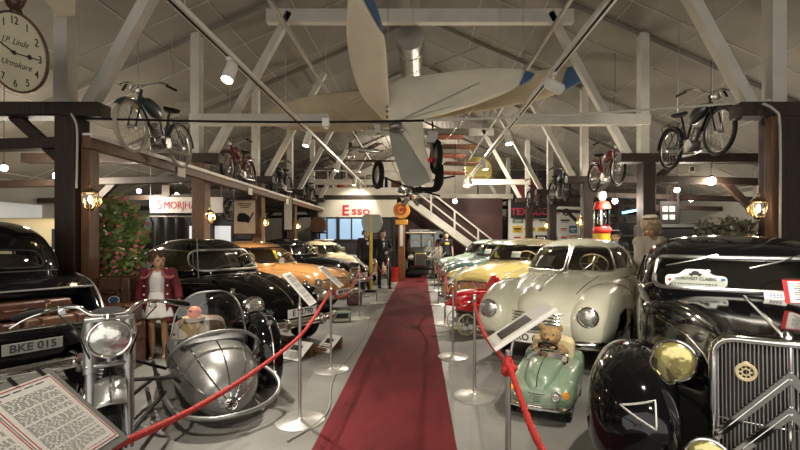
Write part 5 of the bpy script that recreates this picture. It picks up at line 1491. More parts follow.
# tray in her hand
# woman mannequin between the cars on the right
H = 1.78
t, j, hm, R = figure('woman_mannequin', 'woman mannequin with curly blond hair, pale hat and cream coat between the two big cars', (3.44, 6.28, 0), .2, H, skin, female=True, head_yaw=-.9,
    J=dict(er=(-.15, -.06, .66), wr=(-.10, -.17, .63), head=(-.01, -.015, .93)))
hair(t, hm, R, hairbl, .9, 1.35, 4)
MB(hm).lathe([(R * .85, R * 1.38), (R * 1.0, R * 1.42), (R * .92, R * 1.72), (R * .6, R * 1.85), (0, R * 1.88)], (0, 0, 0), n=24).build('hat', clothb, t)
top_mesh(t, j, H, .03, clothb, 'coat_top', .56, .92)
b = MB(); ringed(b, [(0, 0, H * .66, .15, .14), (0, 0, H * .64, .16, .13), (0, 0, H * .54, .17, .15), (0, 0, H * .40, .19, .17), (0, 0, H * .25, .20, .18)], 40, .03, 7)
b.build('coat', clothb, t, solid=.012)
sleeve(t, j['sl'], j['el'], j['wl'], .078, .055, clothb); sleeve(t, j['sr'], j['er'], j['wr'], .078, .055, clothb)
# dark capped small mannequin further back
def suited(label, loc, rz, H, hat=None, shirt=True, J=None, sm=clothk, hy=0, voxel=.012, hairm=hairb, trouserm=None, vest=None, short=False, cat='mannequin', name='suited_mannequin', sk=skinp):
    t, j, hm, R = figure(name, label, loc, rz, H, sk, J=J, head_yaw=hy, voxel=voxel, cat=cat)
    hair(t, hm, R, hairm, 0, 1.0, 7)
    ch = j['chest']; bl = j['belly']
    top_mesh(t, j, H, .022 if not short else .014, sm, 'jacket' if not short else 'shirt', .50)
    for k in 'lr':
        if short: MB().tube([j['s' + k], j['s' + k].lerp(j['e' + k], .6)], [.062, .056], 12, cap=False).build('sleeve', sm, t, solid=.006)
        else: sleeve(t, j['s' + k], j['e' + k], j['w' + k], .068, .042, sm)
        hp, kn, an = j['h' + k], j['k' + k], j['a' + k]
        MB().tube([hp, hp.lerp(kn, .5), kn, kn.lerp(an, .5), an], [.098, .088, .07, .066, .06], 16, sm=3).build('trouser_leg', trouserm or sm, t)
        MB().tube([an + Vector((0, .03, -.05)), an + Vector((0, -.06, -.05)), an + Vector((0, -.16, -.06))], [.04, .045, .03], 12).build('shoe', blackmat, t)
    if shirt and not short:
        MB().tube([j['neck'] + Vector((0, -.055, -.01 * H)), ch + Vector((0, -.165, .02 * H)), bl + Vector((0, -.155, .06 * H))], [.03, .035, .01], 8, flat=.4).build('shirt_front', clothw, t)
    if hat:
        MB(hm).lathe([(0, R * .5), (R * 1.5, R * .50), (R * 1.45, R * .56), (R * 1.0, R * .62), (R * .95, R * 1.2), (R * .5, R * 1.4), (0, R * 1.38)], n=24).build('hat', hat, t)
    return t, j
suited('mannequin in dark clothes and black cap behind the streamlined cream car', (4.12, 8.85, 0), -.3, 1.66, hat=blackmat, hairm=hairb)
suited('standing mannequin in a black suit with white shirt near the yellow pole', (-1.62, 12.55, 0), .5, 1.78, hy=.2)
suited('mannequin in a black suit with one leg forward beside the carpet end', (-1.15, 12.9, 0), .35, 1.76, J=dict(kl=(.08, -.16, .32), al=(.09, -.10, .05), wl=(.05, -.14, .62), el=(.15, -.03, .66)))
t, j = suited('person in a black T-shirt with a yellow chest print standing below the stair', (1.02, 16.2, 0), 0.1, 1.74, short=True, shirt=False, cat='person', name='person')
MB().box((0, -.165, 1.33), (.16, .004, .07)).build('shirt_print', yellowp, t)

# teddy bear driving the pedal car
PX, PY, PH = 1.17, 3.86, hd(-.46, -.89)
pc = thing('pedal_car', 'sage green children\'s pedal car with round lamps and a steering wheel beside the barrier', 'pedal car', (PX, PY, 0), PH)
pc.scale = (1.13, 1.13, 1.13)
wr = .082
def pcut(c): return abs(c[1]) > .17 and any((c[0] - x) ** 2 + (c[2] - wr) ** 2 < .010 for x in (.27, -.27))
def pcut2(c): return (-.26 < c[0] < .05 and abs(c[1]) < .15 and c[2] > .26) or pcut(c)
pb = MB().loft([(.43, 0, .05, .13, .19, 2.3), (.41, 0, .16, .10, .24, 2.5), (.36, 0, .21, .08, .28, 2.8), (.25, 0, .235, .075, .31, 3), (.1, 0, .245, .07, .335, 3.4), (-.1, 0, .25, .07, .33, 4), (-.3, 0, .24, .07, .32, 3.6), (-.38, 0, .20, .08, .28, 3), (-.43, 0, .1, .12, .22, 2.5)], 44, 7, pcut2).build('body', sage, pc, angle=60, solid=.006)
MB().loft([(.42, 0, .05, .20, .25, 2.2), (.36, 0, .10, .20, .335, 2.2), (.22, 0, .125, .22, .375, 2.3), (.06, 0, .14, .24, .385, 2.6)], 28, 6).build('bonnet', sage, pc)
for s in (1, -1):
    MB().loft([(.41, s * .17, .02, .15, .19, 2.2), (.39, s * .175, .055, .11, .235, 2.3), (.32, s * .18, .075, .10, .275, 2.4), (.2, s * .19, .07, .10, .275, 2.5), (.06, s * .215, .04, .1, .22, 2.3)], 26, 6, pcut).build('front_wing', sage, pc)
    add_lamp(pc, (.412, s * .135, .205), (1, 0, .05), .030, lens, chrome, depth=.02)
    MB().lathe([(0, .012), (.024, .008), (.028, 0)], (.395, s * .20, .215), (1, s * .25, .1), 16).build('yellow_indicator', lenso, pc)
    MB().loft([(-.28, s * .19, .05, .18, .34, 3), (-.36, s * .19, .055, .16, .36, 3), (-.42, s * .18, .04, .2, .3, 3)], 20, 3).build('rear_wing', sage, pc)
    for x in (.27, -.27): add_wheel(pc, x, s * .205, wr, .045, chrome, whiteb)
MB().loft([(-.24, 0, .17, .28, .46, 4), (-.29, 0, .18, .26, .50, 4), (-.33, 0, .16, .26, .44, 4)], 24, 4).build('seat_back', ivory, pc)
MB().tube([(.05, -.16, .35), (.035, -.15, .42), (.03, 0, .44), (.035, .15, .42), (.05, .16, .35)], .006, 8, sm=4).build('windscreen_frame', chrome, pc)
MB().sheet([[(.05 - .015 * v, -.15 + .3 * i / 6, .35 + .07 * v * (1 - (i / 3 - 1) ** 4 * .3)) for i in range(7)] for v in (0, .5, 1)]).build('windscreen', clearglass, pc, angle=None)
bumper(pc, .455, .125, .23, .05, .01, chrome, False, False, .035)
gb = MB()
for i in range(4): gb.tube([(.435 - .03 * (y / .1) ** 2, y, .155 + i * .018) for y in (-.09, -.045, 0, .045, .09)], .0035, 5)
gb.build('grille', chrome, pc)
MB().tube([(.43, 0, .26), (.36, 0, .34), (.2, 0, .382), (.06, 0, .39)], .004, 6, sm=3).build('bonnet_strip', chrome, pc)
plate(pc, 'B 4', (.48, 0, .125), .10, .028)
b = MB(); A = Vector((-.55, 0, .83)); b.torus((-.02, .0, .45), A, .072, .009, 28, 8); b.cyl((-.02, 0, .45), (.08, 0, .33), .006, 8)
q = axis_mat((-.02, 0, .45), A)
for a in (.5, 2.6, 4.7): b.cyl((-.02, 0, .45), q @ Vector((.07 * math.cos(a), .07 * math.sin(a), 0)), .005, 6)
b.build('steering_wheel', blackmat, pc)
t = thing('teddy_bear', 'light brown teddy bear sitting at the wheel of the green pedal car', 'teddy bear', (PX, PY, 0), PH)
t.scale = (1.13, 1.13, 1.13)
b = MB(); bx = -.155
b.ell((bx, 0, .36), (.085, .10, .11), 16); b.ell((bx + .015, 0, .515), (.082, .088, .078), 18); b.ell((bx + .085, 0, .495), (.04, .038, .032), 12)
for s in (1, -1):
    b.ell((bx + .0, s * .072, .58), (.018, .030, .030), 10)
    b.tube([(bx, s * .075, .42), (bx + .05, s * .12, .40), (bx + .12, s * .09, .42)], [.035, .034, .032], 10, sm=2)
    b.tube([(bx, s * .05, .28), (bx + .1, s * .08, .27), (bx + .17, s * .08, .29)], [.045, .042, .036], 10, sm=2)
o = b.build('bear_body', fur, t, angle=None); md = o.modifiers.new('r', 'REMESH'); md.mode = 'VOXEL'; md.voxel_size = .006; md.use_smooth_shade = True
MB().ell((bx + .125, 0, .505), (.012, .014, .010), 8).build('nose', ink, t)
for s in (1, -1): MB().ell((bx + .082, s * .034, .535), (.009, .009, .009), 8).build('eye', ink, t)

# red pedal roadster on small spoked wheels behind
t = thing('toy_pedal_roadster', 'bright red children\'s pedal car with thin spoked wheels between cream and yellow cars', 'pedal car', (.94, 6.80, 0), hd(-.95, -.3))
t.scale = (.95, .95, 1.05)
MB().loft([(.45, 0, .10, .42, .60, 3), (.3, 0, .16, .40, .64, 3), (.0, 0, .19, .38, .66, 3.4), (-.3, 0, .18, .38, .64, 3), (-.5, 0, .1, .42, .60, 2.6)], 30, 5, lambda c: -.28 < c[0] < .05 and abs(c[1]) < .13 and c[2] > .55).build('body', redp, t, solid=.006)
MB().loft([(-.2, 0, .14, .55, .70, 3), (-.3, 0, .17, .55, .86, 2.6), (-.38, 0, .15, .55, .80, 2.6)], 26, 5).build('seat_back', redp, t)
for s in (1, -1):
    MB().loft([(.5, s * .24, .03, .40, .43, 2.5), (.3, s * .25, .07, .36, .52, 2.4), (.0, s * .24, .06, .34, .44, 2.4), (-.3, s * .25, .07, .36, .50, 2.4), (-.5, s * .24, .03, .34, .40, 2.4)], 20, 5).build('wing', redp, t)
    for x in (.32, -.36):
        w_ = MB().torus((x, s * .24, .165), (0, 1, 0), .15, .014, 32, 8).build('wheel', ivory, t)
        b = MB(); spokes(b, (x, s * .24, .165), (0, 1, 0), .02, .14, 14, .002, .01); b.cyl((x, s * .24 - .03, .165), (x, s * .24 + .03, .165), .02, 10); b.build('spokes', steel, w_)
b = MB(); b.box((0, 0, .33), (.8, .06, .04)); b.cyl((.32, -.24, .165), (.32, .24, .165), .01, 6); b.cyl((-.36, -.24, .165), (-.36, .24, .165), .01, 6)
for x in (.32, -.36): b.box((x, 0, .25), (.03, .05, .17))
b.build('chassis', darksteel, t)
b = MB(); b.torus((.02, 0, .74), (-.5, 0, .85), .10, .007, 24, 6); b.cyl((.02, 0, .74), (.15, 0, .6), .007, 6); b.build('steering_wheel', chrome, t)
for s in (1, -1): add_lamp(t, (.46, s * .1, .62), (1, 0, 0), .035, lens, chrome, bowl=chrome, depth=.03)
# ------------------------------------------------------------------ mopeds hung along the beams
def moped(label, X, Y, Z, rz, paint, tyre=rubber, engine=True, name='moped', lean=0.0, lamp=True, tank=True, detail=True, rad=.33):
    t = thing(name, label, 'moped' if engine else 'bicycle', (X, Y, Z), rz, group='mopeds and bicycles above the posts')
    r = rad
    xf, xr = .60, -.58
    for x in (xf, xr):
        w_ = MB().torus((x, 0, r), (0, 1, 0), r - .028, .028, 40, 8).build('wheel', tyre, t)
        MB().torus((x, 0, r), (0, 1, 0), r - .055, .010, 36, 6).build('rim', steel, w_)
        if detail:
            b = MB(); spokes(b, (x, 0, r), (0, 1, 0), .03, r - .05, 24, .0013, .015); b.cyl((x, -.05, r), (x, .05, r), .025 if x == xf else .045, 12); b.build('spokes', steel, w_)
    b = MB()
    for s in (1, -1):
        b.tube([(xf, s * .05, r), (xf - .09, s * .05, r + .28), (xf - .14, s * .045, r + .40)], .012, 7)
        b.tube([(xr, s * .06, r), (-.16, s * .04, r + .02)], .010, 7).tube([(xr, s * .06, r), (-.26, s * .03, r + .36)], .009, 7)
    b.cyl((xf - .14, 0, r + .34), (xf - .20, 0, r + .54), .022, 10)
    b.tube([(xf - .17, 0, r + .46), (.05, 0, r + .34), (-.14, 0, r + .02)], .018, 8, sm=3).tube([(xf - .155, 0, r + .38), (.2, 0, r + .12), (-.1, 0, r - .04)], .018, 8, sm=3).cyl((-.14, 0, r), (-.27, 0, r + .44), .016, 8)
    b.build('frame', paint, t)
    for cx, a0, a1, nm in ((xf, .6, 2.9, 'front_mudguard'), (xr, .2, 3.0, 'rear_mudguard')):
        g = []
        for i in range(17):
            a = a0 + (a1 - a0) * i / 16
            g.append([(cx + (r + .03 + d) * math.cos(a), y, r + (r + .03 + d) * math.sin(a)) for y, d in ((-.04, -.02), (-.028, 0), (0, .006), (.028, 0), (.04, -.02))])
        MB().sheet(g).build(nm, paint, t, solid=.003)
    MB().tube([(xf - .34, -.30, r + .62), (xf - .26, -.20, r + .66), (xf - .19, -.06, r + .60), (xf - .19, .06, r + .60), (xf - .26, .20, r + .66), (xf - .34, .30, r + .62)], .011, 8, sm=4).build('handlebar', chrome, t)
    b = MB()
    for s in (1, -1): MB().cyl((xf - .30, s * .26, r + .64), (xf - .39, s * .36, r + .60), .017, 8).tube([(xf - .24, s * .2, r + .66), (xf - .27, s * .32, r + .64)], .006, 6).build('grip', rubber, t)
    MB().loft([(-.16, 0, .03, r + .46, r + .50, 2.4), (-.26, 0, .08, r + .45, r + .51, 2.4), (-.38, 0, .10, r + .46, r + .53, 2.4), (-.44, 0, .05, r + .48, r + .53, 2.4)], 20, 3).build('saddle', blackmat, t)
    b = MB(); 
    for s in (1, -1): b.tube([(-.34, s * .07, r + .40), (-.72, s * .07, r + .40), (xr, s * .06, r)], .006, 6)
    for k in range(4): b.cyl((-.42 - k * .09, -.07, r + .40), (-.42 - k * .09, .07, r + .40), .005, 6)
    b.build('luggage_rack', paint, t)
    if tank: MB().loft([(.36, 0, .03, r + .36, r + .44, 2.3), (.26, 0, .075, r + .30, r + .48, 2.4), (.08, 0, .08, r + .24, r + .44, 2.4), (-.04, 0, .03, r + .26, r + .34, 2.3)], 22, 4).build('fuel_tank', paint, t)
    if engine:
        b = MB(); b.lathe([(0, -.07), (.09, -.07), (.10, -.05), (.10, .05), (.09, .07), (0, .07)], (0, 0, r - .06), (0, 1, 0), 20)
        b.cyl((.05, 0, r), (.15, 0, r + .16), .045, 12)
        for k in range(6): b.cyl((.06 + k * .017, 0, r + .015 + k * .026), (.064 + k * .017, 0, r + .022 + k * .026), .068, 14)
        b.tube([(.14, .03, r + .06), (.2, .08, r - .08), (-.1, .10, r - .15), (-.6, .11, r - .12)], [.014, .014, .022, .028], 8, sm=3)
        b.build('engine', darksteel, t)
        b = MB(); b.lathe([(0, -.01), (.07, -.01), (.07, .01), (0, .01)], (-.05, .10, r - .06), (0, 1, 0), 20)
        for s in (1, -1): MB().tube([(-.05, s * .10, r - .06), (-.05 + s * .12, s * .12, r - .16), (-.05 + s * .12, s * .2, r - .16)], .009, 6).build('pedal', steel, t)
        b.build('chainwheel', steel, t)
    else:
        b = MB(); b.torus((-.1, .05, r), (0, 1, 0), .09, .006, 24, 6)
        b.build('chainwheel', steel, t)
        for s in (1, -1): MB().tube([(-.1, s * .06, r), (-.1 + s * .12, s * .08, r - .12), (-.1 + s * .12, s * .16, r - .12)], .008, 6).build('pedal', steel, t)
    if lamp: add_lamp(t, (xf - .06, 0, r + .50), (1, 0, 0), .055, lens, chrome, bowl=chrome, depth=.04)
    b = MB()
    for x in (xf - .15, xr + .2):
        b.cyl((x, 0, r + .45), (x + .05, 0, 2.3), .003, 4); b.build('suspension_wire', steel, t); b = MB()
    return t
tealbike = mat('dark_teal_enamel', (.02, .045, .05), .3, coat=.8)
creamtyre = mat('cream_tyre', (.42, .38, .29), .7)
D = -PI / 2
moped('dark teal moped with cream tyres above the nearest left beam', -3.70, 5.95, 2.60, D + .04, tealbike, creamtyre)
moped('maroon moped above the second left post', -3.98, 9.25, 2.66, D + .03, maroonp)
moped('black moped above the third left post', -4.0, 12.15, 2.72, D, black2)
moped('dark moped farthest back on the left row above the fourth post', -4.0, 15.05, 2.72, D, black2, detail=False)
moped('black moped with upright handlebar hanging high on the right beside the nearest post', 4.05, 6.25, 2.62, D - .04, black2)
moped('maroon moped hanging on the right between second and third posts', 4.10, 9.3, 2.60, D, maroonp)
moped('black moped with a bright headlamp hanging above the third right post', 4.0, 12.1, 2.52, D, black2, rad=.34)
moped('dark bicycle hanging above the fourth right post', 4.05, 15.0, 2.62, D, black2, engine=False, tank=False, lamp=False, detail=False)
moped('dark bicycle hanging in the left aisle beside the framed poster', -5.0, 12.0, 2.0, D + .9, black2, engine=False, tank=False, lamp=False, name='bicycle')
moped('bicycle hanging in the left aisle behind the second post', -5.9, 12.1, 2.0, D + 1.2, black2, engine=False, tank=False, lamp=False, name='bicycle')

# ------------------------------------------------------------------ fabric winged aircraft under the roof
air = thing('ultralight_aircraft', 'fabric covered ultralight aircraft with cream wings and blue tips hanging under the roof', 'aircraft', (0, 0, 0))
def depthf(a, b, c):
    """plane through three (px,py,Y) points: 1/Y is linear in the picture of a plane"""
    A = Matrix(((a[0], a[1], 1), (b[0], b[1], 1), (c[0], c[1], 1))).inverted() @ Vector((1 / a[2], 1 / b[2], 1 / c[2]))
    return lambda x, y: 1 / (A[0] * x + A[1] * y + A[2])
def panel(name, pts, df, m, th, parent=air, sm=3, ribs=0):
    n = len(pts); P = []
    for i in range(n):
        for j in range(sm):
            P.append((crv(pts[i - 1][0], pts[i][0], pts[(i + 1) % n][0], pts[(i + 2) % n][0], j / sm), crv(pts[i - 1][1], pts[i][1], pts[(i + 1) % n][1], pts[(i + 2) % n][1], j / sm)))
    V = [at(x, y, df(x, y)) for x, y in P]
    c = sum(V, Vector()) / len(V)
    nn = Vector()
    for i in range(len(V)): nn += (V[i] - c).cross(V[(i + 1) % len(V)] - c)
    nn.normalize()
    vs = []; N = len(V)
    for k, s in ((1.0, 0), (.985, .5), (.9, .85), (.6, 1.0)):
        vs += [c + (v - c) * k + nn * th / 2 * s for v in V]
    vs.append(c + nn * th / 2)
    for k, s in ((.985, -.5), (.9, -.85), (.6, -1.0)):
        vs += [c + (v - c) * k + nn * th / 2 * s for v in V]
    vs.append(c - nn * th / 2)
    fs = []
    for L in range(3):
        fs += [(L * N + i, L * N + (i + 1) % N, (L + 1) * N + (i + 1) % N, (L + 1) * N + i) for i in range(N)]
    fs += [(3 * N + i, 3 * N + (i + 1) % N, 4 * N) for i in range(N)]
    o = 4 * N + 1
    fs += [(i, (i + 1) % N, o + (i + 1) % N, o + i) for i in range(N)]
    for L in range(2): fs += [(o + L * N + i, o + L * N + (i + 1) % N, o + (L + 1) * N + (i + 1) % N, o + (L + 1) * N + i) for i in range(N)]
    fs += [(o + 2 * N + i, o + 2 * N + (i + 1) % N, o + 3 * N) for i in range(N)]
    return MB().add(vs, fs).build(name, m, parent, angle=50)
fD = depthf((270, 118, 9.2), (585, 76, 8.6), (430, 95, 8.7))
fD = lambda x, y: 9.3 - (x - 262) * .0008
panel('rear_wing', [(262, 119), (270, 109), (300, 98), (345, 92), (400, 90), (470, 84), (535, 72), (568, 67), (560, 92), (520, 104), (470, 113), (430, 121), (380, 129), (330, 132), (285, 129)], fD, canvas_t, .10)
panel('wing_tip', [(568, 67), (578, 69), (585, 77), (574, 86), (560, 92), (563, 80)], lambda x, y: fD(x, y) - .02, blueink, .09, sm=2)
fA = depthf((388, 110, 7.2), (388, 60, 6.1), (350, 60, 6.0))
panel('front_wing', [(352, -18), (347, 10), (347, 40), (352, 70), (361, 94), (374, 110), (389, 122), (388, 84), (386, 50), (383, 33), (372, 14), (361, -6)], fA, canvas_c, .09)
panel('wing_tip', [(352, -18), (361, -6), (372, 14), (383, 33), (380, 16), (371, -6), (362, -20)], lambda x, y: fA(x, y) - .01, blueink, .07, sm=2)
fB = depthf((388, 84, 7.2), (536, 74, 7.9), (440, 112, 7.3))
panel('front_wing', [(387, 84), (430, 75), (480, 69), (514, 69), (525, 71), (519, 85), (494, 98), (455, 111), (420, 120), (398, 124), (389, 122)], fB, canvas_c, .09)
panel('wing_tip', [(525, 71), (535, 74), (531, 80), (522, 85), (519, 85)], lambda x, y: fB(x, y) - .02, blueink, .07, sm=1)
fC = depthf((388, 110, 7.15), (405, 150, 7.0), (430, 150, 7.1))
panel('fuselage_fabric', [(388, 86), (400, 98), (412, 108), (422, 118), (425, 145), (429, 165), (433, 183), (426, 178), (416, 156), (402, 134), (390, 124)], fC, canvas_c, .08, sm=2)
panel('fuselage_side_panel', [(389, 124), (402, 134), (416, 156), (431, 181), (406, 186), (398, 168), (391, 145)], lambda x, y: fC(x, y) - .03, plexi, .05, sm=2)
def wire(b, a, c, r=.006): b.cyl(at(*a), at(*c), r, 6)
b = MB()
for a, c in (((390, 82, 7.15), (480, 46, 7.6)), ((398, 121, 7), (480, 82, 7.5)), ((398, 121, 7), (478, 99, 7.5)), ((372, 120, 7.1), (404, 188, 7.0)), ((378, 120, 7.1), (410, 190, 7.0)),
             ((350, 108, 7.4), (366, 96, 7.2)), ((346, 104, 7.4), (364, 95, 7.2)), ((398, 121, 7), (432, 160, 7.2)), ((330, 108, 8.9), (390, 150, 7.2)), ((428, 160, 7.2), (480, 102, 7.6)), ((470, 96, 7.6), (452, 165, 7.6))): wire(b, a, c)
b.build('rigging_wire', steel, air)
b = MB(); wire(b, (413, -30, 7.3), (413, 112, 7.3), .005); wire(b, (388, -30, 7.2), (388, 84, 7.2), .005); wire(b, (500, -40, 7.7), (500, 70, 7.7), .004); b.build('suspension_cable', steel, air)
b = MB(); c = at(388, 84, 7.1)
for i in range(7): b.box(at(386 + i * .2, 84 + i * 5.5, 7.05), (.03, .05, .04))
b.build('wing_lacing', leather, air)
b = MB(); c = at(396, 126, 6.85)
b.lathe([(0, -.1), (.05, -.1), (.07, -.04), (.07, .05), (.03, .1), (0, .1)], c, (1, 0, .2), 16); b.cyl(at(370, 122, 6.9), at(402, 124, 6.9), .018, 8); b.cyl(at(368, 128, 6.9), at(404, 132, 6.9), .012, 8); b.box(at(378, 129, 6.9), (.08, .08, .14))
b.build('wing_hub', darksteel, air)
for (px, py), Y, R_, lab in (((378, 175), 7.6, .26, 0), ((436, 157), 7.3, .30, 1)):
    c = at(px, py, Y); ax = (1, .45 if lab == 0 else .25, 0)
    w_ = MB().torus(c, ax, R_ - .05, .05, 32, 8).build('wheel', rubber, air)
    MB().lathe([(0, -.03), (R_ * .5, -.03), (R_ * .7, 0), (R_ * .5, .03), (0, .03)], c, ax, 20).build('rim', steel, w_)
b = MB()
for a, c in (((378, 175, 7.6), (405, 186, 7.0)), ((436, 157, 7.3), (418, 190, 7.1)), ((436, 157, 7.3), (432, 120, 7.2)), ((405, 186, 7.0), (440, 196, 7.2)), ((405, 186, 7), (455, 176, 7.2))): b.cyl(at(*a), at(*c), .016, 8)
b.build('undercarriage_tube', blackmat, air)
c = at(426, 189, 7.1)
MB(Matrix.Translation(c) @ RZ(.3)).loft([(-.2, 0, .16, -.06, .02, 4), (.15, 0, .18, -.05, .05, 4), (.22, 0, .18, .0, .30, 4), (.26, 0, .16, .05, .42, 4)], 20, 4).build('pilot_seat', blackmat, air)
MB().ell(at(431, 160, 7.2), (.055, .05, .06), 14).build('fuel_bottle', redlight, air)
c = at(432, 138, 7.3); b = MB(); b.box(c, (.14, .2, .2)); b.cyl(c + Vector((0, 0, -.1)), c + Vector((0, 0, -.3)), .03, 8)
for i in range(5): b.box(c + Vector((0, 0, -.08 + i * .04)), (.18, .24, .012))
b.build('engine', darksteel, air)
t = thing('wooden_propeller', 'dark wooden propeller hanging in the middle under the roof', 'propeller', at(372, 161, 12))
MB().loft([(-.75, 0, .02, -.01, .01, 2.2), (-.5, 0, .07, -.02, .02, 2.2), (-.1, 0, .05, -.03, .03, 2.4), (0, 0, .06, -.04, .04, 3), (.1, 0, .05, -.03, .03, 2.4), (.5, 0, .07, -.02, .02, 2.2), (.75, 0, .02, -.01, .01, 2.2)], 16, 4).build('blade', leather, t)
MB().cyl((0, 0, 0), (0, 0, 3.0), .004, 5).build('suspension_wire', steel, t)

# ------------------------------------------------------------------ big pocket-watch clock, top left
CK = thing('wall_clock', 'large cream round clock shaped like a pocket watch hanging at the top left', 'clock', (-4.107, 4.28, 3.395), -.20)
R_ = .385
F_ = RX(.25) @ RX(PI / 2) @ RZ(-.32)       # face towards -Y
MB().lathe([(0, -.01), (R_, -.01), (R_ + .01, .005), (R_ + .008, .02), (R_ - .005, .026), (R_ - .012, .015), (0, .015)], n=56, M=F_).build('case', leather2, CK)
MB().lathe([(0, .016), (R_ - .014, .016), (R_ - .014, .019), (0, .019)], n=56, M=F_).build('dial', clockface, CK)
for k in range(12):
    a = PI / 2 - (k + 1) * PI / 6
    text('numeral', str(k + 1), .105, F_ @ T(.305 * math.cos(a), .305 * math.sin(a), .021) @ RZ(a - PI / 2 if False else 0), ink, CK, .0008, bold=.001)
b = MB(F_)
for k in range(60):
    a = k * PI / 30; b.box((.362 * math.cos(a), .362 * math.sin(a), .021), (.004, .004, .001))
b.build('minute_track', ink, CK)
text('lettering', 'J.P. Linde', .088, F_ @ T(.0, .105, .021), ink, CK, .0006, shear=.45, sx=1.0)
text('lettering', 'Urmakare', .088, F_ @ T(.01, -.11, .021), ink, CK, .0006, shear=.45, sx=1.05)
b = MB(F_); b.bar((0, 0, .028), (-.20, .075, .028), .014, .003); b.lathe([(0, 0), (.022, 0), (.022, .004), (0, .004)], (0, 0, .026), n=20); b.build('hour_hand', ink, CK)
b = MB(F_); b.bar((-.04, 0, .03), (.30, .0, .03), .010, .003); b.lathe([(.014, 0), (.024, 0), (.024, .003), (.014, .003)], (.19, 0, .029), n=20); b.build('minute_hand', ink, CK)
b = MB(F_ @ T(0, R_ + .0, 0) @ RX(-PI / 2)); b.lathe([(0, 0), (.05, 0), (.04, .04), (.055, .06), (.06, .10), (.05, .12), (0, .13)], n=20); b.build('crown', leather, CK)
MB().torus(F_ @ Vector((0, R_ + .14, 0)), (0, 1, 0), .115, .018, 32, 8).build('bow', leather, CK)
MB().cyl(F_ @ Vector((0, R_ + .25, 0)), F_ @ Vector((0, R_ + 1.2, 0)), .006, 6).build('suspension_chain', blackmat, CK)
setp(MB(Matrix.Translation(at(76, 17, 4.6)) @ RX(PI / 2)).prism([(-.2, .0), (.0, .01), (.0, .6), (-.36, .6), (-.33, .18)], .012).build('cloth_banner', canvas_t), 'cream cloth corner hanging at the very top beside the clock', 'banner')

t = thing('picture_tag', 'small picture tag dangling under the rear wheel of the high black moped', 'tag', at(692, 169, 7.0))
MB().box((0, 0, 0), (.10, .006, .11)).build('card', paper, t)
MB().box((0, -.004, 0), (.07, .003, .07)).build('picture', leather2, t)
MB().cyl((0, 0, .05), (0, 0, .12), .003, 5).build('string', steel, t)
# ------------------------------------------------------------------ far end: shop front, stair, upper floor
def B(name, label, cat, group=None, **k): return thing(name, label, cat, (0, 0, 0), 0, group)
bright = mat('cream_fascia', (.66, .62, .52), .5)
uf = thing('upper_floor', 'white edged upper floor across the left half of the far end', 'mezzanine', (0, 0, 0))
MB().box((-2.55, 21.5, 3.42), (4.3, 9.0, .12)).build('floor_slab', brownwood, uf)
MB().box((-2.6, 16.96, 3.42), (4.2, .10, .30)).build('edge_board', white, uf)
MB().box((-2.6, 16.99, 3.22), (4.2, .08, .10)).build('lower_strip', darkwood, uf)
MB().box((1.95, 22.5, 3.42), (4.5, 7.0, .12)).build('floor_slab', brownwood, uf)
MB().box((1.95, 19.0, 3.42), (4.5, .10, .22)).build('edge_board', greytimber, uf)
# white rail posts on the upper floor
rl = thing('upper_railing', 'white railing of the upper floor above the shop front', 'railing', (0, 17.0, 3.57))
for i in range(6): MB().box((-4.5 + i * .76, 0, .35), (.05, .05, .7)).build('baluster', white, rl)
MB().box((-2.6, 0, .70), (4.1, .06, .05)).build('hand_rail', white, rl)
# shop front with Esso fascia
sf = thing('shop_front', 'old petrol station shop front with a cream fascia lettered in red under the upper floor', 'shop front', (0, 17.1, 0))
MB().box((-2.62, 0, 2.78), (3.35, .12, .78)).build('fascia', bright, sf)
MB().box((-2.62, -.07, 3.13), (3.4, .05, .07)).build('fascia_trim', darkwood, sf)
text('lettering', 'E', .58, T(-3.02, -.07, 2.64) @ RX(PI / 2), redink, sf, .01, bold=.014, sx=1.0)
text('lettering', 'sso', .46, T(-2.40, -.07, 2.63) @ RX(PI / 2), redink, sf, .01, bold=.008, sx=1.25)
for x in (-4.2, -3.35, -2.2, -1.05): MB().box((x, 0, 1.2), (.10, .12, 2.4)).build('door_post', greytimber if x < -4 else darkwood, sf)
bluegl = mat('blue_lit_glass', (.25, .38, .52), .2, emit=(.35, .55, .8), es=.35)
for x, w_ in ((-3.78, .74), (-2.78, .98), (-1.62, .98)):
    MB().box((x, .02, 1.9), (w_, .03, .85)).build('pane', bluegl if x < -2 else darkbg, sf)
    MB().box((x, -.02, 1.9), (.05, .06, .85)).build('mullion', darkwood, sf)
    MB().box((x, 0, 1.45), (w_, .08, .08)).build('cross_rail', darkwood, sf)
    MB().box((x, .02, .72), (w_, .05, 1.4)).build('lower_panel', darkbg, sf)
MB().box((-2.62, .9, 1.2), (3.5, .05, 2.4)).build('inner_partition', darkbg, sf)
# white round brackets left of the shop: wheel-like brass horn
t = thing('barrel_end', 'round brown barrel end on the wall left of the shop front', 'barrel', at(319, 225, 16.2))
MB().lathe([(0, 0), (.28, 0), (.32, .25), (.28, .5), (0, .5)], (0, .3, 0), (0, -1, 0), 28).build('staves', brownwood, t)
MB().torus((0, -.12, 0), (0, 1, 0), .30, .02, 28, 6).build('hoop', darksteel, t)
MB().box((0, .05, -.30), (.5, .5, .05)).cyl((0, .05, -.32), (0, .05, -1.98), .04, 10).build('stand', blackmat, t)

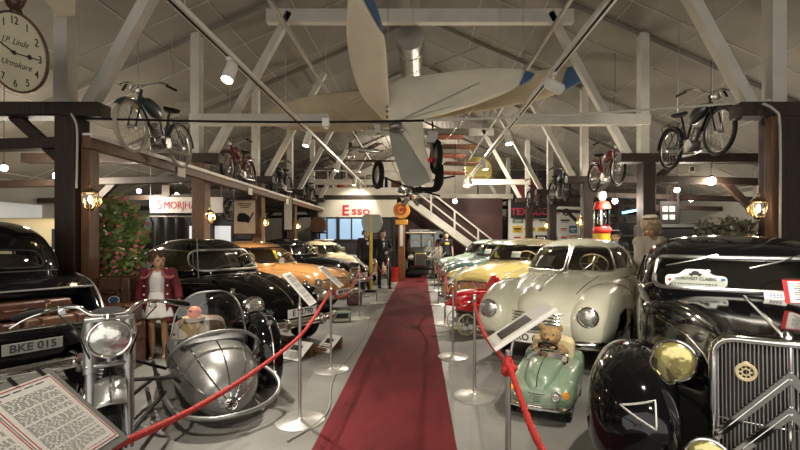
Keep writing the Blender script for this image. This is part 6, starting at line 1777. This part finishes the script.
# yellow pole with grey-green shield lamp
p = at(371, 239, 12.0)
t = thing('road_sign_pole', 'bright yellow pole with a grey green rounded head near the suited figures', 'pole', (p.x, p.y, 0))
MB().cyl((0, 0, 0), (0, 0, 2.15), .045, 14).build('pole', yellowp, t)
MB().lathe([(0, 0), (.18, 0), (.18, .03), (.05, .05), (0, .05)], n=28).build('base', blackmat, t)
q = rounded([(-.30, .02), (-.20, -.25), (.20, -.25), (.32, .02), (.26, .27), (-.26, .27)], .10)
MB(T(.02, .10, 1.93) @ RX(PI / 2)).prism(q, .14).build('sign_head', mat('grey_green_enamel', (.36, .40, .34), .4), t, bevel=.02)
# orange round sign on a timber post
t = thing('signpost', 'orange brown timber post with a round orange emblem sign beside the carpet end', 'sign post', (-.66, 15.0, 0))
MB().box((0, 0, 1.0), (.24, .16, 2.0)).build('post', mat('orange_timber', (.30, .12, .04), .5, noise=.3, nscale=4), t, bevel=.01)
MB().lathe([(0, -.03), (.29, -.03), (.30, 0), (.29, .03), (0, .03)], (0, -.05, 2.52), (0, -1, 0), 40, M=None).build('round_sign', mat('orange_enamel', (.72, .34, .03), .35), t)
MB().torus((0, -.09, 2.54), (0, 1, 0), .17, .02, 32, 6).lathe([(0, 0), (.06, 0), (.06, .01), (0, .01)], (0, -.09, 2.54), (0, -1, 0), 20).build('emblem', redink, t)
MB().box((0, -.04, 2.1), (.44, .05, .18)).build('sign_foot', mat('orange_enamel2', (.72, .34, .03), .35), t, bevel=.02)
MB().box((0, -.085, 1.62), (.12, .006, .75)).build('notice_strip', paper, t)
t = thing('red_bin', 'small red bin on the floor next to the timber signpost', 'bin', (-.98, 14.8, 0))
MB().lathe([(0, 0), (.17, 0), (.21, .48), (.22, .5), (.19, .5), (.16, .03), (0, .03)], n=24).build('bin_shell', redlight, t)

# staircase
st_ = thing('staircase', 'white staircase with open rail rising to the left at the far end', 'staircase', (0, 0, 0))
x0, z0, x1, z1 = -.75, 3.42, 3.6, .02
for y in (17.3, 18.2):
    MB().bar((x0, y, z0 - .10), (x1, y, z1 + .1), .05, .30, (0, 0, 1)).build('stringer', white, st_)
n = 18
for i in range(n):
    u = (i + .5) / n
    MB().box((x0 + (x1 - x0) * u, 17.75, z0 + (z1 - z0) * u), (.27, .82, .035)).build('tread', greytimber, st_)
for y in (17.3,):
    for i in range(5):
        u = (i * 2 + .5) / 9; x = x0 + (x1 - x0) * u; z = z0 + (z1 - z0) * u
        MB().box((x, y, z + .48), (.07, .07, .96)).build('newel_post', white, st_)
    for dz in (.95, .5): MB().bar((x0, y, z0 + dz), (x1, y, z1 + dz), .05, .06, (0, 0, 1)).build('hand_rail', white, st_)
# dark red wall panel behind the stair
setp(MB().box((1.4, 18.9, 1.68), (4.6, .1, 3.3)).build('partition', mat('dark_red_boards', (.06, .018, .014), .6, noise=.3, nscale=3), None), 'dark red boarded partition behind the stair and vintage vehicle', 'partition')
# white glazed cabinet
t = thing('display_cabinet', 'white glazed display cabinet behind the dark vintage vehicle at the far end', 'cabinet', (.30, 18.3, 0))
MB().box((0, .2, .55), (1.5, .3, 1.1)).build('base_unit', white, t, bevel=.01)
MB().box((0, .33, 1.5), (1.5, .04, .8)).build('back_panel', darkbg, t)
for x in (-.74, -.25, .25, .74): MB().box((x, .1, 1.5), (.06, .1, .8)).build('frame_post', white, t)
for z in (1.12, 1.88): MB().box((0, .1, z), (1.54, .12, .07)).build('frame_rail', white, t)
for x in (-.5, 0, .5): MB().box((x, .08, 1.5), (.44, .01, .7)).build('glass_door', glass, t)
for i, (x, m_) in enumerate(((-.5, white), (-.1, silver), (.1, paper), (.45, redlight), (.6, paper))):
    o = thing('cabinet_exhibit', ['pale box', 'silver can', 'white jug', 'red can', 'white card'][i] + ' behind the glass of the white cabinet', 'exhibit', (.30 + x, 18.5, 1.1))
    MB().lathe([(0, 0), (.07, 0), (.08, .05), (.07, .26), (.03, .32), (.035, .36), (0, .36)], n=16).build('vessel', m_, o)
# dark vintage vehicle seen head on under the stair
t = thing('vintage_roadster', 'dark green vintage open car with brass radiator and upright windscreen by the white cabinet', 'car', (.02, 17.0, 0), D)
MB().loft([(1.15, 0, .25, .5, .95, 4), (.9, 0, .27, .48, 1.0, 4), (.2, 0, .36, .45, 1.02, 4), (.1, 0, .5, .42, 1.0, 5), (-.9, 0, .52, .42, .95, 5), (-1.1, 0, .48, .45, .9, 4)], 28, 3).build('body', greenp, t)
MB().box((1.19, 0, .74), (.06, .46, .52)).build('radiator', brass, t, bevel=.03)
MB().box((1.225, 0, .72), (.01, .38, .42)).build('radiator_core', grill_k, t)
for s in (1, -1):
    MB().loft([(1.5, s * .62, .14, .40, .44, 3), (1.1, s * .62, .15, .70, .76, 3), (.6, s * .64, .14, .50, .56, 3), (.3, s * .66, .13, .32, .36, 3), (-.6, s * .66, .13, .32, .36, 3)], 16, 4).build('mudguard', greenp, t)
    for x in (1.05, -1.0):
        w_ = MB().torus((x, s * .62, .36), (0, 1, 0), .31, .05, 32, 8).build('wheel', rubber, t)
        b = MB(); spokes(b, (x, s * .62, .36), (0, 1, 0), .05, .28, 12, .012, .0); b.torus((x, s * .62, .36), (0, 1, 0), .27, .02, 28, 6); b.cyl((x, s * .56, .36), (x, s * .70, .36), .05, 12); b.build('spokes', ivory, w_)
    add_lamp(t, (1.28, s * .36, .82), (1, 0, 0), .11, lens, brass, bowl=blackmat, depth=.08)
b = MB(); b.tube([(.1, -.5, 1.0), (.05, -.5, 1.45), (.05, .5, 1.45), (.1, .5, 1.0)], .015, 6); b.build('windscreen_frame', brass, t)
MB().box((-.4, 0, 1.75), (1.7, 1.2, .06)).build('folding_top', clothb, t, bevel=.02)
for x in (.3, -1.1):
    for s in (1, -1): MB().cyl((x, s * .55, .9), (x, s * .55, 1.74), .014, 6).build('top_post', blackmat, t)
MB().box((1.0, 0, .36), (.08, 1.1, .06)).build('front_axle', blackmat, t)

# upper floor clutter: silver tanks, timber propellers, yellow disc, banner
silverm = mat('polished_tank', (.70, .69, .66), .22, .9)
for i, ((px, py), Y, rx, rz_, lab) in enumerate([((342, 157), 18.6, .58, .28, 'largest silver fuselage tank high on the upper floor'), ((352, 173), 19.5, .42, .22, 'silver drop tank low behind the white rail'), ((331, 168), 19.5, .30, .26, 'small round silver tank left of the others'), ((364, 181), 18.3, .34, .17, 'pale helmet shaped pod just above the railing')]):
    p = at(px, py, Y)
    t = thing('silver_tank', lab, 'tank', p)
    MB().ell((0, 0, 0), (rx, .35, rz_), 24).build('tank_shell', silverm, t)
    MB().torus((0, 0, 0), (1, 0, 0), rz_ * 1.0, .015, 28, 6).build('band', darksteel, t)
    MB().cyl((0, 0, -rz_), (0, 0, min(-rz_ - .02, 3.48 - p.z)), .03, 8).build('stand', blackmat, t)
oc = [orangeb, leather, orangeb, leather, orangeb]
for i, ((px, py), Y, L, lab) in enumerate([((447, 137), 15.5, 1.1, 'highest dull orange wing panel stacked in the roof space'), ((458, 147), 16.0, 1.3, 'brown wing panel below the highest one in the roof space'), ((448, 156), 16.0, 1.2, 'middle dull orange wing panel in the roof space'), ((462, 164), 16.5, 1.3, 'lower brown wing panel in the roof space'), ((452, 173), 16.5, 1.1, 'lowest dull orange wing panel just above the stair head')]):
    p = at(px, py, Y)
    t = thing('wing_panel', lab, 'wing panel', p, .05 * i)
    MB().loft([(-L / 2, 0, .3, -.01, .02, 2.5), (-L / 2 + .05, 0, .36, -.04, .05, 2.4), (L / 2 - .05, 0, .36, -.04, .05, 2.4), (L / 2, 0, .3, -.01, .02, 2.5)], 20, 2).build('panel', oc[i], t)
    b = MB()
    for x in (-L * .35, L * .35): b.cyl((x, 0, .04), (x, 0, roofz(p.x + x) - p.z - .1), .006, 5)
    b.build('suspension_wire', steel, t)
p = at(478, 171, 18.5)
t = thing('round_sign', 'large faded yellow round sign on the upper floor', 'sign', p)
MB().lathe([(0, 0), (.60, 0), (.62, .02), (.60, .05), (0, .05)], (0, 0, 0), (0, -1, 0), 48).build('disc', mat('faded_yellow', (.50, .40, .10), .5, noise=.2, nscale=2), t)
MB().box((.1, -.055, -.28), (.5, .004, .05)).build('faint_print', brownwood, t)
MB().cyl((0, .02, -.58), (0, .02, 3.48 - p.z), .03, 8).build('stand', blackmat, t)
p = at(530, 194, 19.2)
t = thing('fabric_banner', 'black banner with a big red disc and red TEXACO lettering above the enamel signs', 'banner', p)
MB().box((0, 0, 0), (1.75, .02, 2.2)).build('cloth', mat('black_banner_cloth', (.02, .017, .018), .7), t)
MB().lathe([(0, 0), (.62, 0), (.62, .006), (0, .006)], (-.08, -.012, .22), (0, -1, 0), 48).build('red_disc', mat('dull_red_print', (.13, .014, .02), .7), t)
text('lettering', 'TEXACO', .44, T(0, -.014, -.82) @ RX(PI / 2), mat('pink_red_print', (.48, .05, .09), .7), t, .004, bold=.012, sx=1.0)
MB().cyl((-.9, 0, 1.1), (.9, 0, 1.1), .02, 8).cyl((-.8, 0, 1.1), (-.8, 0, roofz(p.x - .8) - p.z - .1), .005, 5).cyl((.8, 0, 1.1), (.8, 0, roofz(p.x + .8) - p.z - .1), .005, 5).build('hanging_rail', steel, t)

# sign wall on the right: pale board with many enamel signs
t = thing('sign_wall', 'pale board wall crowded with small enamel signs at the far right', 'partition', (6.2, 19.6, 0))
MB().box((0, 0, 1.7), (4.2, .1, 3.4)).build('board', whiteb, t)
rnd = random.Random(12)
cols = [('white', whiteb), ('yellow', yellowp), ('red', redlight), ('blue', blueink), ('cream', ivory), ('black', blackmat), ('orange', orange), ('green', sage)]
k = 0
for r_ in range(6):
    x = 4.3
    while x < 8.1:
        w_ = rnd.uniform(.28, .62); h_ = rnd.uniform(.2, .34)
        if x + w_ > 8.2: break
        nm, m_ = rnd.choice(cols if rnd.random() < .55 else cols[:1])
        o = thing('enamel_sign', '%s enamel sign, %s from the left in the %s row of the sign wall' % (nm, ['first', 'second', 'third', 'fourth', 'fifth', 'sixth', 'seventh', 'eighth', 'ninth'][k % 9], ['top', 'second', 'third', 'fourth', 'fifth', 'lowest'][r_]), 'sign', (x + w_ / 2, 19.53, 3.15 - r_ * .40), group='enamel signs on the sign wall')
        k += 1
        if rnd.random() < .25: MB().lathe([(0, 0), (1, 0), (1, .02), (0, .02)], (0, 0, 0), (0, -1, 0), 28, M=SCL(w_ / 2, 1, h_ / 2)).build('plate', m_, o)
        else: MB().box((0, 0, 0), (w_, .02, h_)).build('plate', m_, o, bevel=.004)
        inkc = ink if nm in ('white', 'yellow', 'cream', 'orange') and rnd.random() < .6 else (redink if nm in ('white', 'cream') else whiteb)
        b = MB(); b.box((0, -.022, .02), (w_ * .7, .004, h_ * .25)); b.box((0, -.022, -h_ * .25), (w_ * .5, .004, h_ * .1)); b.build('print_band', inkc, o)
        x += w_ + rnd.uniform(.04, .12)
    k = 0
# lit shelves with products below, right of the stair
for i, (px, py, c_) in enumerate([(508, 236, 'blue'), (518, 240, 'yellow'), (527, 236, 'red')]):
    pass
# petrol pump
p = at(602, 239, 9.4)
t = thing('petrol_pump', 'old petrol pump with red cap, glass cylinder and yellow body on the right', 'petrol pump', (p.x, 9.4, 0))
MB().loft([(0, 0, .01, 0, 0, 2)] * 2, 4, 1) if False else None
MB().lathe([(0, 0), (.26, 0), (.26, .08), (.20, .12), (.19, 1.56), (.20, 1.62), (0, 1.62)], n=28).build('body', yellowp, t)
MB().lathe([(.18, 1.62), (.20, 1.65), (.20, 1.73), (.16, 1.78), (.0, 1.78)], n=28).build('lower_collar', redlight, t)
MB().lathe([(.15, 1.78), (.15, 2.18)], n=28).build('glass_cylinder', clearglass, t, angle=None)
b = MB()
for i in range(6):
    a = i * PI / 3; b.cyl((.17 * math.cos(a), .17 * math.sin(a), 1.76), (.17 * math.cos(a), .17 * math.sin(a), 2.2), .008, 6)
b.cyl((0, 0, 1.78), (0, 0, 2.18), .02, 8); b.build('guard_rods', chrome, t)
MB().lathe([(0, 2.17), (.18, 2.17), (.185, 2.22), (.14, 2.33), (.06, 2.36), (0, 2.36)], n=28).build('cap', redlight, t)
MB().lathe([(0, 2.36), (.05, 2.36), (.10, 2.45), (.08, 2.55), (0, 2.58)], n=20).build('globe', whiteb, t)
MB().tube([(.2, 0, 1.2), (.34, 0, 1.1), (.36, 0, .6), (.24, 0, .4)], .018, 8, sm=4).build('hose', rubber, t)
# left: SMORJHALL sign and poster
p = at(178, 205, 10.7)
t = thing('workshop_sign', 'white sign with red capital lettering hanging in the left aisle behind the post', 'sign', p)
MB().box((.22, 0, 0), (1.85, .03, .40)).build('sign_panel', whiteb, t)
text('lettering', 'S', .33, T(-.52, -.018, .0) @ RX(PI / 2), pinkink, t, .003, align='LEFT', bold=0, sx=.8)
text('lettering', 'MORJHALL', .27, T(-.36, -.018, -.015) @ RX(PI / 2), pinkink, t, .003, align='LEFT', bold=0, sx=.80)
for x in (-.7, 1.1): MB().cyl((x, 0, .2), (x, 0, 1.6), .005, 5).build('suspension_wire', steel, t)
t = thing('framed_poster', 'dark framed beige poster with an old car drawing between the left posts', 'poster', at(245, 217, 10.6))
MB().box((0, 0, 0), (.60, .03, .90)).build('frame', darkwood, t, bevel=.006)
MB().box((0, -.018, 0), (.53, .006, .83)).build('print', mat('beige_poster', (.52, .43, .30), .7, noise=.15, nscale=5), t)
MB(T(-.02, -.024, -.02) @ RX(PI / 2)).prism(rounded([(-.17, -.10), (.14, -.12), (.16, .02), (.03, .12), (-.12, .12), (-.17, .03)], .05), .004).build('car_drawing', blackmat, t)
MB(T(.15, -.026, -.02) @ RX(PI / 2) @ RZ(-.5)).box((0, 0, 0), (.05, .30, .004)).build('figure_drawing', leather, t)
b = MB()
for i in range(3): b.box((0, -.023, .33 - i * .045), (.36 - i * .08, .003, .022))
b.build('print_lines', darkwood, t)
MB().cyl((-.28, 0, .45), (-.28, 0, 1.2), .005, 5).cyl((.28, 0, .45), (.28, 0, 1.2), .005, 5).build('suspension_wire', steel, t)
# white notice between third and fourth posts
t = thing('wall_notice', 'tall white notice beside the fourth left post', 'notice', at(288, 213, 12.6))
MB().box((0, 0, 0), (.22, .02, 1.0)).build('sheet', paper, t)
MB().box((0, .02, -.02), (.26, .02, 1.06)).build('backing', darkwood, t)
# dark partitions and doors in the left aisle
t = thing('workshop_booth', 'dark workshop booth with lit windows in the left aisle behind the rounded car', 'booth', (-7.6, 12.8, 0))
MB().box((0, .5, 1.1), (3.6, .08, 2.2)).build('wall_panel', darkbg, t)
for x in (-1.3, -.4, .6, 1.4):
    f = MB().box((x, .44, 1.55), (.62, .05, .85)).build('window_frame', darkwood, t)
    MB().box((x, .41, 1.55), (.5, .02, .72)).build('pane', mat('lit_pane', (.5, .52, .52), .3, emit=(.9, .95, 1.0), es=.25) if 'lit_pane' not in MATS else MATS['lit_pane'], f)
t = thing('black_curtain', 'black curtain hanging under the red lettered sign behind the girl', 'curtain', (-6.75, 10.6, 0))
g = [[(-.6 + 1.5 * i / 40, .05 * math.sin(i * .9), z) for i in range(41)] for z in (.05, .8, 1.5, 2.05)]
MB().sheet(g).build('cloth', mat('black_curtain_cloth', (.012, .012, .014), .9), t, solid=.01)
MB().cyl((-.7, 0, 2.07), (1.0, 0, 2.07), .015, 8).build('curtain_rail', steel, t)
# pale van far left
van = thing('delivery_van', 'pale cream delivery van far back in the left aisle behind the nearest post', 'van', (-8.0, 9.55, 0), 0)
van.scale = (.8, 1, 1)
MB().loft([(-2.1, 0, .80, .32, 1.88, 8), (-1.95, 0, .83, .28, 1.95, 8), (.9, 0, .83, .28, 1.95, 8), (1.25, 0, .80, .28, 1.85, 7), (1.6, 0, .77, .3, 1.25, 6), (2.0, 0, .72, .32, 1.0, 5), (2.1, 0, .6, .4, .85, 4)], 48, 4).build('body', ivory, van, angle=50)
for s in (1, -1):
    MB().box((.75, s * .835, 1.5), (.6, .02, .42)).build('side_window', darkbg, van, bevel=.005)
    for x in (-1.3, 1.4): add_wheel(van, x, s * .76, .33, .16)
    add_lamp(van, (2.08, s * .5, .72), (1, 0, 0), .09)
MB(T(1.43, 0, 1.52) @ RY(-.52)).box((0, 0, 0), (.02, 1.3, .45)).build('windscreen', darkbg, van, bevel=.005)
bumper(van, 2.25, .42, .75, .1)
# lit strip windows in the left outer wall
for i in range(5):
    f = struct(MB().box((-9.88, 4.0 + i * 3.0, 2.0), (.06, 1.9, .75)).build('window_%d' % (i + 1), mat('strip_glass', (.45, .47, .48), .3, emit=(.8, .85, .9), es=.06) if 'strip_glass' not in MATS else MATS['strip_glass']))
# right aisle: long black display plinth wall
t = thing('exhibit_case', 'long black box shaped display case in the right aisle behind the black saloon', 'display case', (5.9, 8.9, 0))
MB().box((0, 0, .9), (2.5, .5, 1.8)).build('case_body', blackmat, t, bevel=.02)
MB().box((0, -.26, 1.77), (2.54, .03, .06)).build('top_trim', steel, t)
t = thing('menu_board', 'small dark framed board with pictures beside the second right post', 'board', at(668, 214, 10.4))
MB().box((0, 0, 0), (.42, .03, .62)).build('frame', blackmat, t)
for i in range(4): MB().box((-.08 + (i % 2) * .17, -.02, .12 - (i // 2) * .2), (.13, .01, .12)).build('picture', mat('grey_print', (.3, .29, .27), .6) if 'grey_print' not in MATS else MATS['grey_print'], t)
MB().cyl((0, 0, .3), (0, 0, 1.2), .006, 5).cyl((.25, .0, -2.1), (.25, 0, .6), .03, 8).build('stand', blackmat, t)
t = thing('tube_light', 'short cyan glowing tube in the right aisle beside the petrol pump', 'lamp', at(629, 212, 11.5))
MB().cyl((-.2, 0, -.03), (.2, 0, .05), .03, 10).build('tube', cyan, t)
MB().cyl((-.24, 0, -.04), (-.2, 0, -.03), .035, 10).cyl((.2, 0, .05), (.24, 0, .06), .035, 10).cyl((0, 0, .02), (0, 0, 1.3), .004, 5).build('fitting', blackmat, t)
t = thing('dark_shop_counter', 'dark counter and shelves at the back of the right aisle behind the petrol pump', 'counter', (8.0, 13.4, 0))
MB().box((0, 0, 1.0), (3.6, .6, 2.0)).build('cabinet', darkbg, t, bevel=.01)
for i in range(3): MB().box((0, -.32, .6 + i * .5), (3.4, .04, .04)).build('shelf_edge', steel, t)

# radial engine and chrome parts hanging below the aircraft
p = at(411, 194, 8.4)
t = thing('radial_engine', 'chrome and black engine with finned cylinders hanging under the grey aircraft panel', 'engine', p)
MB().lathe([(0, -.12), (.11, -.12), (.13, -.05), (.13, .08), (.05, .16), (0, .17)], (0, 0, 0), (0, -1, 0), 20).build('crankcase', chrome, t)
for i in range(5):
    a = PI / 2 + i * 2 * PI / 5; d = Vector((math.cos(a), 0, math.sin(a)))
    b = MB(); b.cyl(d * .1, d * .27, .045, 12)
    for k in range(5): b.cyl(d * (.14 + k * .025), d * (.15 + k * .025), .065, 14)
    b.build('cylinder', darksteel, t)
MB().cyl((0, .05, .1), (0, .05, 2.6), .005, 5).build('suspension_wire', steel, t)
# stored things behind the railing of the upper floor
store = [('storage_box', 'dark wooden box stored left behind the upper railing', 'box', -4.0, darkwood, 'b', .5, .36),
         ('oil_drum', 'small red drum stored behind the upper railing', 'drum', -3.3, redlight, 'c', .20, .5),
         ('storage_box', 'cream box stored in the middle behind the upper railing', 'box', -2.7, ivory, 'b', .42, .3),
         ('milk_churn', 'silver milk churn stored behind the upper railing', 'churn', -2.15, silverm, 'm', .2, .65),
         ('oil_drum', 'black drum stored behind the upper railing beside the churn', 'drum', -1.6, blackmat, 'c', .24, .6),
         ('storage_box', 'brown box stored right behind the upper railing above the signpost', 'box', -1.0, brownwood, 'b', .4, .42)]
for nm, lab, cat, x, m_, k, w_, h_ in store:
    t = thing(nm, lab, cat, (x, 17.7, 3.485))
    if k == 'b':
        MB().box((0, 0, h_ / 2), (w_, .4, h_)).build('box_body', m_, t, bevel=.01)
        MB().box((0, 0, h_ + .015), (w_ + .03, .43, .03)).build('lid', m_, t, bevel=.005)
    elif k == 'c':
        MB().lathe([(0, 0), (w_, 0), (w_, h_ * .33), (w_ + .012, h_ * .35), (w_, h_ * .37), (w_, h_ * .65), (w_ + .012, h_ * .67), (w_, h_ * .69), (w_, h_), (w_ * .9, h_ - .01), (0, h_ - .01)], n=28).build('drum_shell', m_, t)
        MB().cyl((w_ * .4, 0, h_ - .01), (w_ * .4, 0, h_ + .02), .03, 10).build('bung', steel, t)
    else:
        MB().lathe([(0, 0), (w_, 0), (w_, h_ * .6), (w_ * .5, h_ * .82), (w_ * .55, h_), (0, h_)], n=28).build('churn_body', m_, t)
        MB().lathe([(0, 0), (w_ * .65, 0), (w_ * .6, .05), (0, .07)], (0, 0, h_), n=24).build('lid', m_, t)
        for s in (1, -1): MB().tube([(s * w_ * .6, 0, h_ * .78), (s * w_ * 1.0, 0, h_ * .76), (s * w_ * 1.02, 0, h_ * .6)], .012, 6, sm=3).build('handle', m_, t)
for i, (px, py, Y, rz_, lab) in enumerate(((366, 150, 16.0, .5, 'model aeroplane with brown wings hanging left of the grey aircraft panel'), (318, 168, 16.0, -.4, 'model aeroplane with brown wings hanging over the upper railing'))):
    t = thing('model_aeroplane', lab, 'model aircraft', at(px, py, Y), rz_)
    MB().loft([(-.7, 0, .01, -.02, .02, 2.2), (-.4, 0, .05, -.06, .06, 2.2), (.2, 0, .09, -.09, .09, 2.3), (.5, 0, .07, -.07, .07, 2.3), (.58, 0, .02, -.02, .02, 2.2)], 16, 4).build('fuselage', silver, t)
    MB().box((.15, 0, .09), (.26, 1.9, .025)).build('wing', leather, t, bevel=.01)
    MB().box((-.6, 0, .02), (.16, .6, .02)).build('tailplane', leather, t, bevel=.005)
    MB().box((-.62, 0, .12), (.15, .02, .2)).build('fin', leather, t, bevel=.005)
    MB().box((.6, 0, 0), (.02, .5, .04)).build('propeller', brownwood, t)
    MB().cyl((.15, 0, .1), (.15, 0, roofz(t.location.x) - t.location.z - .12), .004, 5).build('suspension_wire', steel, t)
# ------------------------------------------------------------------ camera and view
cam = bpy.data.cameras.new('camera'); co = bpy.data.objects.new('camera', cam); COL.objects.link(co)
co.location = (0, 0, 1.5); co.rotation_euler = (PI / 2, 0, 0)
cam.sensor_width = 36; cam.lens = 36 * F / 800
cam.shift_x = -20 / 800; cam.shift_y = 14 / 800
cam.clip_start = .05; cam.clip_end = 100
SC.camera = co
w = bpy.data.worlds.new('world'); SC.world = w; w.use_nodes = True
w.node_tree.nodes['Background'].inputs[0].default_value = (1.0, .95, .88, 1)
w.node_tree.nodes['Background'].inputs[1].default_value = 1.0
SC.view_settings.view_transform = 'Standard'; SC.view_settings.look = 'None'
SC.view_settings.gamma = 1; SC.view_settings.use_curve_mapping = False
SC.view_settings.exposure = 0.85
SC.cycles.use_denoising = True
SC.cycles.max_bounces = 7; SC.cycles.transparent_max_bounces = 16
SC.cycles.sample_clamp_indirect = 6.0
SC.cycles.caustics_reflective = False; SC.cycles.caustics_refractive = False
